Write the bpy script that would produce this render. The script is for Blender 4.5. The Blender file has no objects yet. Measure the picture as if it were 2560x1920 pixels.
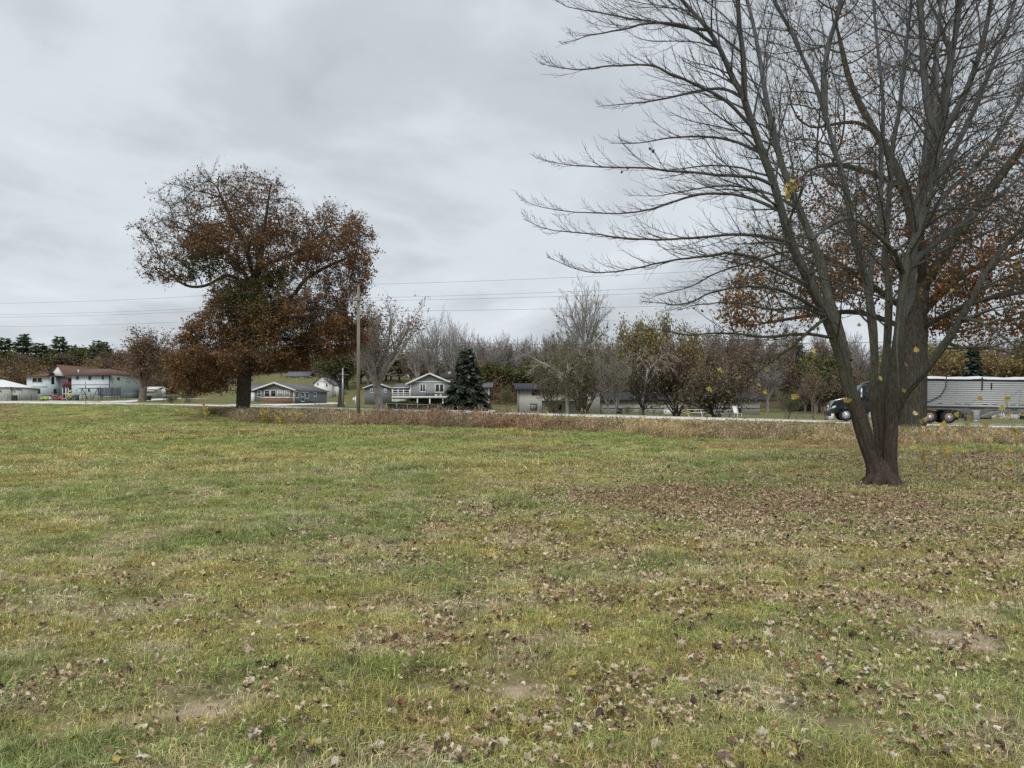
import bpy, math, random
import numpy as np
from mathutils import Vector, Matrix

# ------------------------------------------------------------------ camera, sky, sun, exposure
scene = bpy.context.scene
COL = scene.collection
F_PX, CX, HY, EYE = 1920.0, 1280.0, 1004.0, 1.6        # focal length, centre column, horizon row (photo pixels), eye height

cam_data = bpy.data.cameras.new('camera')
cam_data.sensor_width = 36.0
cam_data.lens = 36.0 * F_PX / 2560.0
cam_data.shift_y = (HY - 960.0) / 2560.0
cam_data.clip_start = 0.05
cam_data.clip_end = 6000
camera = bpy.data.objects.new('camera', cam_data)
COL.objects.link(camera)
camera.location = (0, 0, EYE)
camera.rotation_euler = (math.radians(90), 0, 0)
scene.camera = camera

SUN_EL, SUN_AZ = math.radians(48), math.radians(200)
world = bpy.data.worlds.new('World')
scene.world = world
world.use_nodes = True
wn, wl = world.node_tree.nodes, world.node_tree.links
wn.clear()


def N(nodes, kind, **kw):
    n = nodes.new(kind)
    for k, v in kw.items():
        setattr(n, k, v)
    return n


def ramp(nodes, stops, interp='LINEAR'):
    r = nodes.new('ShaderNodeValToRGB')
    r.color_ramp.interpolation = interp
    el = r.color_ramp.elements
    while len(el) < len(stops):
        el.new(0.5)
    for e, (p, c) in zip(el, stops):
        e.position = p
        e.color = (c[0], c[1], c[2], 1)
    return r


out = N(wn, 'ShaderNodeOutputWorld')
bg = N(wn, 'ShaderNodeBackground')
sky = N(wn, 'ShaderNodeTexSky', sky_type='NISHITA', sun_disc=False)
sky.sun_elevation, sky.sun_rotation = SUN_EL, SUN_AZ
sky.dust_density = 2.0
skys = N(wn, 'ShaderNodeVectorMath', operation='SCALE')
skys.inputs['Scale'].default_value = 0.085
wl.new(sky.outputs[0], skys.inputs[0])
tc = N(wn, 'ShaderNodeTexCoord')
sep = N(wn, 'ShaderNodeSeparateXYZ')
wl.new(tc.outputs['Generated'], sep.inputs[0])


def wmath(op, a, b=None, c=None):
    n = N(wn, 'ShaderNodeMath', operation=op)
    for i, v in enumerate((a, b, c)):
        if v is None:
            continue
        if isinstance(v, (int, float)):
            n.inputs[i].default_value = v
        else:
            wl.new(v, n.inputs[i])
    return n.outputs[0]


# cloud deck: directions are projected on a flat layer overhead, so the clouds shrink towards the horizon
zz = wmath('ADD', wmath('MAXIMUM', sep.outputs[2], 0.0), 0.22)
comb = N(wn, 'ShaderNodeCombineXYZ')
wl.new(wmath('DIVIDE', sep.outputs[0], zz), comb.inputs[0])
wl.new(wmath('DIVIDE', sep.outputs[1], zz), comb.inputs[1])
comb.inputs[2].default_value = 3.7
mp = N(wn, 'ShaderNodeMapping')
mp.inputs['Scale'].default_value = (1.0, 0.9, 1.0)
mp.inputs['Rotation'].default_value = (0, 0, 0.45)
mp.inputs['Location'].default_value = (4.3, 1.9, 0)
wl.new(comb.outputs[0], mp.inputs[0])
n1 = N(wn, 'ShaderNodeTexNoise', noise_dimensions='3D')
n1.inputs['Scale'].default_value = 1.15
n1.inputs['Detail'].default_value = 7
n1.inputs['Roughness'].default_value = 0.5
n1.inputs['Distortion'].default_value = 0.55
wl.new(mp.outputs[0], n1.inputs['Vector'])
n2 = N(wn, 'ShaderNodeTexNoise', noise_dimensions='3D')
n2.inputs['Scale'].default_value = 3.1
n2.inputs['Detail'].default_value = 6
n2.inputs['Roughness'].default_value = 0.55
n2.inputs['Distortion'].default_value = 0.3
wl.new(mp.outputs[0], n2.inputs['Vector'])
nsum = wmath('ADD', wmath('MULTIPLY', n1.outputs[0], 0.72), wmath('MULTIPLY', n2.outputs[0], 0.28))
clr = ramp(wn, [(0.33, (0.43, 0.465, 0.50)), (0.44, (0.565, 0.61, 0.65)), (0.55, (0.685, 0.738, 0.782)), (0.69, (0.84, 0.885, 0.91))], 'EASE')
wl.new(nsum, clr.inputs[0])
mixw = N(wn, 'ShaderNodeMix', data_type='RGBA')
mixw.inputs['Factor'].default_value = 0.93
wl.new(skys.outputs[0], mixw.inputs['A'])
wl.new(clr.outputs[0], mixw.inputs['B'])
wl.new(mixw.outputs['Result'], bg.inputs[0])
bg.inputs[1].default_value = 0.94
wl.new(bg.outputs[0], out.inputs[0])

sun_data = bpy.data.lights.new('sun', 'SUN')
sun_data.energy = 1.5
sun_data.angle = math.radians(25)
sun_data.color = (1.0, 0.96, 0.9)
sun = bpy.data.objects.new('sun', sun_data)
COL.objects.link(sun)
sun.location = (0, -30, 60)
sdir = Vector((math.sin(SUN_AZ) * math.cos(SUN_EL), math.cos(SUN_AZ) * math.cos(SUN_EL), math.sin(SUN_EL)))
sun.rotation_euler = (-sdir).to_track_quat('-Z', 'Y').to_euler()

vs = scene.view_settings
vs.view_transform = 'Standard'
vs.look = 'None'
vs.gamma = 1.0
vs.use_curve_mapping = False
vs.exposure = 0.18
scene.render.engine = 'CYCLES'
scene.cycles.max_bounces = 5
scene.cycles.diffuse_bounces = 3
scene.cycles.transparent_max_bounces = 6
scene.render.film_transparent = False
scene.cycles.use_denoising = False
scene.cycles.use_adaptive_sampling = False
scene.cycles.sample_clamp_indirect = 4.0

# ------------------------------------------------------------------ helpers
def P(px, py, D):
    """point at depth D seen at photo pixel (px, py)"""
    return Vector(((px - CX) / F_PX * D, D, EYE + (HY - py) / F_PX * D))


def PX(px, D):
    return (px - CX) / F_PX * D


def PZ(py, D):
    return EYE + (HY - py) / F_PX * D


def smooth(a, b, x):
    t = np.clip((x - a) / (b - a), 0, 1)
    return t * t * (3 - 2 * t)


def _hash(ix, iy, s):
    h = (ix.astype(np.int64) * 374761393 + iy.astype(np.int64) * 668265263 + s * 1442695041) & 0xFFFFFFFF
    h = ((h ^ (h >> 13)) * 1274126177) & 0xFFFFFFFF
    h = h ^ (h >> 16)
    return (h & 0xFFFFFF) / float(0xFFFFFF)


def vnoise(x, y, s=0):
    x = np.asarray(x, float); y = np.asarray(y, float)
    ix, iy = np.floor(x), np.floor(y)
    fx, fy = x - ix, y - iy
    fx = fx * fx * (3 - 2 * fx); fy = fy * fy * (3 - 2 * fy)
    a, b = _hash(ix, iy, s), _hash(ix + 1, iy, s)
    c, d = _hash(ix, iy + 1, s), _hash(ix + 1, iy + 1, s)
    return (a * (1 - fx) + b * fx) * (1 - fy) + (c * (1 - fx) + d * fx) * fy


def fbm(x, y, s=0, o=4):
    v, a, t = 0.0, 0.5, 0.0
    x = np.asarray(x, float); y = np.asarray(y, float)
    for k in range(o):
        v = v + a * vnoise(x, y, s + k * 17); t += a
        x, y = x * 2.03 + 3.1, y * 2.03 + 7.7
        a *= 0.5
    return v / t


def mesh_np(name, V, F4=None, F3=None, col=None, smooth_shade=False):
    me = bpy.data.meshes.new(name)
    V = np.asarray(V, np.float32).reshape(-1, 3)
    F4 = np.zeros((0, 4), np.int32) if F4 is None else np.asarray(F4, np.int32).reshape(-1, 4)
    F3 = np.zeros((0, 3), np.int32) if F3 is None else np.asarray(F3, np.int32).reshape(-1, 3)
    me.vertices.add(len(V))
    me.vertices.foreach_set('co', V.ravel())
    loops = np.concatenate([F4.ravel(), F3.ravel()])
    me.loops.add(len(loops))
    me.loops.foreach_set('vertex_index', loops)
    n4, n3 = len(F4), len(F3)
    me.polygons.add(n4 + n3)
    starts = np.concatenate([np.arange(n4) * 4, n4 * 4 + np.arange(n3) * 3]).astype(np.int32)
    me.polygons.foreach_set('loop_start', starts)
    try:
        me.polygons.foreach_set('loop_total', np.concatenate([np.full(n4, 4), np.full(n3, 3)]).astype(np.int32))
    except Exception:
        pass
    if smooth_shade:
        me.polygons.foreach_set('use_smooth', np.ones(n4 + n3, bool))
    if col is not None:
        a = me.attributes.new('Col', 'FLOAT_COLOR', 'POINT')
        c = np.ones((len(V), 4), np.float32)
        c[:, :3] = col
        a.data.foreach_set('color', c.ravel())
    me.update()
    me.validate()
    return me


def obj(name, me, mat=None, parent=None, loc=None):
    o = bpy.data.objects.new(name, me)
    COL.objects.link(o)
    if mat is not None and me is not None:
        if len(me.materials) == 0:
            me.materials.append(mat)
    if parent is not None:
        o.parent = parent
    if loc is not None:
        o.location = loc
    return o


def tag(o, label=None, cat=None, group=None, kind=None):
    if label: o['label'] = label
    if cat: o['category'] = cat
    if group: o['group'] = group
    if kind: o['kind'] = kind
    return o


def thing(name, label, cat, loc=(0, 0, 0), rz=0.0, group=None):
    o = bpy.data.objects.new(name, None)
    o.empty_display_size = 0.3
    COL.objects.link(o)
    o.location = loc
    o.rotation_euler = (0, 0, rz)
    return tag(o, label, cat, group)


def copy_tree(o, parent=None):
    c = o.copy()
    COL.objects.link(c)
    c.parent = parent
    for ch in list(o.children):
        copy_tree(ch, c)
    return c


class MB:
    """collects boxes, quads, prisms and tubes into one mesh"""
    def __init__(self):
        self.V, self.F4, self.F3, self.n = [], [], [], 0

    def add(self, V, F4=(), F3=()):
        V = np.asarray(V, float).reshape(-1, 3)
        self.V.append(V)
        for f in F4: self.F4.append([i + self.n for i in f])
        for f in F3: self.F3.append([i + self.n for i in f])
        self.n += len(V)
        return self

    def box(self, x0, x1, y0, y1, z0, z1):
        V = [(x0, y0, z0), (x1, y0, z0), (x1, y1, z0), (x0, y1, z0), (x0, y0, z1), (x1, y0, z1), (x1, y1, z1), (x0, y1, z1)]
        return self.add(V, [(0, 3, 2, 1), (4, 5, 6, 7), (0, 1, 5, 4), (1, 2, 6, 5), (2, 3, 7, 6), (3, 0, 4, 7)])

    def prism(self, poly, axis, a, b):
        """polygon (list of 2-D points) extruded along axis from a to b; caps are fans"""
        n = len(poly)
        def mk(u, v, w):
            return {'x': (w, u, v), 'y': (u, w, v), 'z': (u, v, w)}[axis]
        V = [mk(u, v, a) for u, v in poly] + [mk(u, v, b) for u, v in poly]
        V.append(mk(sum(p[0] for p in poly) / n, sum(p[1] for p in poly) / n, a))
        V.append(mk(sum(p[0] for p in poly) / n, sum(p[1] for p in poly) / n, b))
        F4 = [(i, (i + 1) % n, n + (i + 1) % n, n + i) for i in range(n)]
        F3 = [((i + 1) % n, i, 2 * n) for i in range(n)] + [(n + i, n + (i + 1) % n, 2 * n + 1) for i in range(n)]
        return self.add(V, F4, F3)

    def slab(self, quad, t):
        """a thick sheet: quad of 3-D points, thickened downwards by t"""
        V = [tuple(p) for p in quad] + [(p[0], p[1], p[2] - t) for p in quad]
        return self.add(V, [(0, 1, 2, 3), (7, 6, 5, 4), (0, 4, 5, 1), (1, 5, 6, 2), (2, 6, 7, 3), (3, 7, 4, 0)])

    def tube(self, pts, r, k=6, cap=True):
        V, F4, F3 = tube_arrays(np.asarray(pts, float), np.broadcast_to(np.asarray(r, float), (len(pts),)), k, cap)
        return self.add(V, F4.tolist(), F3.tolist())

    def build(self, name, mat, parent=None, smooth_shade=False, bevel=0):
        me = mesh_np(name, np.concatenate(self.V), self.F4 or None, self.F3 or None, smooth_shade=smooth_shade)
        o = obj(name, me, mat, parent)
        if bevel:
            m = o.modifiers.new('bevel', 'BEVEL'); m.width = bevel; m.segments = 2; m.limit_method = 'ANGLE'
        return o


def tube_arrays(pts, rad, k, cap=False):
    n = len(pts)
    t = np.empty_like(pts)
    t[1:-1] = pts[2:] - pts[:-2]
    t[0] = pts[1] - pts[0]
    t[-1] = pts[-1] - pts[-2]
    t /= np.linalg.norm(t, axis=1)[:, None] + 1e-9
    avg = np.abs(t.mean(0))
    ref = np.zeros(3); ref[int(np.argmin(avg))] = 1
    a = np.cross(t, ref); a /= np.linalg.norm(a, axis=1)[:, None] + 1e-9
    b = np.cross(t, a)
    th = np.arange(k) * (2 * math.pi / k)
    V = pts[:, None, :] + rad[:, None, None] * (np.cos(th)[None, :, None] * a[:, None, :] + np.sin(th)[None, :, None] * b[:, None, :])
    i = np.arange(n - 1)[:, None] * k
    j = np.arange(k)[None, :]
    j2 = (j + 1) % k
    F4 = np.stack([i + j, i + j2, i + k + j2, i + k + j], -1).reshape(-1, 4)
    V = V.reshape(-1, 3)
    F3 = np.zeros((0, 3), int)
    if cap:
        V = np.concatenate([V, pts[:1], pts[-1:]])
        c0, c1 = n * k, n * k + 1
        jj = np.arange(k)
        F3 = np.concatenate([np.stack([(jj + 1) % k, jj, np.full(k, c0)], 1), np.stack([(n - 1) * k + jj, (n - 1) * k + (jj + 1) % k, np.full(k, c1)], 1)])
    return V, F4, F3


class Tubes:
    def __init__(self):
        self.V, self.F, self.n = [], [], 0

    def add(self, pts, rad, k=None):
        pts = np.asarray(pts, float)
        rad = np.asarray(rad, float)
        if k is None:
            r = rad[0]
            k = 12 if r > 0.2 else 8 if r > 0.08 else 5 if r > 0.03 else 4 if r > 0.015 else 3
        V, F, _ = tube_arrays(pts, rad, k)
        self.V.append(V); self.F.append(F + self.n); self.n += len(V)

    def batch(self, Pt, Rd, k=3):
        """many tubes with the same number of points: Pt (b, n, 3), Rd (b, n)"""
        b, n, _ = Pt.shape
        t = np.empty_like(Pt)
        t[:, 1:-1] = Pt[:, 2:] - Pt[:, :-2]
        t[:, 0] = Pt[:, 1] - Pt[:, 0]
        t[:, -1] = Pt[:, -1] - Pt[:, -2]
        t /= np.linalg.norm(t, axis=2)[..., None] + 1e-9
        ref = np.where(np.abs(t.mean(1)[:, 2:3]) < 0.8, np.array([[0, 0, 1.0]]), np.array([[1.0, 0, 0]]))[:, None, :]
        a = np.cross(t, np.broadcast_to(ref, t.shape)); a /= np.linalg.norm(a, axis=2)[..., None] + 1e-9
        c = np.cross(t, a)
        th = np.arange(k) * (2 * math.pi / k)
        V = Pt[:, :, None, :] + Rd[:, :, None, None] * (np.cos(th)[None, None, :, None] * a[:, :, None, :] + np.sin(th)[None, None, :, None] * c[:, :, None, :])
        i = np.arange(n - 1)[:, None] * k
        j = np.arange(k)[None, :]
        j2 = (j + 1) % k
        F = np.stack([i + j, i + j2, i + k + j2, i + k + j], -1).reshape(-1, 4)
        F = (F[None] + (np.arange(b) * n * k)[:, None, None]).reshape(-1, 4)
        self.V.append(V.reshape(-1, 3)); self.F.append(F + self.n); self.n += b * n * k

    def mesh(self, name, rough=0.0, rs=0):
        V = np.concatenate(self.V)
        return mesh_np(name, V, np.concatenate(self.F), smooth_shade=True)


def cards(centers, sizes, rng, col, up=0.3, aspect=0.75):
    """leaf-sized folded diamonds: 4 vertices, 2 triangles each"""
    n = len(centers)
    d = rng.normal(size=(n, 3)); d /= np.linalg.norm(d, axis=1)[:, None]
    nrm = rng.normal(size=(n, 3)); nrm[:, 2] += up
    s = np.cross(d, nrm); s /= np.linalg.norm(s, axis=1)[:, None] + 1e-9
    nn = np.cross(s, d)
    h = sizes[:, None] * 0.5
    w = h * aspect
    fold = nn * h * rng.uniform(0.1, 0.5, (n, 1))
    V = np.stack([centers - d * h, centers + s * w + fold, centers + d * h, centers - s * w + fold], 1).reshape(-1, 3)
    b = np.arange(n)[:, None] * 4
    F3 = np.concatenate([b + np.array([[0, 1, 2]]), b + np.array([[0, 2, 3]])])
    return V, F3, np.repeat(col, 4, axis=0)


# ------------------------------------------------------------------ materials
def material(name, col, rough=0.85, var=0.18, scale=4.0, metal=0.0, attr=None, attr_kind='GEOMETRY', transl=0.0, bump=0.0, bscale=30.0, stretch=None, spec=0.3, detail=4, col2=None):
    m = bpy.data.materials.new(name)
    m.use_nodes = True
    nt = m.node_tree; nd, lk = nt.nodes, nt.links
    nd.clear()
    o = N(nd, 'ShaderNodeOutputMaterial')
    b = N(nd, 'ShaderNodeBsdfPrincipled')
    b.inputs['Roughness'].default_value = rough
    b.inputs['Metallic'].default_value = metal
    b.inputs['Specular IOR Level'].default_value = spec
    tcn = N(nd, 'ShaderNodeTexCoord')
    mpn = N(nd, 'ShaderNodeMapping')
    if stretch: mpn.inputs['Scale'].default_value = stretch
    lk.new(tcn.outputs['Object'], mpn.inputs[0])
    nz = N(nd, 'ShaderNodeTexNoise')
    nz.inputs['Scale'].default_value = scale
    nz.inputs['Detail'].default_value = detail
    lk.new(mpn.outputs[0], nz.inputs['Vector'])
    c = np.array(col)
    lo, hi = np.clip(c * (1 - var), 0, 1), np.clip(c * (1 + var), 0, 1)
    if col2 is not None: lo, hi = np.array(col), np.array(col2)
    r = ramp(nd, [(0.3, lo), (0.7, hi)])
    lk.new(nz.outputs[0], r.inputs[0])
    cout = r.outputs[0]
    if attr:
        at = N(nd, 'ShaderNodeAttribute', attribute_name=attr, attribute_type=attr_kind)
        mx = N(nd, 'ShaderNodeMix', data_type='RGBA', blend_type='MULTIPLY')
        mx.inputs['Factor'].default_value = 1
        lk.new(at.outputs['Color'], mx.inputs['A'])
        lk.new(cout, mx.inputs['B'])
        cout = mx.outputs['Result']
    lk.new(cout, b.inputs['Base Color'])
    if bump:
        bz = N(nd, 'ShaderNodeTexNoise')
        bz.inputs['Scale'].default_value = bscale
        bz.inputs['Detail'].default_value = 5
        lk.new(mpn.outputs[0], bz.inputs['Vector'])
        bn = N(nd, 'ShaderNodeBump')
        bn.inputs['Strength'].default_value = bump
        bn.inputs['Distance'].default_value = 0.03
        lk.new(bz.outputs[0], bn.inputs['Height'])
        lk.new(bn.outputs[0], b.inputs['Normal'])
    shader = b.outputs[0]
    if transl:
        tr = N(nd, 'ShaderNodeBsdfTranslucent')
        lk.new(cout, tr.inputs[0])
        ms = N(nd, 'ShaderNodeMixShader')
        ms.inputs[0].default_value = transl
        lk.new(shader, ms.inputs[1]); lk.new(tr.outputs[0], ms.inputs[2])
        shader = ms.outputs[0]
    lk.new(shader, o.inputs[0])
    return m


def glass_dark(name, col=(0.03, 0.035, 0.04)):
    return material(name, col, rough=0.08, var=0.3, scale=0.7, spec=0.5)
# ------------------------------------------------------------------ terrain
def road_y(x):
    x = np.clip(np.asarray(x, float), -160, 80)
    return 69 - 0.435 * x + 0.00265 * x * x


def road_z(x):
    return np.interp(x, [-200, -81, -40, -15, 0.7, 13.9, 24.4, 37.6, 80, 200], [1.5, 1.35, 1.22, 0.767, 0.455, 0.21, -0.025, -0.31, -0.9, -1.0])


def yard_z(x):
    return np.interp(x, [-75, -55, -40, -15, 0, 20, 60], [2.3, 1.9, 1.25, 0.3, -0.1, -0.2, -0.6])


ROAD_W = 7.0


def tilt(x):
    return np.interp(x, [-90, -62, -48, -15, 40], [0.40, 0.32, 0.05, 0.06, 0.07])


def gz(x, y, detail=True):
    x = np.asarray(x, float); y = np.asarray(y, float)
    yr, zr = road_y(x), road_z(x)
    w = np.interp(x, [-60, -20, 0, 20], [38, 22, 11, 8])
    field = zr * smooth(yr - w, yr - 0.5, y)
    dd = np.interp(x, [-40, -22, -5, 10], [0, 0.25, 0.6, 0.75])
    field = field - dd * np.exp(-((y - (yr - w * 0.75 - 3)) / 5.0) ** 2)
    zb = zr + tilt(x)
    back = zb + (yard_z(x) - zb) * smooth(yr + ROAD_W + 1, yr + ROAD_W + np.interp(x, [-60, -40], [36, 16]), y)
    back = back + 8.6 * smooth(172, 252, y) + 5 * smooth(300, 900, y)
    z = np.where(y < yr + ROAD_W * 0.5, field, back)
    on = (y > yr - 0.6) & (y < yr + ROAD_W + 1.2)
    z = np.where(on, zr - 0.06 + tilt(x) * np.clip((y - yr) / ROAD_W, 0, 1), z)
    if detail:
        k = np.where(on, 0, smooth(2, 6, np.abs(y - yr) + 0 * x))
        z = z + k * ((fbm(x * 0.35, y * 0.35, 5, 3) - 0.5) * 0.10 + (fbm(x * 1.7, y * 1.7, 9, 3) - 0.5) * 0.03)
    return z


def G(x, y):
    return float(gz(np.array([x]), np.array([y]))[0])


SOIL = [(-1.7, 3.95, 0.34, 0.17), (-0.95, 5.1, 0.24, 0.09), (2.15, 6.3, 0.30, 0.14), (3.05, 5.15, 0.36, 0.24), (3.3, 4.5, 0.28, 0.18), (2.55, 3.95, 0.22, 0.10)]


def soil_mask(x, y):
    m = np.zeros_like(np.asarray(x, float))
    wx = (fbm(x * 3, y * 3, 31, 3) - 0.5) * 0.5
    wy = (fbm(x * 3, y * 3, 37, 3) - 0.5) * 0.35
    for cx, cy, rx, ry in SOIL:
        d = ((x + wx - cx) / rx) ** 2 + ((y + wy - cy) / ry) ** 2
        m = np.maximum(m, 1 - smooth(0.5, 1.25, d))
    # small worn spots here and there on the near lawn
    m = np.maximum(m, smooth(0.75, 0.82, fbm(x * 1.15, y * 1.9, 51, 3)) * smooth(26, 14, y))
    # bare ring round the clump tree
    d = ((x - 7.05) / 0.95) ** 2 + ((y - 14.5) / 0.75) ** 2
    return np.maximum(m, (1 - smooth(0.4, 1.2, d)) * 0.6)


def lawn_rgb(x, y):
    """colour of the turf itself at (x, y)"""
    x = np.asarray(x, float); y = np.asarray(y, float)
    green = np.array([0.295, 0.33, 0.105]); lush = np.array([0.265, 0.32, 0.11])
    olive = np.array([0.365, 0.375, 0.145]); straw = np.array([0.54, 0.485, 0.29])
    yellow = np.array([0.415, 0.375, 0.13]); brown = np.array([0.35, 0.255, 0.135])
    def mixc(c, d, t):
        return c * (1 - t[..., None]) + d * t[..., None]
    c = np.broadcast_to(olive, x.shape + (3,)).copy()
    yl = np.log(np.maximum(y, 1.0)) * 6
    far = smooth(14, 30, y + 0.25 * x * 0)
    left = smooth(6, -10, x - (y - 15) * 0.08)
    big = fbm(x * 0.2 + 3, yl * 0.8, 61, 4)
    c = mixc(c, green, smooth(0.40, 0.62, big + 0.17 * far * left + 0.02) * (0.6 + 0.35 * far))
    c = mixc(c, lush, smooth(0.55, 0.66, fbm(x * 1.3, y * 0.9 + 4, 67, 4) + 0.04 * far * left) * 0.75)
    c = mixc(c, yellow, smooth(0.50, 0.66, fbm(x * 0.3, yl * 1.1, 71, 4)) * 0.7)
    c = mixc(c, straw, smooth(0.54, 0.68, fbm(x * 2.2, y * 2.2, 73, 4)) * 0.6 * smooth(30, 10, y))
    c = mixc(c, brown, smooth(0.56, 0.72, fbm(x * 0.2, yl * 2.0, 79, 4)) * 0.6 * far)
    # reddish worn stretch below the far road at left and in front of the weeds at right
    c = mixc(c, brown, smooth(0.50, 0.66, fbm(x * 0.07, y * 0.12, 83, 3)) * smooth(60, 80, y) * 0.85)
    c = mixc(c, brown, smooth(0.48, 0.66, fbm(x * 0.25, y * 0.5, 87, 3)) * smooth(4, 9, x) * smooth(17, 22, y) * smooth(45, 30, y) * 0.8)
    c = mixc(c, green * np.array([0.58, 0.50, 0.66]), smooth(3, 9, y - road_y(x) - ROAD_W) * 0.9)
    c = c * (0.82 + 0.36 * fbm(x * 4, y * 4, 91, 3))[..., None]
    return c


def ground_rgb(x, y):
    c = lawn_rgb(x, y)
    soil = np.array([0.43, 0.34, 0.25])
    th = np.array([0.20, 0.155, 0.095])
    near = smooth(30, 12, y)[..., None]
    c = c * (1 - 0.72 * near) + th * 0.72 * near  # brown thatch tone, also painting in the shade between the near blades
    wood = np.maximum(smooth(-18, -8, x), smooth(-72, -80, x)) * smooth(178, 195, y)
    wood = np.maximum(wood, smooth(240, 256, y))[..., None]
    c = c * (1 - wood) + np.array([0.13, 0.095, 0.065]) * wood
    m = soil_mask(x, y)[..., None]
    c = c * (1 - m) + soil * (0.75 + 0.5 * fbm(x * 6, y * 6, 97, 3))[..., None] * m
    return c


def axis(parts):
    a = []
    for s, e, st in parts:
        a.append(np.arange(s, e, st))
    a.append(np.array([parts[-1][1]]))
    return np.unique(np.round(np.concatenate(a), 4))


ys = axis([(-60, 2, 6), (2, 12, 0.09), (12, 30, 0.25), (30, 60, 0.7), (60, 130, 1.0), (130, 400, 5), (400, 2500, 100)])
us = np.concatenate([[-6, -3.5, -2.2, -1.5, -1.15], np.linspace(-0.95, 0.95, 231), [1.15, 1.5, 2.2, 3.5, 6]])
gxv, gyv = [], []
for yy in ys:
    wdt = max(abs(yy), 6.0) * 0.85 + 0.5
    gxv.append(us * wdt if yy < 400 else us * wdt * 1.0)
    gyv.append(np.full(len(us), yy))
gxv, gyv = np.array(gxv), np.array(gyv)
gzv = gz(gxv, gyv)
nr, nc = gxv.shape
ii, jj = np.meshgrid(np.arange(nr - 1), np.arange(nc - 1), indexing='ij')
b0 = ii * nc + jj
gF = np.stack([b0, b0 + 1, b0 + nc + 1, b0 + nc], -1).reshape(-1, 4)
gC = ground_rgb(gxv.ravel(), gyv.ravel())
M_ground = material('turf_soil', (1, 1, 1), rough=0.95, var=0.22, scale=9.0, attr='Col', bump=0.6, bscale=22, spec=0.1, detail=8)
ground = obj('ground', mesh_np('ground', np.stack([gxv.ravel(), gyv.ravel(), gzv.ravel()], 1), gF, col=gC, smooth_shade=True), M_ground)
tag(ground, 'wide patchy autumn lawn rising to a far hillside', 'ground', kind='structure')

# ------------------------------------------------------------------ roads
M_conc = material('concrete_road', (0.68, 0.665, 0.63), rough=0.85, var=0.14, scale=0.8, bump=0.2, bscale=8)
M_drive = material('driveway_concrete', (0.70, 0.69, 0.66), rough=0.9, var=0.1, scale=0.8)
M_paint = material('road_paint', (0.75, 0.74, 0.7), rough=0.7, var=0.1)
M_yel = material('road_paint_yellow', (0.65, 0.45, 0.08), rough=0.7, var=0.1)


def strip(xs, off0, off1, dz, th=0.0):
    x = np.array(xs, float)
    ya, za = road_y(x), road_z(x)
    top = np.concatenate([np.stack([x, ya + off0, za + dz + tilt(x) * off0 / ROAD_W], 1), np.stack([x, ya + off1, za + dz + tilt(x) * off1 / ROAD_W], 1)])
    n = len(x)
    F = [(i, i + 1, n + i + 1, n + i) for i in range(n - 1)]
    if th:
        V = np.concatenate([top, top - np.array([0, 0, th])])
        F += [(2 * n + i, 2 * n + i + 1, i + 1, i) for i in range(n - 1)] + [(n + i, n + i + 1, 3 * n + i + 1, 3 * n + i) for i in range(n - 1)]
        return V, F
    return top, F


rx = np.arange(-150, 90.1, 2.0)
V, Fq = strip(rx, 0, ROAD_W, 0.0, 0.12)
road = obj('road', mesh_np('road', V, Fq), M_conc)
tag(road, 'pale concrete road crossing behind the field', 'road', kind='structure')
V, Fq = strip(rx, 0.18, 0.30, 0.005)
tag(obj('edge_line', mesh_np('edge_line', V, Fq), M_paint, road))
V, Fq = strip(rx, ROAD_W - 0.30, ROAD_W - 0.18, 0.005)
tag(obj('edge_line', mesh_np('edge_line', V, Fq), M_paint, road))
V, Fq = strip(rx, ROAD_W / 2 - 0.06, ROAD_W / 2 + 0.06, 0.005)
tag(obj('centre_line', mesh_np('centre_line', V, Fq), M_yel, road))


def ground_ribbon(name, pts, w, mat, lift=0.03, n=24):
    pts = np.array(pts, float)
    t = np.linspace(0, len(pts) - 1, n)
    c = np.stack([np.interp(t, np.arange(len(pts)), pts[:, k]) for k in range(2)], 1)
    d = np.gradient(c, axis=0); d /= np.linalg.norm(d, axis=1)[:, None]
    s = np.stack([-d[:, 1], d[:, 0]], 1) * w / 2
    V = []
    for q in (c + s, c - s):
        V.append(np.stack([q[:, 0], q[:, 1], gz(q[:, 0], q[:, 1]) + lift], 1))
    V = np.concatenate(V)
    F = [(i, n + i, n + i + 1, i + 1) for i in range(n - 1)]
    return obj(name, mesh_np(name, V, F), mat)


def yb(x):
    return float(road_y(x)) + ROAD_W


tag(ground_ribbon('side_road', [(-64, yb(-64) + 0.1), (-78, 124), (-96, 130), (-125, 134)], 5.5, M_drive, 0.05), 'pale side road running left past the blue house', 'road', kind='structure')
tag(ground_ribbon('driveway', [(-33, yb(-33) + 0.1), (-35.5, 120), (-37, 150), (-40, 176)], 4, M_drive, 0.06), 'concrete driveway beside the grey ranch house', 'driveway', kind='structure')
tag(ground_ribbon('driveway', [(-4.5, yb(-4.5) + 0.1), (-4.6, 95), (-5.2, 135)], 4.5, M_drive, 0.06), 'concrete driveway past the spruce', 'driveway', kind='structure')
tag(ground_ribbon('driveway', [(-57, yb(-57) + 0.1), (-60, 118), (-66, 150), (-70, 172)], 4.5, M_drive, 0.06), 'concrete driveway right of the blue house', 'driveway', kind='structure')
tag(ground_ribbon('path', [(-120, 152), (-104, 152), (-98, 150)], 2.2, M_drive, 0.05), 'pale path in front of the blue house', 'path', kind='structure')

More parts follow.
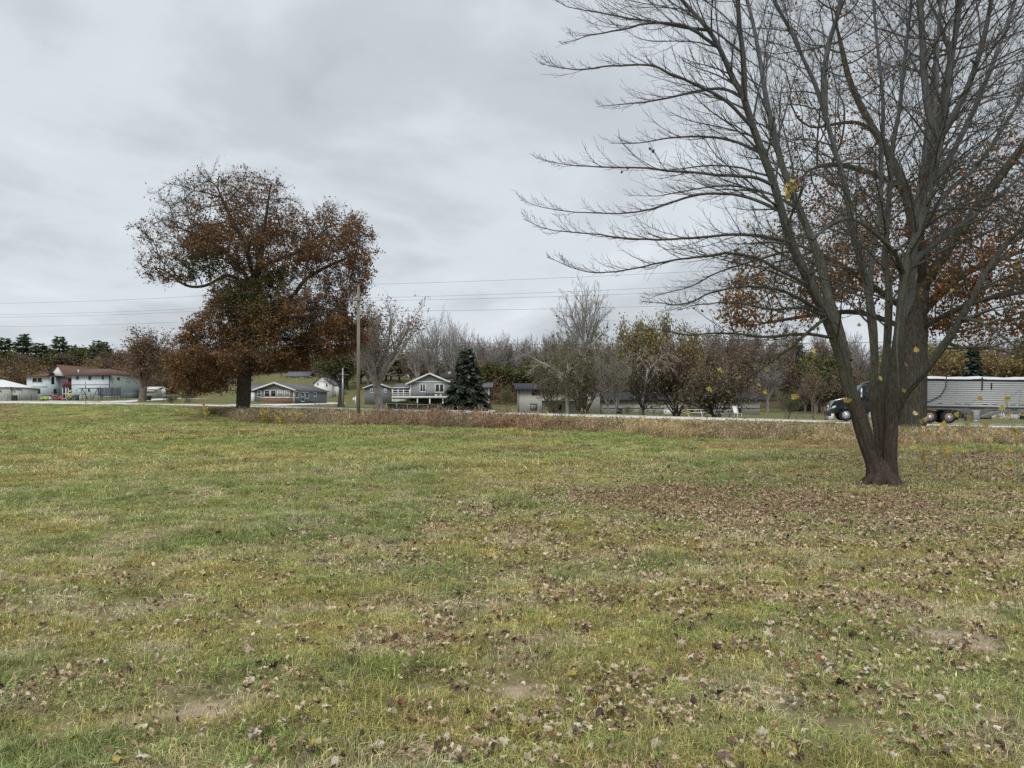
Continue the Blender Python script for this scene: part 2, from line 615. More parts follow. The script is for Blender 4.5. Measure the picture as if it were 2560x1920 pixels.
# ------------------------------------------------------------------ instanced stuff (grass, leaf litter, weeds)
def instancer(name, protos, pts, rot, scl, idx, tint, mat, label, cat):
    coll = bpy.data.collections.new(name + '_kinds')
    for i, me in enumerate(protos):
        me.materials.append(mat)
        coll.objects.link(bpy.data.objects.new('%s_kind_%02d' % (name, i), me))
    me = mesh_np(name, pts)
    n = len(pts)
    a = me.attributes.new('rot', 'FLOAT_VECTOR', 'POINT'); a.data.foreach_set('vector', np.asarray(rot, np.float32).ravel())
    a = me.attributes.new('scl', 'FLOAT_VECTOR', 'POINT'); a.data.foreach_set('vector', np.asarray(scl, np.float32).ravel())
    a = me.attributes.new('idx', 'INT', 'POINT'); a.data.foreach_set('value', np.asarray(idx, np.int32))
    a = me.attributes.new('tint', 'FLOAT_COLOR', 'POINT')
    c = np.ones((n, 4), np.float32); c[:, :3] = tint
    a.data.foreach_set('color', c.ravel())
    o = obj(name, me, mat)
    ng = bpy.data.node_groups.new(name + '_scatter', 'GeometryNodeTree')
    ng.interface.new_socket('Geometry', in_out='INPUT', socket_type='NodeSocketGeometry')
    ng.interface.new_socket('Geometry', in_out='OUTPUT', socket_type='NodeSocketGeometry')
    nd, lk = ng.nodes, ng.links
    gi, go = nd.new('NodeGroupInput'), nd.new('NodeGroupOutput')
    ci = nd.new('GeometryNodeCollectionInfo')
    ci.inputs['Collection'].default_value = coll
    ci.inputs['Separate Children'].default_value = True
    ci.inputs['Reset Children'].default_value = True
    ip = nd.new('GeometryNodeInstanceOnPoints')
    ip.inputs['Pick Instance'].default_value = True
    def attr(nm, ty):
        q = nd.new('GeometryNodeInputNamedAttribute'); q.data_type = ty
        q.inputs['Name'].default_value = nm
        return q.outputs['Attribute']
    er = nd.new('FunctionNodeEulerToRotation')
    lk.new(attr('rot', 'FLOAT_VECTOR'), er.inputs[0])
    lk.new(gi.outputs[0], ip.inputs['Points'])
    lk.new(ci.outputs[0], ip.inputs['Instance'])
    lk.new(attr('idx', 'INT'), ip.inputs['Instance Index'])
    lk.new(er.outputs[0], ip.inputs['Rotation'])
    lk.new(attr('scl', 'FLOAT_VECTOR'), ip.inputs['Scale'])
    lk.new(ip.outputs[0], go.inputs[0])
    md = o.modifiers.new('scatter', 'NODES')
    md.node_group = ng
    return tag(o, label, cat, kind='stuff')


def blade_tuft(rng, nb, rad, h0, h1, w, splay, straw=0.25, wave=0.3):
    V, F, C = [], [], []
    for i in range(nb):
        a = rng.uniform(0, 2 * math.pi)
        r = rad * math.sqrt(rng.uniform())
        base = np.array([math.cos(a) * r, math.sin(a) * r, -0.008])
        lean = rng.uniform(0, 2 * math.pi) if rng.uniform() < 0.5 else a + rng.normal() * 0.6
        h = rng.uniform(h0, h1)
        sp = splay * rng.uniform(0.2, 1.4)
        out = np.array([math.cos(lean), math.sin(lean), 0])
        side = np.array([-out[1], out[0], 0]) * w * rng.uniform(0.6, 1.2) * 0.5
        tw = rng.uniform(-0.7, 0.7)
        side = side * math.cos(tw) + np.array([0, 0, 1]) * w * 0.4 * math.sin(tw)
        m = base + out * h * sp * 0.35 + np.array([0, 0, h * 0.62])
        t = base + out * h * sp * (1.0 + wave * rng.normal()) + np.array([0, 0, h * max(0.25, 1 - 0.45 * sp * sp)])
        k = len(V)
        V += [base - side, base + side, m + side * 0.8, m - side * 0.8, t]
        F += [(k, k + 1, k + 2), (k, k + 2, k + 3), (k + 3, k + 2, k + 4)]
        if rng.uniform() < straw:
            cc = np.array([1.75, 1.6, 2.1]) * rng.uniform(0.7, 1.25)
        else:
            cc = np.array([1, 1, 1]) * rng.uniform(0.5, 1.45)
        C += [cc * 0.75, cc * 0.75, cc, cc, cc * 1.1]
    return mesh_np('tuft', V, F3=F, col=np.array(C))


def instanced_mat(name, rough=0.8, transl=0.2, var=0.0, spec=0.2):
    m = bpy.data.materials.new(name); m.use_nodes = True
    nd, lk = m.node_tree.nodes, m.node_tree.links
    nd.clear()
    o = N(nd, 'ShaderNodeOutputMaterial'); b = N(nd, 'ShaderNodeBsdfPrincipled')
    b.inputs['Roughness'].default_value = rough
    b.inputs['Specular IOR Level'].default_value = spec
    a1 = N(nd, 'ShaderNodeAttribute', attribute_name='Col', attribute_type='GEOMETRY')
    a2 = N(nd, 'ShaderNodeAttribute', attribute_name='tint', attribute_type='INSTANCER')
    mx = N(nd, 'ShaderNodeMix', data_type='RGBA', blend_type='MULTIPLY')
    mx.inputs['Factor'].default_value = 1
    lk.new(a1.outputs['Color'], mx.inputs['A']); lk.new(a2.outputs['Color'], mx.inputs['B'])
    lk.new(mx.outputs['Result'], b.inputs['Base Color'])
    tr = N(nd, 'ShaderNodeBsdfTranslucent'); lk.new(mx.outputs['Result'], tr.inputs[0])
    ms = N(nd, 'ShaderNodeMixShader'); ms.inputs[0].default_value = transl
    lk.new(b.outputs[0], ms.inputs[1]); lk.new(tr.outputs[0], ms.inputs[2])
    lk.new(ms.outputs[0], o.inputs[0])
    return m


rng = np.random.default_rng(11)


def scatter_zone(d0, d1, dens, lim=0.74):
    area = lim * (d1 * d1 - d0 * d0)
    n = int(area * dens)
    y = np.sqrt(rng.uniform(d0 * d0, d1 * d1, n))
    x = rng.uniform(-lim, lim, n) * y
    return x, y


protos = [blade_tuft(rng, 30, 0.075, 0.03, 0.085, 0.0042, 0.9, 0.30) for _ in range(6)]
protos += [blade_tuft(rng, 34, 0.07, 0.05, 0.125, 0.0045, 0.75, 0.12) for _ in range(3)]
protos += [blade_tuft(rng, 26, 0.085, 0.02, 0.05, 0.004, 1.3, 0.75) for _ in range(3)]
gx, gy, gi_, gs, gt = [], [], [], [], []
for d0, d1, dens, sxy, sz in ((2.9, 6, 620, 0.9, 0.70), (6, 10, 380, 1.15, 0.78), (10, 17, 165, 1.65, 0.9), (17, 32, 34, 3.2, 1.25), (32, 62, 9, 6.0, 1.7), (62, 112, 3.2, 9.0, 0.9)):
    x, y = scatter_zone(d0, d1, dens)
    keep = rng.uniform(size=len(x)) > soil_mask(x, y) * 0.86
    clump = fbm(x * 2.6, y * 2.6, 101, 3)
    keep &= rng.uniform(size=len(x)) < 0.35 + 1.3 * smooth(0.3, 0.6, clump)
    keep &= (y < road_y(x) - np.where(y > 60, 3.0, 1.0))
    x, y, clump = x[keep], y[keep], clump[keep]
    n = len(x)
    lushf = smooth(0.57, 0.68, fbm(x * 1.3, y * 0.9 + 4, 67, 4))
    kind = rng.integers(0, 6, n)
    kind = np.where(rng.uniform(size=n) < 0.07 + 0.6 * lushf, rng.integers(6, 9, n), kind)
    kind = np.where(rng.uniform(size=n) < 0.30 * (1 - lushf), rng.integers(9, 12, n), kind)
    s = rng.uniform(0.75, 1.25, n)
    gx.append(x); gy.append(y); gi_.append(kind)
    hz = sz * s * (0.6 + 0.8 * clump)
    gs.append(np.stack([sxy * s, sxy * s, hz], 1))
    gt.append(lawn_rgb(x, y) * 1.12 * rng.uniform(0.62, 1.42, (n, 1)) * (1 + rng.normal(size=(n, 3)) * 0.07))
gx, gy = np.concatenate(gx), np.concatenate(gy)
n = len(gx)
M_grass = instanced_mat('grass_blade', 0.75, 0.25)
instancer('grass', protos, np.stack([gx, gy, gz(gx, gy)], 1), np.stack([rng.normal(size=n) * 0.08, rng.normal(size=n) * 0.08, rng.uniform(0, 6.28, n)], 1), np.concatenate(gs), np.concatenate(gi_), np.clip(np.concatenate(gt), 0.01, 1), M_grass, 'short patchy autumn grass with straw-coloured blades', 'grass')

# ------------------------------------------------------------------ fallen leaves
MAPLE = [(0, -0.5), (0.10, -0.22), (0.42, -0.30), (0.36, -0.08), (0.52, 0.10), (0.26, 0.12), (0.20, 0.30), (0.0, 0.55), (-0.20, 0.30), (-0.26, 0.12), (-0.52, 0.10), (-0.36, -0.08), (-0.42, -0.30), (-0.10, -0.22)]
OAKLF = [(0, -0.6), (0.07, -0.32), (0.22, -0.34), (0.12, -0.12), (0.32, -0.06), (0.16, 0.10), (0.30, 0.26), (0.10, 0.30), (0.0, 0.55), (-0.10, 0.30), (-0.30, 0.26), (-0.16, 0.10), (-0.32, -0.06), (-0.12, -0.12), (-0.22, -0.34), (-0.07, -0.32)]


def leaf_mesh(name, outline, curl, twist, rng, flat=False):
    """a lobed leaf, rolled up round an axis near its midrib and crumpled"""
    o = np.array(outline)
    n = len(o)
    q = np.concatenate([o, o * 0.62, o * 0.28, [[0, 0.02]]])
    x, y = q[:, 0], q[:, 1]
    a = rng.uniform(-0.6, 0.6)
    u, v = x * math.cos(a) + y * math.sin(a), -x * math.sin(a) + y * math.cos(a)
    R1, R2 = 0.5 / max(abs(curl), 0.05), 0.9 / max(abs(curl) * abs(twist) + 0.15, 0.05)
    X, Z = R1 * np.sin(u / R1), R1 * (1 - np.cos(u / R1))
    Y = R2 * np.sin(v / R2); Z = Z + R2 * (1 - np.cos(v / R2)) * 0.8
    k = 0.0 if flat else 0.055
    V = np.stack([X, Y, Z * np.sign(curl)], 1) + rng.normal(size=(len(q), 3)) * k * np.array([0.4, 0.4, 1])
    F4 = [(r * n + i, r * n + (i + 1) % n, (r + 1) * n + (i + 1) % n, (r + 1) * n + i) for r in (0, 1) for i in range(n)]
    F3 = [(2 * n + i, 2 * n + (i + 1) % n, 3 * n) for i in range(n)]
    shade = rng.uniform(0.75, 1.25, (len(V), 1)) * np.array([[1, 1, 1]])
    return mesh_np(name, V, F4, F3, col=shade, smooth_shade=False)


lkinds = [leaf_mesh('leaf', MAPLE, rng.uniform(1.2, 2.9) * rng.choice([-1, -1, 1]), rng.uniform(-0.9, 0.9), rng) for _ in range(9)]
lkinds += [leaf_mesh('leaf', OAKLF, rng.uniform(0.4, 1.2), rng.uniform(-0.8, 0.8), rng) for _ in range(3)]
PAL = np.array([[0.56, 0.485, 0.36], [0.47, 0.38, 0.255], [0.34, 0.255, 0.165], [0.19, 0.135, 0.10], [0.085, 0.06, 0.05], [0.68, 0.61, 0.50], [0.27, 0.11, 0.055], [0.33, 0.225, 0.185], [0.45, 0.36, 0.10]])


def leaf_density(x, y):
    d = 20 * smooth(13, 6, y - 0.5 * x) + 42 * smooth(-4.0, 2.0, x - (y - 6) * 0.15) * smooth(22, 12.5, y)
    d = d * smooth(30, 14, y)
    d = d * (0.12 + 1.9 * smooth(0.40, 0.64, fbm(x * 3.4, y * 3.4, 111, 4)))
    e = ((x - 3.7) / 3.3) ** 2 + ((y - 12.4) / 2.2) ** 2
    d = d + 170 * (1 - smooth(0.35, 1.3, e + (fbm(x, y, 113, 3) - 0.5) * 1.4))
    e = ((x - 6.8) / 4.0) ** 2 + ((y - 11.0) / 2.6) ** 2
    d = d + 100 * (1 - smooth(0.35, 1.4, e + (fbm(x, y, 115, 3) - 0.5) * 1.2))
    e = ((x - 1.5) / 4.5) ** 2 + ((y - 9.0) / 2.8) ** 2
    d = d + 34 * (1 - smooth(0.3, 1.4, e + (fbm(x, y, 117, 3) - 0.5) * 1.2))
    # leaves drift into small heaps
    d = d + 150 * smooth(0.66, 0.74, fbm(x * 1.9, y * 2.6, 119, 4)) * smooth(18, 8, y) * smooth(-6, 1, x + 2)
    d = d + 120 * (1 - smooth(0.4, 1.6, ((x - 7.0) / 0.9) ** 2 + ((y - 14.3) / 0.7) ** 2))
    d = d + 60 * (1 - smooth(0.5, 1.4, ((x - 12) / 4) ** 2 + ((y - 20) / 4) ** 2))
    return d


lx, ly = scatter_zone(3.1, 26, 860)
keep = rng.uniform(size=len(lx)) < leaf_density(lx, ly) * 3.7 / 860
lx, ly = lx[keep], ly[keep]
n = len(lx)
redz = 1 - smooth(0.4, 1.5, ((lx - 3.9) / 3.4) ** 2 + ((ly - 12.6) / 2.2) ** 2)
pk = rng.choice(9, n, p=[0.22, 0.19, 0.16, 0.14, 0.10, 0.12, 0.02, 0.04, 0.01])
pk = np.where(rng.uniform(size=n) < 0.5 * redz, rng.choice([7, 7, 1, 2, 3], n), pk)
ltint = PAL[pk] * rng.uniform(0.75, 1.25, (n, 1)) * np.array([1.05, 1.0, 0.9])
ltint = ltint * (1 - 0.04 * redz[:, None] * np.array([[0.0, 0.6, 0.6]]))
lkind = np.where((pk == 6), rng.integers(9, 12, n), rng.integers(0, 9, n))
lscl = rng.uniform(0.026, 0.052, n) * np.where(rng.uniform(size=n) < 0.12, 1.7, 1.0)
lscl = lscl * np.interp(ly, [4, 9, 16], [1.0, 1.0, 1.2])
lrot = np.stack([rng.normal(size=n) * 0.6, rng.normal(size=n) * 0.6, rng.uniform(0, 6.28, n)], 1)
lz = gz(lx, ly) + rng.uniform(0.02, 0.058, n) * np.interp(ly, [8, 20], [1, 1.4])
M_litter = instanced_mat('fallen_leaf', 0.8, 0.1)
order = np.argsort(-(lscl / ly))
single, rest = order[:300], order[300:]
instancer('leaf_litter', [m.copy() for m in lkinds], np.stack([lx, ly, lz], 1)[rest], lrot[rest], np.repeat(lscl[rest][:, None], 3, 1), lkind[rest], ltint[rest], M_litter, 'scattered dry curled leaves lying in the grass', 'leaf litter')
LEAFNAME = ['pale grey-tan', 'light brown', 'mid brown', 'dark brown', 'nearly black', 'bleached cream', 'rust-red oak', 'reddish brown', 'yellow']
lmats = [material('dry_leaf_' + LEAFNAME[k].split()[-1] + str(k), tuple(PAL[k]), rough=0.8, var=0.3, scale=2.5, transl=0.1) for k in range(9)]
lmesh = {}
for i in single:
    key = (int(lkind[i]), int(pk[i]))
    if key not in lmesh:
        me = lkinds[key[0]].copy(); me.materials.clear(); me.materials.append(lmats[key[1]])
        lmesh[key] = me
    o = obj('fallen_leaf', lmesh[key])
    o.location = (lx[i], ly[i], lz[i])
    o.rotation_euler = tuple(lrot[i])
    o.scale = (lscl[i],) * 3
    tag(o, 'single %s curled leaf lying on the short grass' % LEAFNAME[pk[i]], 'leaf', 'single %s leaves on the lawn' % LEAFNAME[pk[i]])

# ------------------------------------------------------------------ weed strip along the ditch
def weed_tuft(rng, nb, rad, h0, h1, w, heads):
    V, F, C = [], [], []
    for i in range(nb):
        a = rng.uniform(0, 6.28); r = rad * math.sqrt(rng.uniform())
        base = np.array([math.cos(a) * r, math.sin(a) * r, -0.03])
        h = rng.uniform(h0, h1)
        lean = rng.uniform(0, 6.28); sp = abs(rng.normal()) * 0.28
        out = np.array([math.cos(lean), math.sin(lean), 0])
        sa = rng.uniform(0, 6.28)
        side = np.array([math.cos(sa), math.sin(sa), 0]) * w * 0.5
        m = base + out * h * sp * 0.3 + np.array([0, 0, h * 0.6])
        t = base + out * h * sp + np.array([0, 0, h * (1 - 0.3 * sp)])
        cc = rng.uniform(0.35, 1.5)
        k = len(V)
        V += [base - side, base + side, m + side * 0.8, m - side * 0.8, t + side * 0.4, t - side * 0.4]
        F += [(k, k + 1, k + 2), (k, k + 2, k + 3), (k + 3, k + 2, k + 4), (k + 3, k + 4, k + 5)]
        C += [[cc] * 3] * 6
        for _ in range(heads):
            q = base + (t - base) * rng.uniform(0.55, 1.05) + rng.normal(size=3) * 0.03
            dv = rng.normal(size=3); dv /= np.linalg.norm(dv)
            sv = np.cross(dv, rng.normal(size=3)); sv /= np.linalg.norm(sv)
            L = rng.uniform(0.03, 0.07)
            k = len(V)
            V += [q, q + dv * L + sv * L * 0.35, q + dv * L * 1.7, q + dv * L - sv * L * 0.35]
            F += [(k, k + 1, k + 2), (k, k + 2, k + 3)]
            C += [[cc * rng.uniform(0.6, 1.3)] * 3] * 4
    return mesh_np('weed', V, F3=F, col=np.array(C))


wk = [weed_tuft(rng, 34, 0.20, 0.22, 0.55, 0.009, 0) for _ in range(4)] + [weed_tuft(rng, 22, 0.22, 0.3, 0.75, 0.010, 2) for _ in range(4)]
nx = 19000
wx = rng.uniform(-36, 34, nx)
near_edge = np.interp(wx, [-36, -30, -22.7, -10.6, -0.7, 7.4, 12.6, 17.6, 34], [82, 74, 64, 53, 43, 33.8, 29.5, 27.7, 22])
near_edge = near_edge + (fbm(wx * 0.5, wx * 0 + 2, 131, 3) - 0.5) * 3.5
far_edge = road_y(wx) - np.interp(wx, [-36, -5, 5], [3.0, 4.0, 10.0])
tt = rng.uniform(size=nx) ** 1.5
wy = near_edge + tt * (far_edge - near_edge)
keep = (far_edge > near_edge + 0.5) & (np.abs(wx) < 0.72 * wy) & (fbm(wx * 0.6, wy * 0.6, 133, 3) > 0.36) & (rng.uniform(size=nx) < np.interp(wx, [-36, -28, -22], [0.0, 0.25, 1]))
wx, wy, tt = wx[keep], wy[keep], tt[keep]
n = len(wx)
redw = smooth(0.40, 0.58, fbm(wx * 0.5, wy * 0.15, 137, 3)) * (0.12 + 0.88 * smooth(-14, -9, wx) * smooth(6, 1.5, wx))
tan = np.array([0.62, 0.49, 0.29]); redb = np.array([0.42, 0.27, 0.19]); greyb = np.array([0.37, 0.30, 0.215]); oliv = np.array([0.28, 0.26, 0.11])
wt = tan * (1 - redw[:, None]) + redb * redw[:, None]
gmix = np.maximum(smooth(0.5, 0.65, fbm(wx * 0.3, wy * 0.3, 139, 3)), smooth(-9, -14, wx))[:, None]
wt = wt * (1 - 0.6 * gmix) + greyb * 0.6 * gmix
omix = (rng.uniform(size=(n, 1)) < 0.15)
wt = np.where(omix, oliv, wt) * rng.uniform(0.7, 1.3, (n, 1))
edge = smooth(0.0, 0.12, tt)
hgt = 1.3 * (0.45 + 0.55 * edge) * np.interp(wx, [-36, -24, -14, -3, 6, 34], [0.7, 1.15, 1.3, 1.3, 0.95, 0.9]) * rng.uniform(0.7, 1.3, n) * (0.6 + 0.8 * fbm(wx * 0.8, wy * 0.8, 141, 2))
sight = EYE - (EYE - road_z(wx * road_y(wx) / wy)) * wy / road_y(wx * road_y(wx) / wy)
hgt = np.minimum(hgt, np.maximum(0.12, (sight - gz(wx, wy)) / 0.66 * rng.uniform(0.75, 1.15, n)))
stalk = (rng.uniform(size=n) < 0.10) & (wx > -16) & (wx < 5)
hgt = np.where(stalk, hgt * 1.25 + 0.25, hgt)
wid = np.interp(wx, [-20, 0, 30], [1.5, 1.25, 1.0])
M_weed = instanced_mat('dry_weed', 0.85, 0.2)
instancer('dry_weeds', wk, np.stack([wx, wy, gz(wx, wy)], 1), np.stack([rng.normal(size=n) * 0.1, rng.normal(size=n) * 0.1, rng.uniform(0, 6.28, n)], 1), np.stack([wid, wid, hgt], 1), np.where(rng.uniform(size=n) < 0.3 + 0.5 * redw, rng.integers(4, 8, n), rng.integers(0, 4, n)), wt, M_weed, 'strip of tall dry tan and reddish weeds along the ditch', 'weeds')
# ------------------------------------------------------------------ trees
M_bark_oak = material('oak_bark', (0.078, 0.070, 0.058), rough=0.95, var=0.5, scale=6, bump=0.8, bscale=9, stretch=(3, 3, 0.6), spec=0.1)
M_bark_grey = material('grey_bark', (0.30, 0.28, 0.26), rough=0.95, var=0.3, scale=3, spec=0.1)
M_bark_brown = material('brown_bark', (0.185, 0.145, 0.12), rough=0.95, var=0.3, scale=3, spec=0.1)
M_bark_dark = material('dark_bark', (0.055, 0.05, 0.045), rough=0.95, var=0.3, scale=3, spec=0.1)
M_bark_olive = material('olive_bark', (0.21, 0.195, 0.14), rough=0.95, var=0.3, scale=3, spec=0.1)
M_bark_pale = material('pale_bark', (0.40, 0.37, 0.33), rough=0.95, var=0.25, scale=3, spec=0.1)
M_leaf = material('leaf', (1, 1, 1), rough=0.7, var=0.12, scale=1.5, attr='Col', transl=0.25, spec=0.2)
M_needle = material('needle', (1, 1, 1), rough=0.8, var=0.15, scale=1.5, attr='Col', transl=0.1, spec=0.15)


def maple_bark():
    m = bpy.data.materials.new('maple_bark'); m.use_nodes = True
    nd, lk = m.node_tree.nodes, m.node_tree.links
    nd.clear()
    o = N(nd, 'ShaderNodeOutputMaterial'); b = N(nd, 'ShaderNodeBsdfPrincipled')
    b.inputs['Roughness'].default_value = 0.95
    b.inputs['Specular IOR Level'].default_value = 0.1
    tcn = N(nd, 'ShaderNodeTexCoord'); sp = N(nd, 'ShaderNodeSeparateXYZ')
    lk.new(tcn.outputs['Object'], sp.inputs[0])
    nz = N(nd, 'ShaderNodeTexNoise'); nz.inputs['Scale'].default_value = 1.6; nz.inputs['Detail'].default_value = 6
    lk.new(tcn.outputs['Object'], nz.inputs['Vector'])
    ma = N(nd, 'ShaderNodeMath', operation='MULTIPLY_ADD')          # height, wobbled by noise
    lk.new(nz.outputs[0], ma.inputs[0]); ma.inputs[1].default_value = 2.6; lk.new(sp.outputs[2], ma.inputs[2])
    mr = N(nd, 'ShaderNodeMapRange'); mr.inputs['From Min'].default_value = 1.3; mr.inputs['From Max'].default_value = 9.5
    lk.new(ma.outputs[0], mr.inputs[0])
    r = ramp(nd, [(0.0, (0.088, 0.068, 0.054)), (0.16, (0.092, 0.076, 0.06)), (0.27, (0.10, 0.10, 0.075)), (0.5, (0.118, 0.118, 0.10)), (1.0, (0.135, 0.135, 0.138))])
    lk.new(mr.outputs[0], r.inputs[0])
    mpn = N(nd, 'ShaderNodeMapping'); mpn.inputs['Scale'].default_value = (9, 9, 1.3)
    lk.new(tcn.outputs['Object'], mpn.inputs[0])
    nb = N(nd, 'ShaderNodeTexNoise'); nb.inputs['Scale'].default_value = 3.2; nb.inputs['Detail'].default_value = 8; nb.inputs['Roughness'].default_value = 0.65
    lk.new(mpn.outputs[0], nb.inputs['Vector'])
    mx = N(nd, 'ShaderNodeMix', data_type='RGBA', blend_type='MULTIPLY'); mx.inputs['Factor'].default_value = 1
    r2 = ramp(nd, [(0.3, (0.45, 0.43, 0.42)), (0.52, (1, 1, 1)), (0.75, (1.35, 1.35, 1.3))])
    lk.new(nb.outputs[0], r2.inputs[0])
    lk.new(r.outputs[0], mx.inputs['A']); lk.new(r2.outputs[0], mx.inputs['B'])
    lk.new(mx.outputs['Result'], b.inputs['Base Color'])
    bn = N(nd, 'ShaderNodeBump'); bn.inputs['Strength'].default_value = 0.9; bn.inputs['Distance'].default_value = 0.04
    lk.new(nb.outputs[0], bn.inputs['Height']); lk.new(bn.outputs[0], b.inputs['Normal'])
    lk.new(b.outputs[0], o.inputs[0])
    return m


M_maple = maple_bark()


def unit(v):
    return v / (np.linalg.norm(v) + 1e-9)


def catmull(pts, per=5):
    p = np.array(pts, float)
    q = np.concatenate([[2 * p[0] - p[1]], p, [2 * p[-1] - p[-2]]])
    outp = []
    for i in range(len(p) - 1):
        a, b, c, d = q[i:i + 4]
        for k in range(per):
            t = k / per
            outp.append(0.5 * ((2 * b) + (-a + c) * t + (2 * a - 5 * b + 4 * c - d) * t * t + (-a + 3 * b - 3 * c + d) * t ** 3))
    outp.append(p[-1])
    return np.array(outp)


def shoot(rng, p, d, L, n, wander, trop):
    pts = [np.array(p, float)]
    d = unit(np.array(d, float))
    for i in range(n):
        t = (i + 0.5) / n
        d = unit(d + rng.normal(size=3) * wander + np.array(trop(t)))
        pts.append(pts[-1] + d * (L / n))
    return np.array(pts), d


def grow(T, rng, p, d, L, r, lev, S, tips):
    """recursive branching; S holds per-level settings"""
    n = S['n'][lev]
    tr = S['trop'][lev]
    pts, dend = shoot(rng, p, d, L, n, S['wander'][lev], (lambda t: (0, 0, tr)) if not callable(tr) else tr)
    r1 = r * S['taper'][lev]
    rad = np.maximum(np.linspace(r, r1, n + 1), S['rmin'])
    T.add(pts, rad)
    last = lev == len(S['n']) - 1
    if last:
        tips.append(pts)
        return
    nc = S['nc'][lev]
    nc = max(1, int(round(nc * rng.uniform(0.8, 1.2))))
    az = rng.uniform(0, 6.28)
    if lev == len(S['n']) - 2:
        grow_last(T, rng, pts, rad, L, nc, az, lev, S, tips)
        return
    for k in range(nc):
        t = S['t0'][lev] + (1 - S['t0'][lev]) * (k + rng.uniform(0.1, 0.9)) / nc
        if k == nc - 1: t = 1.0
        f = t * n; i = min(int(f), n - 1); f -= i
        q = pts[i] * (1 - f) + pts[i + 1] * f
        dl = unit(pts[i + 1] - pts[i])
        az += 2.4 + rng.normal() * 0.4
        ref = np.array([0, 0, 1.0]) if abs(dl[2]) < 0.9 else np.array([1.0, 0, 0])
        u = unit(np.cross(dl, ref)); v = np.cross(dl, u)
        ang = S['ang'][lev] * rng.uniform(0.7, 1.3) * (0.55 if t == 1.0 else 1)
        cd = dl * math.cos(ang) + (u * math.cos(az) + v * math.sin(az)) * math.sin(ang)
        Lc = L * S['lr'][lev] * (1.15 - 0.5 * t) * rng.uniform(0.75, 1.2)
        rl = np.interp(t * n, np.arange(n + 1), rad)
        grow(T, rng, q, cd, Lc, max(rl * S['rr'][lev], S['rmin']), lev + 1, S, tips)


def grow_last(T, rng, pts, rad, L, nc, az, lev, S, tips):
    """all the twigs of one shoot at once"""
    n = len(pts) - 1
    t = S['t0'][lev] + (1 - S['t0'][lev]) * (np.arange(nc) + rng.uniform(0.1, 0.9, nc)) / nc
    t[-1] = 1.0
    i = np.minimum((t * n).astype(int), n - 1)
    f = (t * n - i)[:, None]
    q = pts[i] * (1 - f) + pts[i + 1] * f
    dl = pts[i + 1] - pts[i]; dl /= np.linalg.norm(dl, axis=1)[:, None] + 1e-9
    ref = np.where(np.abs(dl[:, 2:3]) < 0.9, np.array([[0, 0, 1.0]]), np.array([[1.0, 0, 0]]))
    u = np.cross(dl, ref); u /= np.linalg.norm(u, axis=1)[:, None] + 1e-9
    v = np.cross(dl, u)
    a = (az + 2.4 * (np.arange(nc) + 1) + rng.normal(size=nc) * 0.4)[:, None]
    ang = (S['ang'][lev] * rng.uniform(0.7, 1.3, nc) * np.where(t == 1.0, 0.55, 1))[:, None]
    d = dl * np.cos(ang) + (u * np.cos(a) + v * np.sin(a)) * np.sin(ang)
    Lc = L * S['lr'][lev] * (1.15 - 0.5 * t) * rng.uniform(0.75, 1.2, nc)
    r0 = np.maximum(np.interp(t * n, np.arange(n + 1), rad) * S['rr'][lev], S['rmin'])
    m = S['n'][lev + 1]
    tr = S['trop'][lev + 1]
    Pt = np.empty((nc, m + 1, 3)); Pt[:, 0] = q
    for k in range(m):
        tv = tr((k + 0.5) / m) if callable(tr) else (0, 0, tr)
        d = d + rng.normal(size=(nc, 3)) * S['wander'][lev + 1] + np.array(tv)
        d /= np.linalg.norm(d, axis=1)[:, None] + 1e-9
        Pt[:, k + 1] = Pt[:, k] + d * (Lc / m)[:, None]
    Rd = np.maximum(r0[:, None] * np.linspace(1, S['taper'][lev + 1], m + 1)[None], S['rmin'])
    T.batch(Pt, Rd)
    tips.extend(Pt)


def leaf_cloud(tips, per, size, rng, pal, spread=0.25, keep=None):
    pts = np.concatenate(tips)
    idx = rng.integers(0, len(pts), int(per))
    c = pts[idx] + rng.normal(size=(len(idx), 3)) * spread
    if keep is not None:
        k = keep(c); c = c[k]
    col = np.array(pal)[rng.integers(0, len(pal), len(c))] * rng.uniform(0.65, 1.35, (len(c), 1))
    V, F, C = cards(c, rng.uniform(size[0], size[1], len(c)), rng, col)
    return mesh_np('foliage', V, F3=F, col=C)


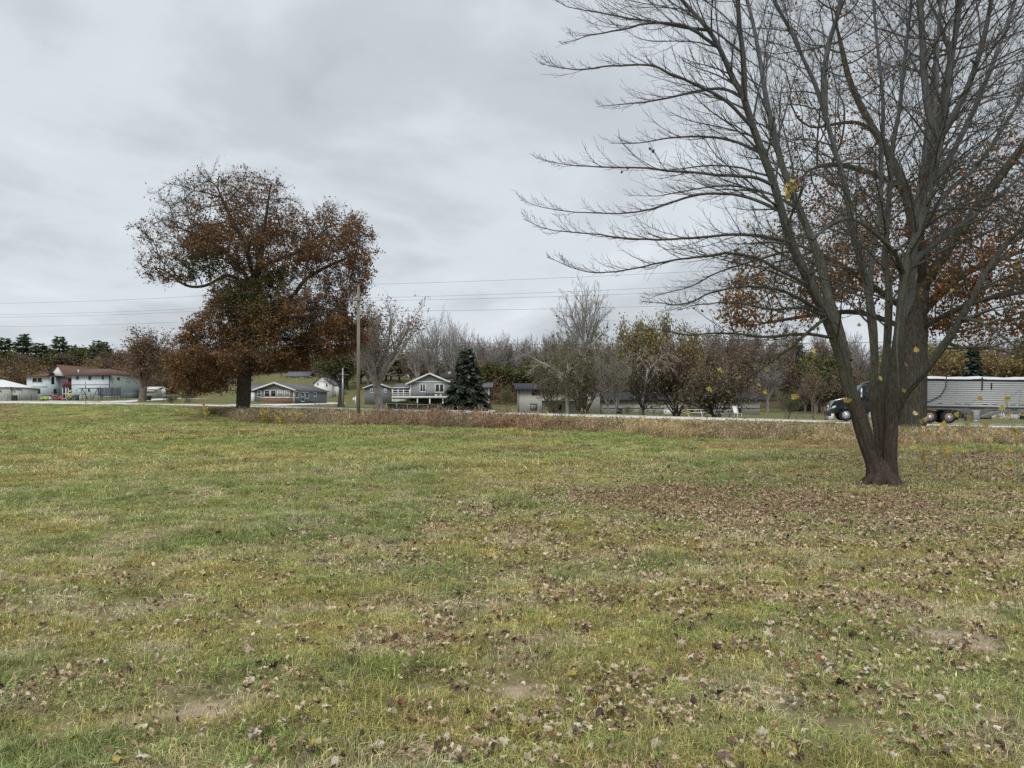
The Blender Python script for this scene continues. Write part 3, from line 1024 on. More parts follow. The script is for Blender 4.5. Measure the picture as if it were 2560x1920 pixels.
def make_tree(name, label, seed, S, h_trunk, r_trunk, limbs, limb_len, limb_ang, bark, leaves=None, group=None, stems=1, stem_spread=0.3, cat='tree'):
    rng = np.random.default_rng(seed)
    root = thing(name, label, cat, group=group)
    T, B, tips = Tubes(), Tubes(), []
    for s in range(stems):
        a0 = rng.uniform(0, 6.28)
        lean = stem_spread if stems > 1 else 0.05
        d = np.array([math.cos(a0) * lean, math.sin(a0) * lean, 1.0])
        pts, de = shoot(rng, (0.25 * math.cos(a0) * (stems > 1), 0.25 * math.sin(a0) * (stems > 1), -0.15), d, h_trunk, 5, 0.04, lambda t: (0, 0, 0.02))
        rt = r_trunk * (1 if stems == 1 else 0.6)
        rad = np.linspace(rt, rt * 0.72, 6); rad[0] *= 1.35
        T.add(pts, rad, 10)
        nl = max(2, limbs // stems)
        az = rng.uniform(0, 6.28)
        for k in range(nl):
            t = 0.62 + 0.38 * (k + 0.5) / nl if nl > 1 else 1
            f = t * 5; i = min(int(f), 4); f -= i
            q = pts[i] * (1 - f) + pts[i + 1] * f
            az += 2.4
            ang = limb_ang * rng.uniform(0.5, 1.25)
            dl = np.array([math.cos(az) * math.sin(ang), math.sin(az) * math.sin(ang), math.cos(ang)]) + de * 0.3
            grow(B, rng, q, dl, limb_len * rng.uniform(0.8, 1.15), rt * 0.5, 0, S, tips)
    obj('trunk', T.mesh('trunk'), bark, root)
    obj('crown', B.mesh('crown'), bark, root)
    if leaves:
        obj('foliage', leaf_cloud(tips, leaves['n'], leaves['size'], rng, leaves['pal'], leaves.get('spread', 0.25)), M_leaf, root)
    root['h'] = float(max(v[:, 2].max() for v in B.V))
    root['w'] = float(max(np.abs(v[:, :2]).max() for v in B.V))
    return root


S_VASE = dict(n=[7, 5, 4, 3], wander=[0.07, 0.10, 0.13, 0.16], trop=[0.06, 0.07, 0.08, 0.08], taper=[0.35, 0.4, 0.5, 0.7], nc=[8, 6, 6], t0=[0.2, 0.2, 0.15], ang=[0.62, 0.65, 0.7], lr=[0.5, 0.48, 0.42], rr=[0.55, 0.55, 0.6], rmin=0.011)
S_WOOD = dict(n=[6, 4, 3, 2], wander=[0.09, 0.12, 0.15, 0.18], trop=[0.10, 0.09, 0.08, 0.05], taper=[0.3, 0.4, 0.5, 0.7], nc=[8, 6, 6], t0=[0.2, 0.2, 0.15], ang=[0.6, 0.7, 0.75], lr=[0.46, 0.46, 0.42], rr=[0.5, 0.55, 0.6], rmin=0.017)
S_DROOP = dict(n=[8, 7, 5, 3], wander=[0.08, 0.08, 0.10, 0.14], trop=[-0.04, lambda t: (0, 0, -0.14), lambda t: (0, 0, -0.16), -0.05], taper=[0.4, 0.4, 0.5, 0.7], nc=[6, 7, 6], t0=[0.35, 0.2, 0.2], ang=[0.7, 0.5, 0.5], lr=[0.55, 0.5, 0.4], rr=[0.6, 0.55, 0.6], rmin=0.012)


# ---- space colonisation, for the two big oaks
def colonise(nodes, parents, attr, di, dk, step, iters, rng, up=0.0):
    nodes = [np.array(p, float) for p in nodes]
    parents = list(parents)
    A = np.array(attr)
    nd = np.full(len(A), 1e9); ni = np.zeros(len(A), int)
    fresh = list(range(len(nodes)))
    for it in range(iters):
        if len(A) == 0: break
        Pn = np.array([nodes[i] for i in fresh])
        d2 = np.linalg.norm(A[:, None, :] - Pn[None], axis=2)
        j = d2.argmin(1); dm = d2[np.arange(len(A)), j]
        better = dm < nd
        nd[better] = dm[better]; ni[better] = np.array(fresh)[j[better]]
        kill = nd < dk
        if kill.any():
            A, nd, ni = A[~kill], nd[~kill], ni[~kill]
        act = nd < di
        if not act.any(): break
        fresh = []
        for k in np.unique(ni[act]):
            dirs = A[act & (ni == k)] - nodes[k]
            dirs /= np.linalg.norm(dirs, axis=1)[:, None]
            v = dirs.sum(0)
            v = unit(v) + rng.normal(size=3) * 0.16 + np.array([0, 0, up])
            nodes.append(nodes[k] + unit(v) * step)
            parents.append(int(k)); fresh.append(len(nodes) - 1)
    return np.array(nodes), np.array(parents)


def skeleton(nodes, parents, rtip, expo, rmax):
    n = len(nodes)
    kids = [[] for _ in range(n)]
    for i, p in enumerate(parents):
        if p >= 0: kids[p].append(i)
    order, st = [], [i for i in range(n) if parents[i] < 0]
    while st:
        i = st.pop(); order.append(i); st += kids[i]
    rad = np.zeros(n)
    for i in reversed(order):
        rad[i] = rtip if not kids[i] else sum(rad[c] ** expo for c in kids[i]) ** (1 / expo)
    root = [i for i in range(n) if parents[i] < 0][0]
    rad = rtip + (rad - rtip) * (rmax - rtip) / (rad[root] - rtip)
    sm = nodes.copy()
    for i in order:
        if parents[i] >= 0 and len(kids[i]) >= 1:
            c = max(kids[i], key=lambda q: rad[q])
            sm[i] = 0.5 * nodes[i] + 0.25 * (nodes[parents[i]] + nodes[c])
    chains, st = [], [(i, None) for i in range(n) if parents[i] < 0]
    while st:
        i, frm = st.pop()
        pts, rr = ([], []) if frm is None else ([sm[frm]], [min(rad[frm], rad[i] * 1.25)])
        while True:
            pts.append(sm[i]); rr.append(rad[i])
            if not kids[i]: break
            ks = sorted(kids[i], key=lambda q: -rad[q])
            for c in ks[1:]: st.append((c, i))
            i = ks[0]
        if len(pts) > 1: chains.append((np.array(pts), np.array(rr)))
    return sm, rad, chains


def ellipsoid_points(rng, n, c, r, shell=0.35):
    d = rng.normal(size=(n, 3)); d /= np.linalg.norm(d, axis=1)[:, None]
    q = (shell + (1 - shell) * rng.uniform(size=(n, 1)) ** (1 / 2.2)) * rng.uniform(0.82, 1.14, (n, 1))
    return np.array(c) + d * q * np.array(r)


def guided(lines, base):
    """joins polylines into one starting skeleton; each line starts at the node nearest to its first point"""
    nodes, parents = [], []
    for li, pts in enumerate(lines):
        pts = catmull(pts, 4) - base
        if li == 0:
            prev = -1
        else:
            prev = int(np.argmin(np.linalg.norm(np.array(nodes) - pts[0], axis=1)))
            pts = pts[1:]
        for p in pts:
            nodes.append(p); parents.append(prev); prev = len(nodes) - 1
    return nodes, parents


def twigs_on(T, nodes, parents, rad, rthr, per, L, rng, rt, upw=0.25):
    """short side twigs on the thin shoots; returns points along them for leaves"""
    thin = np.repeat(np.where((rad < rthr) & (parents >= 0))[0], per)
    n = len(thin)
    d0 = nodes[thin] - nodes[parents[thin]]; d0 /= np.linalg.norm(d0, axis=1)[:, None] + 1e-9
    d = d0 * 0.7 + rng.normal(size=(n, 3)) * 0.7 + np.array([0, 0, upw]); d /= np.linalg.norm(d, axis=1)[:, None]
    l = (L * rng.uniform(0.5, 1.3, n))[:, None]
    p1 = nodes[thin] + d * l * 0.5
    d = d + rng.normal(size=(n, 3)) * 0.4 + np.array([0, 0, 0.15]); d /= np.linalg.norm(d, axis=1)[:, None]
    p2 = p1 + d * l * 0.5
    T.batch(np.stack([nodes[thin], p1, p2], 1), np.tile(np.array([[rt, rt * 0.8, rt * 0.5]]), (n, 1)))
    return np.concatenate([p1, p2])


# ---------------- the big rust-leaved oak by the far weeds
D0 = 70.0
def Z7(x, y, dy=0.0):
    return np.array(P(300 + x / 2.37, 400 + y / 2.37, D0 + dy)) * np.array([1, 1, 1])


base = np.array([PX(607, D0), D0, G(PX(607, D0), D0)])
rng = np.random.default_rng(5)
lines = [
    [base - [0, 0, 0.2], Z7(735, 1330), Z7(742, 1220), Z7(765, 1050), Z7(785, 880), Z7(795, 720)],
    [Z7(795, 720), Z7(772, 620, -0.6), Z7(740, 500, -1.2), Z7(660, 350, -1.5), Z7(600, 220, -2)],
    [Z7(795, 720), Z7(835, 600, 0.6), Z7(850, 450, 1.2), Z7(880, 230, 2), Z7(900, 120, 2)],
    [Z7(835, 640), Z7(960, 580, -1), Z7(1060, 540, -1.5), Z7(1200, 430, -2)],
    [Z7(785, 880), Z7(1000, 830, 1.5), Z7(1090, 715, 2), Z7(1250, 620, 2.5), Z7(1400, 560, 2)],
    [Z7(780, 920), Z7(1060, 885, -2), Z7(1200, 880, -2.6), Z7(1380, 910, -2.5)],
    [Z7(790, 760), Z7(640, 680, 1), Z7(520, 742, 2), Z7(390, 745, 2.5), Z7(260, 650, 3), Z7(170, 640, 3)],
    [Z7(795, 740), Z7(600, 520, 3), Z7(400, 420, 4), Z7(220, 370, 4)],
    [Z7(765, 1050), Z7(640, 1100, -3), Z7(520, 1150, -5), Z7(430, 1250, -6)],
    [Z7(765, 1050), Z7(950, 1060, 3), Z7(1180, 1080, 5), Z7(1350, 1120, 6)],
    [Z7(765, 1060), Z7(800, 1080, -4), Z7(860, 1130, -7)],
    [Z7(765, 1030), Z7(720, 1060, 4), Z7(640, 1130, 7)],
    [Z7(795, 720), Z7(820, 560, 4), Z7(860, 420, 7)],
    [Z7(795, 720), Z7(760, 560, -4), Z7(780, 420, -7)],
]
nodes, parents = guided(lines, base)
U = 1 / 64.7
def E(cx, cy, rx, ry, rz, n, dy=0.0, shell=0.45):
    return ellipsoid_points(rng, n, Z7(cx, cy, dy) - base, (rx * U, rz, ry * U), shell)
att = np.concatenate([
    E(640, 330, 400, 270, 6.5, 1700), E(860, 330, 210, 230, 5.5, 500), E(1270, 540, 225, 270, 5.0, 900), E(330, 480, 220, 170, 4.5, 420),
    E(270, 640, 170, 100, 3.5, 300, 2), E(900, 560, 380, 170, 6, 650), E(820, 820, 250, 180, 5.0, 600), E(880, 1010, 330, 150, 6.5, 700),
    E(560, 1190, 235, 150, 6.0, 560, -2), E(1200, 1040, 260, 150, 6.0, 520, 2), E(800, 1180, 300, 100, 7.0, 520), E(1400, 700, 90, 130, 3, 160), E(740, 840, 170, 120, 5.0, 360), E(1130, 800, 260, 140, 5.5, 220), E(1050, 930, 380, 110, 6.5, 560), E(640, 560, 330, 160, 6.5, 520), E(470, 1330, 140, 60, 3, 120, -3), E(560, 1050, 150, 120, 5.0, 300, -1)])
nodes, parents = colonise(nodes, parents, att, 2.6, 0.55, 0.34, 90, rng, 0.05)
sm, rad, chains = skeleton(nodes, parents, 0.016, 1.98, 0.62)
oak = thing('oak_tree', 'huge spreading oak with rust-brown leaves beside the utility pole', 'tree', tuple(base))
T, B, W = Tubes(), Tubes(), Tubes()
for ci, (pts, rr) in enumerate(chains):
    if ci == 0:
        rr = rr.copy(); rr[0] *= 1.35; T.add(pts, rr, 14)
    else:
        B.add(pts, rr)
lp = twigs_on(W, sm, parents, rad, 0.04, 3, 0.75, rng, 0.010)
obj('trunk', T.mesh('trunk'), M_bark_oak, oak)
obj('branches', B.mesh('branches'), M_bark_oak, oak)
tag(obj('twigs', W.mesh('twigs'), M_bark_oak, oak), kind='stuff')
q = lp[rng.integers(0, len(lp), 300000)] + rng.normal(size=(300000, 3)) * 0.17
qx = 300 + 0 * q[:, 0]
wp = q + base
zx = ((wp[:, 0] / wp[:, 1] * F_PX + CX) - 300) * 2.37
zy = (HY - (wp[:, 2] - EYE) / wp[:, 1] * F_PX - 400) * 2.37
dens = np.interp(zy, [80, 250, 420, 600, 760, 900, 1000, 1400], [0.06, 0.15, 0.40, 0.50, 0.62, 0.9, 1.0, 1.0])
dens = dens * np.where((zx < 400) & (zy < 800), 0.42, 1.0)
dens = dens * np.interp(fbm(wp[:, 0] * 0.42 + wp[:, 1] * 0.35, wp[:, 2] * 0.8 + wp[:, 1] * 0.2, 151, 3), [0.40, 0.56], [0.10, 1.25])
dens = dens * np.where((zx > 980) & (zy > 600) & (zy < 920), 0.62, 1.0)
bx = np.exp(-(((zx - 735) / 80) ** 2 + ((zy - 1180) / 70) ** 2))         # opening round the trunk below the first limbs
dens = dens * (1 - 0.85 * bx) * np.where((zy > 1250) & (zx > 640), np.where(zx < 900, 0.25, 0.08), 1.0) * np.where(zy > 1400, 0.2, 1.0)
k = rng.uniform(size=len(q)) < dens
q, zx, zy = q[k], zx[k], zy[k]
rust = np.array([0.285, 0.15, 0.068]); brn = np.array([0.20, 0.125, 0.072]); grn = np.array([0.085, 0.10, 0.034]); ylg = np.array([0.21, 0.155, 0.042]); red = np.array([0.21, 0.095, 0.06])
nn = len(q)
u = rng.uniform(size=nn)[:, None]
c = np.where(u < 0.5, brn, np.where(u < 0.88, rust, red))
g1 = np.maximum(np.exp(-(((zx - 480) / 150) ** 2 + ((zy - 640) / 90) ** 2)), np.exp(-(((zx - 760) / 200) ** 2 + ((zy - 800) / 100) ** 2)))
g1 = np.maximum(g1, 0.8 * np.exp(-(((zx - 900) / 160) ** 2 + ((zy - 690) / 80) ** 2)))
c = np.where(rng.uniform(size=(nn, 1)) < g1[:, None] * 0.95, grn, c)
g2 = np.exp(-(((zx - 830) / 230) ** 2 + ((zy - 1030) / 150) ** 2))
c = np.where(rng.uniform(size=(nn, 1)) < g2[:, None] * 0.5, ylg, c)
V, Fq, C = cards(q, rng.uniform(0.11, 0.25, nn), rng, c * rng.uniform(0.6, 1.35, (nn, 1)))
obj('foliage', mesh_np('foliage', V, F3=Fq, col=C), M_leaf, oak)

# ---------------- the second oak, behind the clump maple
D0 = 38.0
base2 = np.array([PX(2279, D0), D0, G(PX(2279, D0), D0)])
def Q(px, py, dy=0.0):
    return np.array(P(px, py, D0 + dy))
rng = np.random.default_rng(8)
lines = [
    [base2 - [0, 0, 0.3], Q(2281, 1040), Q(2282, 950), Q(2283, 850), Q(2290, 770), Q(2300, 720)],
    [Q(2298, 740), Q(2350, 650, -1), Q(2430, 540, -2), Q(2500, 440, -3), Q(2570, 350, -3.5), Q(2650, 230, -4)],
    [Q(2300, 720), Q(2290, 600, 1), Q(2262, 470, 1.6), Q(2200, 350, 2.4), Q(2140, 305, 3), Q(2040, 320, 4)],
    [Q(2290, 600, 1), Q(2310, 420, 3), Q(2330, 230, 4), Q(2340, 60, 5)],
    [Q(2284, 790), Q(2160, 700, -2), Q(2060, 640, -3.2), Q(1960, 600, -4)],
    [Q(2284, 800), Q(2400, 690, 3), Q(2520, 640, 4.5), Q(2640, 600, 5)],
    [Q(2283, 830), Q(2150, 780, 2.5), Q(2020, 790, 4), Q(1900, 810, 5)],
    [Q(2262, 470, 1.6), Q(2170, 430, 0), Q(2080, 410, -1.5), Q(2010, 430, -2)],
    [Q(2300, 720), Q(2300, 520, -2), Q(2340, 340, -3), Q(2380, 150, -3)],
    [Q(2283, 830), Q(2420, 760, -2.5), Q(2560, 730, -4), Q(2680, 720, -5)],
    [Q(2200, 350, 2.4), Q(2130, 220, 3), Q(2100, 100, 3)],
]
nodes, parents = guided(lines, base2)
U = D0 / F_PX
def E2(px, py, rx, ry, rz, n, dy=0.0, shell=0.4):
    return ellipsoid_points(rng, n, Q(px, py, dy) - base2, (rx * U, rz, ry * U), shell)
att = np.concatenate([E2(2330, 300, 420, 380, 7.0, 2300), E2(2560, 560, 260, 220, 6, 800), E2(2040, 650, 200, 130, 5, 620), E2(2250, 640, 260, 120, 6, 420), E2(2500, 770, 220, 80, 5, 420), E2(1930, 760, 130, 90, 4, 260), E2(2180, 60, 300, 160, 6, 600)])
nodes, parents = colonise(nodes, parents, att, 2.4, 0.55, 0.32, 90, rng, 0.03)
sm, rad, chains = skeleton(nodes, parents, 0.010, 1.85, 0.64)
oak2 = thing('oak_tree', 'old oak with thick trunk and rust leaves behind the clump maple', 'tree', tuple(base2))
T, B, W = Tubes(), Tubes(), Tubes()
for ci, (pts, rr) in enumerate(chains):
    if ci == 0:
        rr = rr.copy()
        hgt = pts[:, 2]
        rr[:3] *= [1.3, 1.12, 1.03]; T.add(pts, rr, 18)
    else:
        B.add(pts, rr)
lp = twigs_on(W, sm, parents, rad, 0.026, 4, 0.62, rng, 0.0055)
obj('trunk', T.mesh('trunk'), M_bark_oak, oak2)
obj('branches', B.mesh('branches'), M_bark_oak, oak2)
tag(obj('twigs', W.mesh('twigs'), M_bark_oak, oak2), kind='stuff')
q = lp[rng.integers(0, len(lp), 130000)] + rng.normal(size=(130000, 3)) * 0.18
wp = q + base2
zx = wp[:, 0] / wp[:, 1] * F_PX + CX
zy = HY - (wp[:, 2] - EYE) / wp[:, 1] * F_PX
dens = np.interp(zy, [0, 250, 420, 520, 640, 700, 850, 880], [0.05, 0.09, 0.28, 0.5, 0.7, 1, 1, 0.15]) * np.interp(fbm(wp[:, 0] * 0.7, wp[:, 2] * 0.7 + wp[:, 1] * 0.4, 161, 3), [0.40, 0.62], [0.04, 1.0])
k = rng.uniform(size=len(q)) < dens
q = q[k]; nn = len(q); zy = zy[k]
u = rng.uniform(size=nn)[:, None]
c = np.where(u < 0.45, np.array([0.20, 0.105, 0.055]), np.where(u < 0.8, np.array([0.36, 0.18, 0.065]), np.where(u < 0.92, np.array([0.24, 0.11, 0.06]), np.array([0.24, 0.16, 0.05]))))
V, Fq, C = cards(q, rng.uniform(0.12, 0.21, nn), rng, c * rng.uniform(0.6, 1.35, (nn, 1)))
obj('foliage', mesh_np('foliage', V, F3=Fq, col=C), M_leaf, oak2)

# ---------------- the bare clump maple in front
DM = 14.6
mbase = np.array([PX(2205, DM), DM, G(PX(2205, DM), DM)])
def R8(x, y, dy=0.0):
    return np.array(P(1300 + x / 1.3167, y / 1.3167, DM + dy))
rng = np.random.default_rng(21)
maple = thing('maple_tree', 'bare many-stemmed maple with long sweeping twigs on the lawn', 'tree', tuple(mbase))
wpx = DM / F_PX / 1.3167       # metres per zoom unit
LIMBS = [  # points (x, y, depth offset), half-widths in zoom units at start and end, first-order shoots, side bias
    ([(1184, 1600, 0), (1162, 1520, 0), (1136, 1449, -.05), (1122, 1401, -.1), (1106, 1347, -.15), (1080, 1266, -.2), (1065, 1190, -.25), (1042, 1120, -.3), (1005, 1030, -.4), (962, 950, -.5), (925, 870, -.6), (890, 790, -.7), (860, 690, -.8), (830, 590, -.9), (798, 505, -1.0), (765, 410, -1.1), (735, 320, -1.2), (702, 262, -1.2), (675, 200, -1.3), (640, 130, -1.3), (600, 75, -1.4), (555, 25, -1.4), (500, -40, -1.5), (440, -120, -1.5)], 31, 5),
    ([(1075, 1190, -.2), (1048, 1090, 0), (1015, 980, .2), (985, 850, .4), (940, 740, .6), (900, 640, .7), (862, 540, .8), (840, 450, .9), (815, 350, 1.0), (795, 230, 1.1), (772, 100, 1.2), (745, -10, 1.3), (710, -120, 1.4)], 21, 6),
    ([(738, 330, -1.2), (735, 200, -1.4), (722, 80, -1.5), (712, -20, -1.6), (690, -140, -1.7)], 12, 5),
    ([(1194, 1590, 0), (1188, 1470, .15), (1178, 1401, .25), (1165, 1320, .35), (1163, 1250, .4), (1166, 1150, .5), (1152, 1000, .65), (1126, 880, .8), (1097, 770, .9), (1080, 660, 1.0), (1056, 560, 1.1), (1030, 470, 1.2), (1000, 365, 1.3), (970, 275, 1.4), (935, 200, 1.5), (895, 110, 1.6), (860, 45, 1.6), (815, -40, 1.7), (760, -130, 1.8)], 20, 6),
    ([(1004, 380, 1.3), (1000, 260, 1.2), (1015, 150, 1.1), (1045, 50, 1.0), (1062, -30, .9), (1080, -130, .8)], 14, 7),
    ([(1202, 1590, 0), (1198, 1480, .1), (1196, 1400, .1), (1197, 1260, .1), (1210, 1110, .1), (1214, 960, 0), (1202, 850, 0), (1210, 720, -.1), (1220, 600, -.2), (1228, 480, -.3), (1250, 350, -.4), (1266, 200, -.5), (1280, 80, -.5), (1292, -40, -.6), (1300, -140, -.6)], 19, 4),
    ([(1212, 1590, 0), (1218, 1480, -.1), (1222, 1400, -.15), (1228, 1260, -.3), (1250, 1060, -.5), (1268, 890, -.6), (1300, 790, -.7), (1330, 700, -.8), (1350, 620, -.9), (1371, 530, -1.0), (1393, 430, -1.1), (1405, 330, -1.2), (1420, 200, -1.3), (1440, 80, -1.4), (1452, -30, -1.5), (1465, -140, -1.6)], 25, 6),
    ([(1386, 465, -1.05), (1345, 370, -1.0), (1327, 200, -.9), (1320, 50, -.9), (1316, -50, -.9), (1310, -150, -.9)], 15, 8),
    ([(1218, 1440, 0), (1252, 1320, -.3), (1330, 1220, -.7), (1400, 1130, -1.0), (1450, 1050, -1.2), (1500, 960, -1.4), (1540, 890, -1.5), (1600, 805, -1.7), (1680, 730, -2), (1780, 660, -2.2)], 18, 6),
    ([(1350, 620, -.9), (1425, 500, -.6), (1500, 350, -.3), (1560, 200, 0), (1610, 60, .3), (1650, -60, .5)], 13, 6),
    ([(1393, 440, -1.1), (1468, 300, -1.4), (1520, 150, -1.7), (1552, 0, -1.9), (1575, -120, -2)], 12, 6),
    ([(1300, 790, -.7), (1400, 640, 0), (1500, 550, .5), (1590, 420, .9), (1670, 290, 1.3), (1740, 180, 1.6)], 12, 5),
    ([(1266, 900, -.6), (1330, 830, .2), (1420, 765, .8), (1520, 690, 1.4), (1640, 590, 2.0), (1740, 520, 2.3)], 13, 5),
    ([(1262, 900, -.6), (1235, 835, -1.1), (1170, 770, -1.6), (1095, 722, -2.0), (1030, 735, -2.3), (960, 790, -2.6)], 10, 4),
    ([(1166, 1150, .5), (1150, 1010, 1.2), (1160, 850, 1.8), (1185, 690, 2.3), (1190, 520, 2.7), (1195, 350, 3.0), (1180, 180, 3.2), (1165, 20, 3.4), (1160, -100, 3.5)], 15, 6),
    ([(1256, 1050, -.5), (1290, 960, .4), (1300, 800, 1.0), (1310, 640, 1.5), (1340, 480, 1.9), (1370, 330, 2.2), (1375, 150, 2.5), (1385, 0, 2.7), (1390, -110, 2.8)], 15, 6),
]
SIDE = [  # the long sweeping side branches at left, traced one by one
    [(945, 935, -.6), (850, 888, -1.0), (770, 852, -1.2), (680, 838, -1.4), (600, 845, -1.5), (500, 858, -1.6), (400, 882, -1.7), (300, 902, -1.8), (220, 905, -1.9), (140, 880, -1.9), (78, 855, -2)],
    [(895, 800, -.7), (800, 782, -1.2), (700, 776, -1.5), (560, 790, -1.8), (450, 797, -2), (330, 790, -2.2), (200, 772, -2.3), (90, 762, -2.4), (10, 728, -2.5)],
    [(862, 700, -.8), (760, 655, -.6), (640, 640, -.3), (540, 655, 0), (440, 690, .2), (330, 706, .3), (190, 705, .4), (80, 690, .4), (10, 665, .5)],
    [(835, 610, -.9), (760, 582, -1.2), (640, 575, -1.5), (520, 565, -1.8), (400, 556, -2.1), (270, 550, -2.2), (150, 540, -2.3), (70, 520, -2.4)],
    [(768, 425, -1.1), (680, 340, -1.4), (590, 290, -1.6), (500, 245, -1.8), (420, 212, -2), (300, 215, -2.1), (180, 222, -2.2), (110, 215, -2.2), (60, 200, -2.3)],
    [(735, 325, -1.2), (660, 290, -.8), (540, 310, -.4), (430, 330, -.1), (330, 340, 0), (250, 345, .1)],
    [(660, 160, -1.3), (560, 95, -1.6), (450, 75, -1.8), (340, 100, -2), (230, 120, -2.2), (150, 140, -2.3)],
    [(620, 100, -1.3), (500, 80, -1.1), (380, 60, -.9), (270, 35, -.7), (170, 15, -.5), (110, -10, -.5)],
    [(1010, 1040, -.4), (930, 1005, -1), (830, 1010, -1.5), (720, 985, -2), (600, 990, -2.3), (520, 1010, -2.5)],
    [(1030, 1110, -.3), (930, 1100, -.9), (800, 1108, -1.4), (680, 1095, -1.8), (560, 1105, -2.1), (460, 1090, -2.4), (380, 1092, -2.5)],
    [(1010, 1040, -.4), (900, 1130, -1.2), (830, 1180, -1.7), (760, 1230, -2.1), (690, 1270, -2.3), (600, 1290, -2.5), (530, 1275, -2.6)],
    [(985, 870, .4), (890, 830, 1.0), (780, 860, 1.5), (660, 900, 2), (560, 950, 2.3), (470, 970, 2.5), (400, 1000, 2.6)],
    [(930, 700, .6), (830, 640, 1.2), (700, 610, 1.7), (580, 620, 2.1), (460, 640, 2.4), (360, 640, 2.6)],
    [(1000, 1030, -.4), (880, 960, -1.8), (760, 940, -2.6), (640, 960, -3.2), (540, 1000, -3.6), (420, 990, -3.9)],
    [(798, 505, -1.0), (700, 455, -.5), (590, 440, 0), (480, 450, .4), (370, 470, .7), (290, 470, .9)],
    [(1450, 1050, -1.2), (1520, 1060, -1.6), (1590, 1100, -1.9), (1660, 1150, -2.1), (1720, 1180, -2.3)],
    [(1400, 1130, -1.0), (1460, 1150, -.6), (1530, 1150, -.2), (1610, 1130, .2), (1690, 1135, .5)],
    [(1246, 1050, -.5), (1240, 1150, -.9), (1243, 1250, -1.1), (1238, 1330, -1.15)],
    [(1330, 700, -.8), (1430, 680, -1.4), (1530, 690, -1.9), (1640, 740, -2.3), (1720, 790, -2.5)],
    [(1500, 960, -1.4), (1580, 940, -1.0), (1660, 960, -.7), (1760, 1010, -.5)],
]
S_M = dict(n=[8, 6, 3], wander=[0.05, 0.07, 0.12], trop=[lambda t: (0, 0, 0.03 - 0.10 * (t > 0.2) * (t < 0.6) + 0.12 * (t > 0.75)), lambda t: (0, 0, 0.05 + 0.10 * t), 0.10], taper=[0.28, 0.35, 0.6], nc=[9, 6], t0=[0.25, 0.15], ang=[0.55, 0.65], lr=[0.42, 0.34], rr=[0.5, 0.6], rmin=0.0024)
S_M2 = dict(n=[6, 3], wander=[0.06, 0.12], trop=[lambda t: (0, 0, 0.03 + 0.12 * t), 0.10], taper=[0.3, 0.6], nc=[8], t0=[0.15], ang=[0.6], lr=[0.30], rr=[0.6], rmin=0.0024)
W = Tubes(); tips = []
crown_c = np.array([0.3, 0, 7.0])


def rough_tube(pts, rad, k, amp, rs):
    """limb with furrowed bark: wandering lengthwise ridges plus lumps"""
    V, F, _ = tube_arrays(pts, rad, k)
    n = len(pts)
    th = np.tile(np.arange(k), n) * (2 * math.pi / k)
    hh = np.repeat(np.concatenate([[0], np.cumsum(np.linalg.norm(np.diff(pts, axis=0), axis=1))]), k)
    r_ = np.random.default_rng(int(rs * 10) + 3)
    dis = 0.0
    for fr in (3, 5, 8, 11, 13):
        dis = dis + np.sin(fr * th + r_.uniform(0, 6.28) + 2.2 * np.sin(hh * r_.uniform(0.6, 1.6) + r_.uniform(0, 6))) * amp * r_.uniform(0.12, 0.3)
    dis = dis + (vnoise(np.cos(th) * 2 + rs, hh * 2.2 + np.sin(th) * 2, 9) - 0.5) * amp * 1.1
    c = np.repeat(pts, k, axis=0)
    V = c + (V - c) * (1 + dis)[:, None]
    return mesh_np('limb', V, F, smooth_shade=True)


for li, (pl, w0, w1) in enumerate(LIMBS):
    pts = catmull([R8(*p) for p in pl], 10 if w0 > 16 else 5) - mbase
    n = len(pts)
    t = np.linspace(0, 1, n)
    rad = (w0 * (1 - t) ** 1.4 + w1 * (1 - (1 - t) ** 1.4)) * wpx * 0.84
    if pl[0][1] > 1500:
        rad = rad * (1 + 0.55 * np.exp(-((pts[:, 2]) / 0.30) ** 2))
    me = rough_tube(pts, rad, 36 if w0 > 16 else 12, 0.24 if w0 > 16 else 0.14, li * 3.1)
    obj('limb', me, M_maple, maple)
    for k in range(3 if w0 > 16 else 1):                      # snapped-off stubs
        i = int(rng.uniform(0.12, 0.5) * (n - 1))
        dd_ = unit(rng.normal(size=3) * [1, 1, 0.4] + [0, -0.5, 0.5])
        L_ = rad[i] + rng.uniform(0.04, 0.14)
        V_, F_, F3_ = tube_arrays(np.array([pts[i], pts[i] + dd_ * L_ * 0.7, pts[i] + dd_ * L_]), np.array([0.035, 0.026, 0.02]) * rng.uniform(0.6, 1.1), 7, True)
        obj('stub', mesh_np('stub', V_, F_, F3_), M_maple, maple)
    # shoots that leave the limb all along its upper part
    lim_len = np.linalg.norm(np.diff(pts, axis=0), axis=1).sum()
    nsh = int(lim_len * 3.6)
    az = rng.uniform(0, 6.28)
    for k in range(nsh):
        tt_ = 0.30 + 0.70 * (k + rng.uniform(0, 1)) / nsh
        i = min(int(tt_ * (n - 1)), n - 2)
        q = pts[i]
        if q[2] < 1.9: continue
        dl = unit(pts[i + 1] - pts[i])
        az += 2.4 + rng.normal() * 0.3
        u_ = unit(np.cross(dl, [0.3, 0.9, 0.1])); v_ = np.cross(dl, u_)
        ang = rng.uniform(0.5, 0.95)
        outw = q - crown_c; outw[2] *= 0.3
        cd = dl * math.cos(ang) + (u_ * math.cos(az) + v_ * math.sin(az)) * math.sin(ang) + unit(outw) * 0.35
        L = rng.uniform(1.0, 3.0) * (1.15 - 0.5 * tt_)
        grow(W, rng, q, cd, L, min(rad[i] * 0.42, 0.022), 0, S_M, tips)
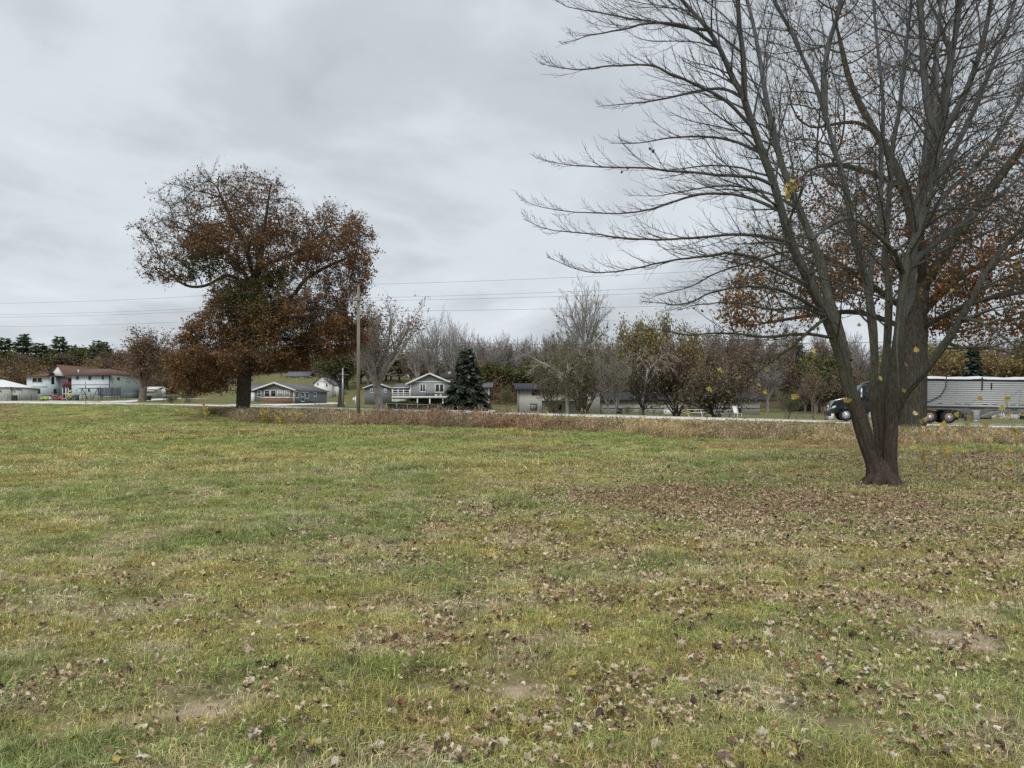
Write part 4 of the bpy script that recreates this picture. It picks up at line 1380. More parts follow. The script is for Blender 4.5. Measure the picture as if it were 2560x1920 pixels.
for pl in SIDE:
    pts = catmull([R8(*p) for p in pl], 4) - mbase
    pts = pts + np.cumsum(rng.normal(size=pts.shape) * 0.006, axis=0)
    n = len(pts)
    t = np.linspace(0, 1, n)
    rad = 0.029 * (1 - t) ** 1.1 + 0.004
    V, Fq, _ = tube_arrays(pts, rad, 6)
    obj('side_branch', mesh_np('side_branch', V, Fq, smooth_shade=True), M_maple, maple)
    lim_len = np.linalg.norm(np.diff(pts, axis=0), axis=1).sum()
    nsh = int(lim_len * 6.0)
    sg = 1
    for k in range(nsh):
        tt_ = 0.12 + 0.88 * (k + rng.uniform(0, 1)) / nsh
        i = min(int(tt_ * (n - 1)), n - 2)
        dl = unit(pts[i + 1] - pts[i]); sg = -sg
        sidev = unit(np.cross(dl, [0, 0, 1])) * sg
        cd = dl * 0.85 + sidev * rng.uniform(0.2, 0.8) + np.array([0, 0, rng.uniform(-0.25, 0.35)])
        L = rng.uniform(0.4, 1.35) * (1.22 - 0.98 * tt_)
        grow(W, rng, pts[i], cd, L, min(rad[i] * 0.45, 0.009), 0, S_M2, tips)
tag(obj('twigs', W.mesh('twigs'), M_maple, maple), kind='stuff')
# root flare and the mound of roots
mb = Tubes()
for a in np.linspace(0, 6.28, 9)[:-1]:
    a += rng.normal() * 0.2
    d = np.array([math.cos(a), math.sin(a), 0])
    z_ = rng.uniform(0.8, 1.2)
    mb.add(np.array([d * 0.02 + [0, 0, 0.55], d * 0.13 + [0, 0, 0.30 * z_], d * 0.25 + [0, 0, 0.13 * z_], d * 0.38 * z_ + [0, 0, 0.03], d * 0.62 * z_ + [0, 0, -0.05]]), np.array([0.06, 0.11, 0.10, 0.07, 0.03]) * rng.uniform(0.8, 1.15), 9)
obj('root_flare', mb.mesh('root_flare'), M_maple, maple)
# leftover yellow leaves, each one its own
M_yleaf = material('yellow_maple_leaf', (0.58, 0.46, 0.12), rough=0.6, var=0.25, scale=1.5, transl=0.35)
M_wleaf = material('pale_maple_leaf', (0.66, 0.58, 0.32), rough=0.6, var=0.2, scale=1.5, transl=0.35)
M_dleaf = material('withered_maple_leaf', (0.06, 0.05, 0.05), rough=0.7, var=0.2, scale=1.5, transl=0.1)
yl = [leaf_mesh('leaf', MAPLE, rng.uniform(0.2, 0.7), rng.uniform(-0.4, 0.4), rng) for _ in range(4)]
for me in yl: me.materials.append(M_yleaf)
wl_ = [m.copy() for m in yl]
for me in wl_: me.materials.clear(); me.materials.append(M_wleaf)
dl_ = [m.copy() for m in yl]
for me in dl_: me.materials.clear(); me.materials.append(M_dleaf)
tipv = np.concatenate(tips)
tpx = (tipv[:, 0] + mbase[0]) / (tipv[:, 1] + mbase[1]) * F_PX + CX
tpy = HY - (tipv[:, 2] + mbase[2] - EYE) / (tipv[:, 1] + mbase[1]) * F_PX
YL = [(1962, 465, 3), (1972, 455, 3), (1980, 470, 3), (1968, 475, 3), (1990, 460, 2), (2108, 1000, 2), (2112, 1012, 2), (1776, 970, 2), (1796, 917, 2), (1915, 916, 1), (1898, 955, 1), (1915, 983, 2), (2005, 1020, 1), (2035, 868, 1), (2036, 888, 2), (1720, 1058, 2), (1985, 1047, 1), (2330, 1100, 0), (1975, 855, 1), (2265, 905, 1), (2260, 970, 1), (2235, 640, 1), (2290, 690, 1), (2150, 830, 1), (2380, 720, 1), (2060, 590, 1), (2320, 480, 1), (2130, 510, 1), (1625, 366, -1), (1632, 372, -1), (1570, 415, -1), (1555, 425, -1), (1610, 730, -1), (1740, 770, -1), (1735, 765, -1), (1755, 770, -1), (1870, 560, 1), (2200, 940, 1), (2290, 870, 1), (2420, 905, 1)]
for (lxp, lyp, m) in YL:
    i = int(np.argmin((tpx - lxp) ** 2 + (tpy - lyp) ** 2))
    reps = 1 if m <= 1 else m
    for r_ in range(reps):
        me = (dl_ if m < 0 else wl_ if m == 0 else yl)[rng.integers(0, 4)]
        o = obj('leaf', me, None, maple)
        dxy = np.array([lxp - tpx[i], 0, -(lyp - tpy[i])]) * DM / F_PX
        dxy *= min(1.0, 0.12 / (np.linalg.norm(dxy) + 1e-6))
        o.location = tuple(tipv[i] + dxy + rng.normal(size=3) * 0.03 * r_ - np.array([0, 0, 0.04]))
        o.rotation_euler = (rng.uniform(0.8, 2.2), rng.normal() * 0.4, rng.uniform(-1.2, 1.2))
        s = rng.uniform(0.075, 0.115) * (0.7 if m < 0 else 1)
        o.scale = (s, s, s)
# ------------------------------------------------------------------ background trees
def place(root, x, y, h=None, w=None, rz=0.0, sink=0.1):
    """stand a tree on the ground; h and w are the height and half-width it should have"""
    s = h / root['h'] if h else 1.0
    sx = (w / root['w']) if w else s
    root.location = (x, y, G(x, y) - sink)
    root.scale = (sx, sx, s)
    root.rotation_euler = (0, 0, rz)


def top_h(px, py, D):
    """height of a tree at depth D whose top shows at row py"""
    return PZ(py, D) - G(PX(px, D), D)


RUSTP = [(0.22, 0.105, 0.05), (0.16, 0.085, 0.05), (0.25, 0.13, 0.055)]
OLIVEP = [(0.20, 0.185, 0.085), (0.165, 0.165, 0.075), (0.23, 0.19, 0.10)]
YELP = [(0.46, 0.36, 0.12), (0.40, 0.31, 0.11), (0.33, 0.29, 0.11)]
BROWNP = [(0.25, 0.18, 0.135), (0.21, 0.165, 0.125), (0.28, 0.20, 0.14)]
GRNP = [(0.09, 0.12, 0.035), (0.07, 0.10, 0.03), (0.13, 0.15, 0.045)]

# the vase-shaped tree beside the blue house
t = make_tree('maple_tree', 'vase-shaped tree with thin brown leaves beside the blue house', 31, S_VASE, 2.6, 0.42, 9, 5.6, 0.62, M_bark_brown, dict(n=4200, size=(0.16, 0.30), pal=BROWNP + RUSTP, spread=0.35))
D = 118; place(t, PX(355, D), D, top_h(355, 818, D), 7.2, 0.4)
# bare maple with a forked trunk by the deck house
t = make_tree('maple_tree', 'half-bare forked maple with brown leaves near the grey deck house', 33, S_VASE, 3.4, 0.46, 8, 6.8, 0.8, M_bark_grey, dict(n=3600, size=(0.14, 0.28), pal=BROWNP + [(0.2, 0.09, 0.06)], spread=0.4))
D = 92; place(t, PX(950, D), D, top_h(950, 728, D), 6.4, 1.2)
t = make_tree('shade_tree', 'dark-trunked green tree behind the thin pole', 35, S_VASE, 4.2, 0.5, 8, 4.5, 0.8, M_bark_dark, dict(n=3800, size=(0.2, 0.35), pal=GRNP + OLIVEP, spread=0.5))
D = 120; place(t, PX(852, D), D, top_h(852, 850, D), 4.6, 0.2)
# tall bare trees right of the deck house roof
protoA = make_tree('bare_tree', 'tall bare grey tree rising behind the deck house', 41, S_VASE, 4.5, 0.40, 8, 7.5, 0.42, M_bark_grey, group='tall bare trees behind the deck house')
bare_spots = [(1082, 166, 755, 5.0), (1120, 172, 775, 4.2), (1148, 160, 772, 4.6), (1045, 178, 790, 4.5)]
for i, (px, D, py, w) in enumerate(bare_spots):
    r = protoA if i == 0 else copy_tree(protoA)
    place(r, PX(px, D), D, top_h(px, py, D), w, i * 1.7)
# the dead, pale drooping tree with its upright bare top
t = make_tree('bare_tree', 'bare grey tree with fan-shaped top above the olive thicket', 43, S_VASE, 9.0, 0.32, 8, 6.0, 0.55, M_bark_grey)
D = 96; place(t, PX(1462, D), D, top_h(1462, 672, D), 5.2, 0.5)
t = make_tree('drooping_tree', 'dead tree with pale drooping branches in the olive thicket', 45, S_DROOP, 5.6, 0.22, 6, 4.6, 0.95, M_bark_pale)
D = 93; place(t, PX(1420, D), D, top_h(1420, 838, D), 6.6, 0.8)
t = make_tree('drooping_tree', 'slim pale-barked tree with arching branches beside the yellow trees', 47, S_DROOP, 6.4, 0.16, 5, 3.8, 1.0, M_bark_pale)
D = 90; place(t, PX(1600, D), D, top_h(1600, 850, D), 5.6, 2.1)
# thicket trees in front of the long low building
def thicket(name, label, seed, bark, pal, nleaf, px, D, py, w, stems=4, size=(0.12, 0.24), cat='tree', spread=0.4, h0=1.2, la=0.8):
    t = make_tree(name, label, seed, S_VASE, h0, 0.20, 10, 3.4, la, bark, dict(n=nleaf, size=size, pal=pal, spread=spread) if nleaf else None, stems=stems, stem_spread=0.35, cat=cat)
    place(t, PX(px, D), D, top_h(px, py, D), w, seed * 0.7)
    return t
thicket('willow_tree', 'dense olive willow clump before the long low building', 51, M_bark_olive, OLIVEP, 1100, 1455, 93, 800, 6.4, h0=0.5, stems=7, la=1.15)
thicket('willow_tree', 'olive willow clump with drooping twigs over the building corner', 52, M_bark_olive, OLIVEP, 450, 1380, 97, 850, 5.4, h0=0.5, stems=6, la=1.2)
thicket('small_tree', 'multi-stemmed grey tree with slim spreading stems', 53, M_bark_grey, OLIVEP, 900, 1532, 89, 870, 3.6, stems=5)
thicket('crab_apple_tree', 'dark low crab apple with crooked branches by the low building', 54, M_bark_dark, OLIVEP, 500, 1610, 86, 885, 3.6, stems=2, la=1.0)
thicket('small_tree', 'broad red-brown leafy tree in front of the low building', 55, M_bark_dark, RUSTP + BROWNP, 3600, 1690, 93, 850, 5.0, stems=6, h0=0.4, la=1.05)
thicket('small_tree', 'brown bushy tree at the right end of the low building', 56, M_bark_dark, BROWNP + OLIVEP, 5200, 1790, 86, 890, 5.0, stems=7, h0=0.3, la=1.15)
thicket('shrub', 'rounded green shrub beside the road near the truck', 57, M_bark_olive, GRNP, 3600, 1965, 78, 972, 1.9, stems=5, size=(0.08, 0.16), cat='shrub', spread=0.2)
thicket('small_tree', 'slender young tree with yellow leaves behind the green shrub', 58, M_bark_brown, YELP, 700, 2030, 96, 892, 1.3, stems=1, la=0.5, h0=2.2)
thicket('shrub', 'yellow-green bush between the dark crab apple and the low building', 59, M_bark_olive, YELP + GRNP, 1300, 1568, 84, 1005, 1.1, stems=5, size=(0.08, 0.15), cat='shrub', spread=0.15)
thicket('shrub', 'small dark bush below the grey sign back', 60, M_bark_dark, GRNP + OLIVEP, 1200, 428, 112, 985, 1.2, stems=5, size=(0.1, 0.2), cat='shrub', spread=0.2)
thicket('shrub', 'yellow-green bush right of the grey sign back', 63, M_bark_olive, YELP + GRNP, 1600, 470, 116, 965, 2.0, stems=5, size=(0.1, 0.22), cat='shrub', spread=0.25)
thicket('shrub', 'bright green young shrub on the grass left of the low building', 64, M_bark_olive, GRNP + [(0.2, 0.22, 0.06)], 1800, 1270, 120, 955, 1.9, stems=4, size=(0.12, 0.22), cat='shrub', spread=0.25)
for i, (px, D, py, w) in enumerate([(1190, 74, 1018, 0.8), (1150, 72, 1020, 0.7), (1235, 73, 1024, 0.6)]):
    thicket('shrub', 'low purple-red leaved bush in the roadside weeds %s' % ['under the spruce', 'left of the spruce shadow', 'right of the spruce'][i], 65 + i, M_bark_brown, [(0.20, 0.06, 0.06), (0.15, 0.06, 0.05)], 700, px, D, py, w, stems=5, size=(0.05, 0.10), cat='shrub', spread=0.12)
# yellow trees behind
py_ = make_tree('yellow_tree', 'tree with thin yellow autumn leaves rising behind the drooping tree', 71, S_WOOD, 4, 0.25, 8, 5.5, 0.55, M_bark_brown, dict(n=2600, size=(0.22, 0.4), pal=YELP + OLIVEP, spread=0.5), group='yellow trees behind the thicket')
for i, (px, D, py, w) in enumerate([(1570, 142, 790, 5.0), (1650, 138, 768, 5.0), (1720, 150, 800, 4.5), (1610, 165, 800, 5)]):
    r = py_ if i == 0 else copy_tree(py_)
    place(r, PX(px, D), D, top_h(px, py, D), w, i * 2.1)
olive_w = make_tree('yellow_tree', 'olive-yellow leafy tree above the grain trailer', 72, S_WOOD, 3, 0.25, 8, 5.0, 0.7, M_bark_brown, dict(n=3600, size=(0.25, 0.42), pal=YELP + OLIVEP + RUSTP, spread=0.5), group='olive trees behind the truck')
for i, (px, D, py, w) in enumerate([(2350, 120, 865, 4.5), (2490, 125, 880, 4.5), (2270, 130, 850, 5), (2560, 118, 870, 4.5), (2410, 140, 850, 5)]):
    r = olive_w if i == 0 else copy_tree(olive_w)
    place(r, PX(px, D), D, top_h(px, py, D), w, i * 1.3)

# conifers
def conifer(name, label, seed, h, r, whorls, per, droop, pal, group=None, ragged=0.25, bark=M_bark_dark, sub=9, ns=0.30, cat='conifer', crown0=0.08, shape=1.0):
    rng = np.random.default_rng(seed)
    root = thing(name, label, cat, group=group)
    T = Tubes(); T.add(np.array([[0, 0, -0.2], [0, 0, h * 0.5], [0, 0, h]]), np.array([h * 0.018, h * 0.012, 0.02]), 8)
    obj('trunk', T.mesh('trunk'), bark, root)
    B = Tubes(); cs, ds = [], []
    for k in range(whorls):
        t = crown0 + (1 - crown0) * (k + rng.uniform(-0.3, 0.3)) / whorls
        t = min(max(t, crown0), 0.985)
        z = h * t
        L0 = r * (1 - t) ** shape * 1.02 + 0.12
        a0 = rng.uniform(0, 6.28)
        for j in range(per):
            if rng.uniform() < 0.06: continue
            a = a0 + j * 6.283 / per + rng.normal() * 0.15
            L = L0 * rng.uniform(1 - ragged, 1 + ragged)
            pts = []
            for s in np.linspace(0, 1, 5):
                pts.append([math.cos(a) * L * s, math.sin(a) * L * s, z + L * (0.12 * s - droop * s * s + 0.12 * s ** 4)])
            pts = np.array(pts)
            B.add(pts, np.linspace(0.03, 0.008, 5), 3)
            m = max(3, int(sub * L / r * 2.2))
            for _ in range(m):
                s = rng.uniform(0.12, 1.0); i = min(int(s * 4), 3); f = s * 4 - i
                q = pts[i] * (1 - f) + pts[i + 1] * f
                side = np.array([-math.sin(a), math.cos(a), 0]) * rng.choice([-1, 1])
                d = unit(unit(pts[i + 1] - pts[i]) * 0.7 + side * rng.uniform(0.2, 1.0) + np.array([0, 0, -0.25 + rng.normal() * 0.25]))
                cs.append(q); ds.append(d)
    obj('branches', B.mesh('branches'), bark, root)
    cs, ds = np.array(cs), np.array(ds)
    n = len(cs)
    L = rng.uniform(0.6, 1.3, (n, 1)) * ns * (r / 2.2)
    sv = np.cross(ds, rng.normal(size=(n, 3)) * 0.5 + [0, 0, 1.0]); sv /= np.linalg.norm(sv, axis=1)[:, None] + 1e-9
    wd = L * 0.22
    V = np.stack([cs, cs + ds * L * 0.5 + sv * wd, cs + ds * L, cs + ds * L * 0.5 - sv * wd - np.array([0, 0, 0.05])], 1).reshape(-1, 3)
    b = np.arange(n)[:, None] * 4
    F = np.concatenate([b + [[0, 1, 2]], b + [[0, 2, 3]]])
    col = np.array(pal)[rng.integers(0, len(pal), n)] * rng.uniform(0.6, 1.4, (n, 1))
    obj('needles', mesh_np('needles', V, F3=F, col=np.repeat(col, 4, 0)), M_needle, root)
    root['h'] = float(h); root['w'] = float(r * 1.1)
    return root


SPR = [(0.06, 0.08, 0.055), (0.045, 0.065, 0.045), (0.12, 0.14, 0.115), (0.085, 0.09, 0.055)]
PIN = [(0.17, 0.20, 0.115), (0.14, 0.17, 0.095), (0.21, 0.24, 0.14)]
t = conifer('spruce_tree', 'dark blue-green spruce in front of the grey deck house', 81, 9, 2.9, 24, 9, 0.5, SPR, sub=40, ns=0.62, shape=0.85, ragged=0.42)
D = 100; place(t, PX(1166, D), D, top_h(1166, 866, D), 3.1, 0.0)
pine = conifer('pine_tree', 'tall dark pine in the wood behind the blue house', 83, 15, 3.6, 16, 6, 0.05, PIN, group='pines behind the blue house', ragged=0.6, sub=30, ns=0.75, crown0=0.2, shape=0.7)
pine_spots = [(12, 225, 842, 4), (58, 232, 832, 4), (100, 228, 855, 4.2), (150, 226, 838, 3.6), (205, 232, 866, 3.6), (242, 222, 848, 3.0), (262, 235, 852, 3.2), (-30, 228, 850, 4), (178, 240, 862, 4), (300, 236, 880, 3.6)]
for i, (px, D, py, w) in enumerate(pine_spots):
    r = pine if i == 0 else copy_tree(pine)
    place(r, PX(px, D), D, top_h(px, py, D), w, i * 1.9)
t = conifer('spruce_tree', 'dark conifer rising above the grain trailer', 85, 10, 2.6, 22, 9, 0.4, SPR, sub=20, ns=0.8)
D = 112; place(t, PX(2432, D), D, top_h(2432, 858, D), 2.6)
t = conifer('spruce_tree', 'small dark conifer in the hillside wood above the shrub', 86, 8, 2.2, 18, 8, 0.4, SPR, sub=16, ns=0.9)
D = 175; place(t, PX(2000, D), D, top_h(2000, 855, D), 2.6)

# the hillside wood: bare grey and brown trees, each its own
woodA = make_tree('wood_tree', 'bare grey-brown tree in the hillside wood', 91, S_WOOD, 3.2, 0.24, 8, 5.6, 0.5, M_bark_grey, group='bare trees of the hillside wood')
woodB = make_tree('wood_tree', 'brown-leaved tree in the hillside wood', 92, S_WOOD, 3.0, 0.22, 8, 5.0, 0.65, M_bark_brown, dict(n=1500, size=(0.22, 0.4), pal=BROWNP, spread=0.5), group='brown trees of the hillside wood')
woodC = make_tree('wood_tree', 'olive-green leafy tree in the hillside wood', 93, S_WOOD, 2.6, 0.22, 8, 4.6, 0.7, M_bark_dark, dict(n=2300, size=(0.28, 0.5), pal=OLIVEP + GRNP, spread=0.5), group='olive trees of the hillside wood')
woodD = make_tree('wood_tree', 'bare dark-limbed tree in the hillside wood', 94, S_WOOD, 3.4, 0.26, 7, 6.0, 0.55, M_bark_brown, group='dark bare trees of the hillside wood')
used = set()
rng = np.random.default_rng(77)
spots = []
def wood(zone, px0, px1, D0_, D1_, n, py0, py1, kinds, w=(3.8, 5.6)):
    for i in range(n):
        px = px0 + (px1 - px0) * (i + rng.uniform(0.1, 0.9)) / n
        spots.append((px, rng.uniform(D0_, D1_), rng.uniform(py0, py1), rng.uniform(*w), kinds[rng.integers(0, len(kinds))], zone))
wood('in the wood behind the blue house', -120, 470, 215, 255, 22, 862, 905, 'CCBCAB')
wood('at the wood edge just behind the blue house', -60, 460, 200, 212, 9, 915, 945, 'BBC')
wood('on the skyline above the hill garage', 460, 900, 240, 300, 16, 850, 890, 'ADBC')
wood('on the skyline right of the deck house', 1170, 1420, 205, 262, 22, 822, 868, 'AAAD')
wood('at the wood edge right of the deck house', 1180, 1400, 196, 204, 6, 895, 925, 'CBC')
wood('on the hillside behind the long low building', 1400, 2140, 200, 262, 38, 800, 868, 'ABDAB')
wood('below the hillside house', 1660, 2140, 150, 196, 18, 850, 905, 'BBDAC')
wood('near the roadside green shrub', 2000, 2140, 118, 150, 6, 905, 950, 'BDC')
wood('in the wood behind the grain trailer', 2140, 2760, 160, 250, 24, 830, 880, 'BBCAD')
wood('behind the deck house and grey house', 930, 1160, 215, 270, 12, 868, 900, 'BCAB')
wood('on the far skyline ridge', -150, 2760, 300, 360, 46, 850, 885, 'ABDA', (5, 7.5))
wood('behind the white farmhouse', 800, 1010, 200, 240, 10, 865, 905, 'ADAC')
wood('behind the hill garage', 560, 700, 238, 262, 7, 860, 890, 'ADBC')
protos_w = dict(A=woodA, B=woodB, C=woodC, D=woodD)
KIND = dict(A='bare grey-brown tree', B='brown-leaved tree', C='olive-green leafy tree', D='bare dark-limbed tree')
for i, (px, D, py, w, kd, zone) in enumerate(spots):
    r = protos_w[kd]
    if kd in used: r = copy_tree(r)
    used.add(kd)
    tag(r, '%s %s' % (KIND[kd], zone), None, '%ss %s' % (KIND[kd], zone))
    place(r, PX(px, D), D, max(top_h(px, py, D), 4.0), w, rng.uniform(0, 6.28))

# brushy undergrowth of the wood, one mass
ug = []
for sd in range(4):
    r_ = np.random.default_rng(500 + sd)
    Tt, tp_ = Tubes(), []
    for k in range(7):
        a_ = r_.uniform(0, 6.28)
        grow(Tt, r_, (r_.normal() * 0.5, r_.normal() * 0.5, -0.1), (math.cos(a_) * 0.5, math.sin(a_) * 0.5, 1), r_.uniform(2, 3.6), 0.04, 1, S_WOOD, tp_)
    Vt, Ft = np.concatenate(Tt.V), np.concatenate(Tt.F)
    lc = np.concatenate(tp_)[r_.integers(0, len(np.concatenate(tp_)), 420)] + r_.normal(size=(420, 3)) * 0.4
    Vl, Fl, Cl = cards(lc, r_.uniform(0.2, 0.4, 420), r_, np.array(BROWNP + OLIVEP)[r_.integers(0, 6, 420)] * 4.0)
    ug.append(mesh_np('brush', np.concatenate([Vt, Vl]), Ft, Fl + len(Vt), col=np.concatenate([np.full((len(Vt), 3), 0.75), Cl])))
r_ = np.random.default_rng(600)
uD = r_.uniform(188, 300, 1500)
upx = r_.uniform(-200, 2760, 1500)
ux = (upx - CX) / F_PX * uD
kp = ~((ux > -78) & (ux < -15) & (uD < 250))
ux, uD = ux[kp], uD[kp]
n_ = len(ux)
us_ = r_.uniform(0.9, 1.7, n_)
instancer('undergrowth', ug, np.stack([ux, uD, gz(ux, uD)], 1), np.stack([0 * ux, 0 * ux, r_.uniform(0, 6.28, n_)], 1), np.stack([us_, us_, us_ * r_.uniform(0.7, 1.3, n_)], 1), r_.integers(0, 4, n_), np.array([0.25, 0.205, 0.17]) * r_.uniform(0.7, 1.3, (n_, 1)), instanced_mat('brush', 0.9, 0.1), 'brown brushy undergrowth below the hillside trees', 'undergrowth')

# young saplings with a few yellow leaves
def sapling(label, px, D, hgt, nst, nl, seed, size=0.12):
    rng = np.random.default_rng(seed)
    x = PX(px, D)
    root = thing('sapling', label, 'sapling', (x, D, G(x, D) - 0.03))
    T, tp = Tubes(), []
    for s in range(nst):
        a = rng.uniform(0, 6.28)
        pts, _ = shoot(rng, (0.06 * math.cos(a), 0.06 * math.sin(a), 0), (math.cos(a) * 0.3, math.sin(a) * 0.3, 1), hgt * rng.uniform(0.6, 1.05), 6, 0.1, lambda t: (0, 0, 0.03))
        T.add(pts, np.linspace(0.009, 0.004, 7), 4)
        for k in range(5):
            i = rng.integers(2, 7)
            p2, _ = shoot(rng, pts[i], rng.normal(size=3) + [0, 0, 0.7], hgt * 0.25, 3, 0.15, lambda t: (0, 0, 0.05))
            T.add(p2, np.linspace(0.005, 0.003, 4), 3); tp.append(p2)
        tp.append(pts[3:])
    obj('stem', T.mesh('stem'), M_bark_grey, root)
    allp = np.concatenate(tp)
    for k in range(nl):
        me = (yl if rng.uniform() < 0.75 else wl_)[rng.integers(0, 4)]
        o = obj('leaf', me, None, root)
        o.location = tuple(allp[rng.integers(0, len(allp))] + rng.normal(size=3) * 0.04)
        o.rotation_euler = (rng.uniform(0.6, 2.2), rng.normal() * 0.5, rng.uniform(0, 6.28))
        s = size * rng.uniform(0.8, 1.3); o.scale = (s, s, s)
    return root


sapling('thin sapling with yellow leaves right of the old oak trunk', 2355, 14.8, 1.5, 3, 16, 301, 0.13)
sapling('thin sapling with big yellow leaves in front of the trailer wheels', 2465, 15.2, 1.75, 4, 20, 302, 0.13)
sapling('yellow-leaved sapling in front of the white deck railing', 2548, 14.6, 1.9, 4, 22, 303, 0.14)
sapling('low sapling with pale yellow leaves beside the clump maple', 2262, 15.6, 1.6, 3, 14, 304, 0.12)
sapling('yellow sapling in the weeds before the oak', 660, 61, 1.45, 5, 60, 305, 0.24)
sapling('yellow sapling in the weeds in front of the ranch house brick wall', 700, 59, 1.1, 5, 50, 306, 0.24)
sapling('yellow sapling in the weeds in front of the ranch house door', 746, 58, 1.75, 4, 34, 307, 0.22)
sapling('tan sapling left of the oak trunk', 520, 64, 1.35, 5, 40, 308, 0.22)
sapling('small yellow sapling in the weeds beside the utility pole', 850, 57, 0.75, 4, 22, 309, 0.2)
sapling('thin bare sapling with few leaves far left of the oak trunk', 455, 72, 2.6, 5, 10, 310, 0.2)
# ------------------------------------------------------------------ buildings
def wallmat(name, col, **k):
    return material(name, col, rough=0.8, var=0.06, scale=1.2, **k)


M_white = wallmat('white_paint', (0.78, 0.78, 0.76))
M_blue = wallmat('pale_blue_siding', (0.68, 0.75, 0.81))
M_bluegreen = wallmat('grey_green_siding', (0.36, 0.42, 0.41))
M_dteal = wallmat('dark_teal_trim', (0.05, 0.08, 0.085))
M_roofbrown = material('brown_shingle', (0.165, 0.10, 0.08), rough=0.95, var=0.2, scale=6)
M_roofgrey = material('grey_shingle', (0.155, 0.155, 0.16), rough=0.95, var=0.2, scale=6)
M_roofdark = material('dark_shingle', (0.055, 0.055, 0.065), rough=0.95, var=0.25, scale=6)
M_grey = wallmat('grey_siding', (0.185, 0.20, 0.20))
M_lgrey = wallmat('light_grey_siding', (0.30, 0.31, 0.315))
M_mgrey = wallmat('gable_grey_siding', (0.20, 0.205, 0.21))
M_brick = material('brick_skirt', (0.23, 0.13, 0.095), rough=0.95, var=0.2, scale=14)
M_olive = wallmat('olive_grey_siding', (0.50, 0.50, 0.46))
M_stone = material('pale_stone', (0.40, 0.38, 0.34), rough=0.95, var=0.3, scale=5)
M_maroon = wallmat('maroon_balcony', (0.20, 0.05, 0.06))
M_darkside = wallmat('charcoal_siding', (0.075, 0.08, 0.085))
M_glass = glass_dark('window_glass')
M_glass2 = material('window_curtain', (0.34, 0.36, 0.36), rough=0.25, var=0.25, scale=1.0, spec=0.5)
M_wood = material('weathered_wood', (0.27, 0.24, 0.20), rough=0.95, var=0.25, scale=5, stretch=(4, 4, 0.5), bump=0.3)
M_metal = material('galvanised_steel', (0.42, 0.43, 0.44), rough=0.45, var=0.1, metal=0.7)
M_black = material('black_plastic', (0.02, 0.02, 0.022), rough=0.5, var=0.1)
M_under = wallmat('shaded_basement_wall', (0.06, 0.065, 0.06))  # shade of the space below the deck, put into the wall colour


def house(name, label, Xc, Yc, cat='house'):
    return thing(name, label, cat, (Xc, Yc, 0))


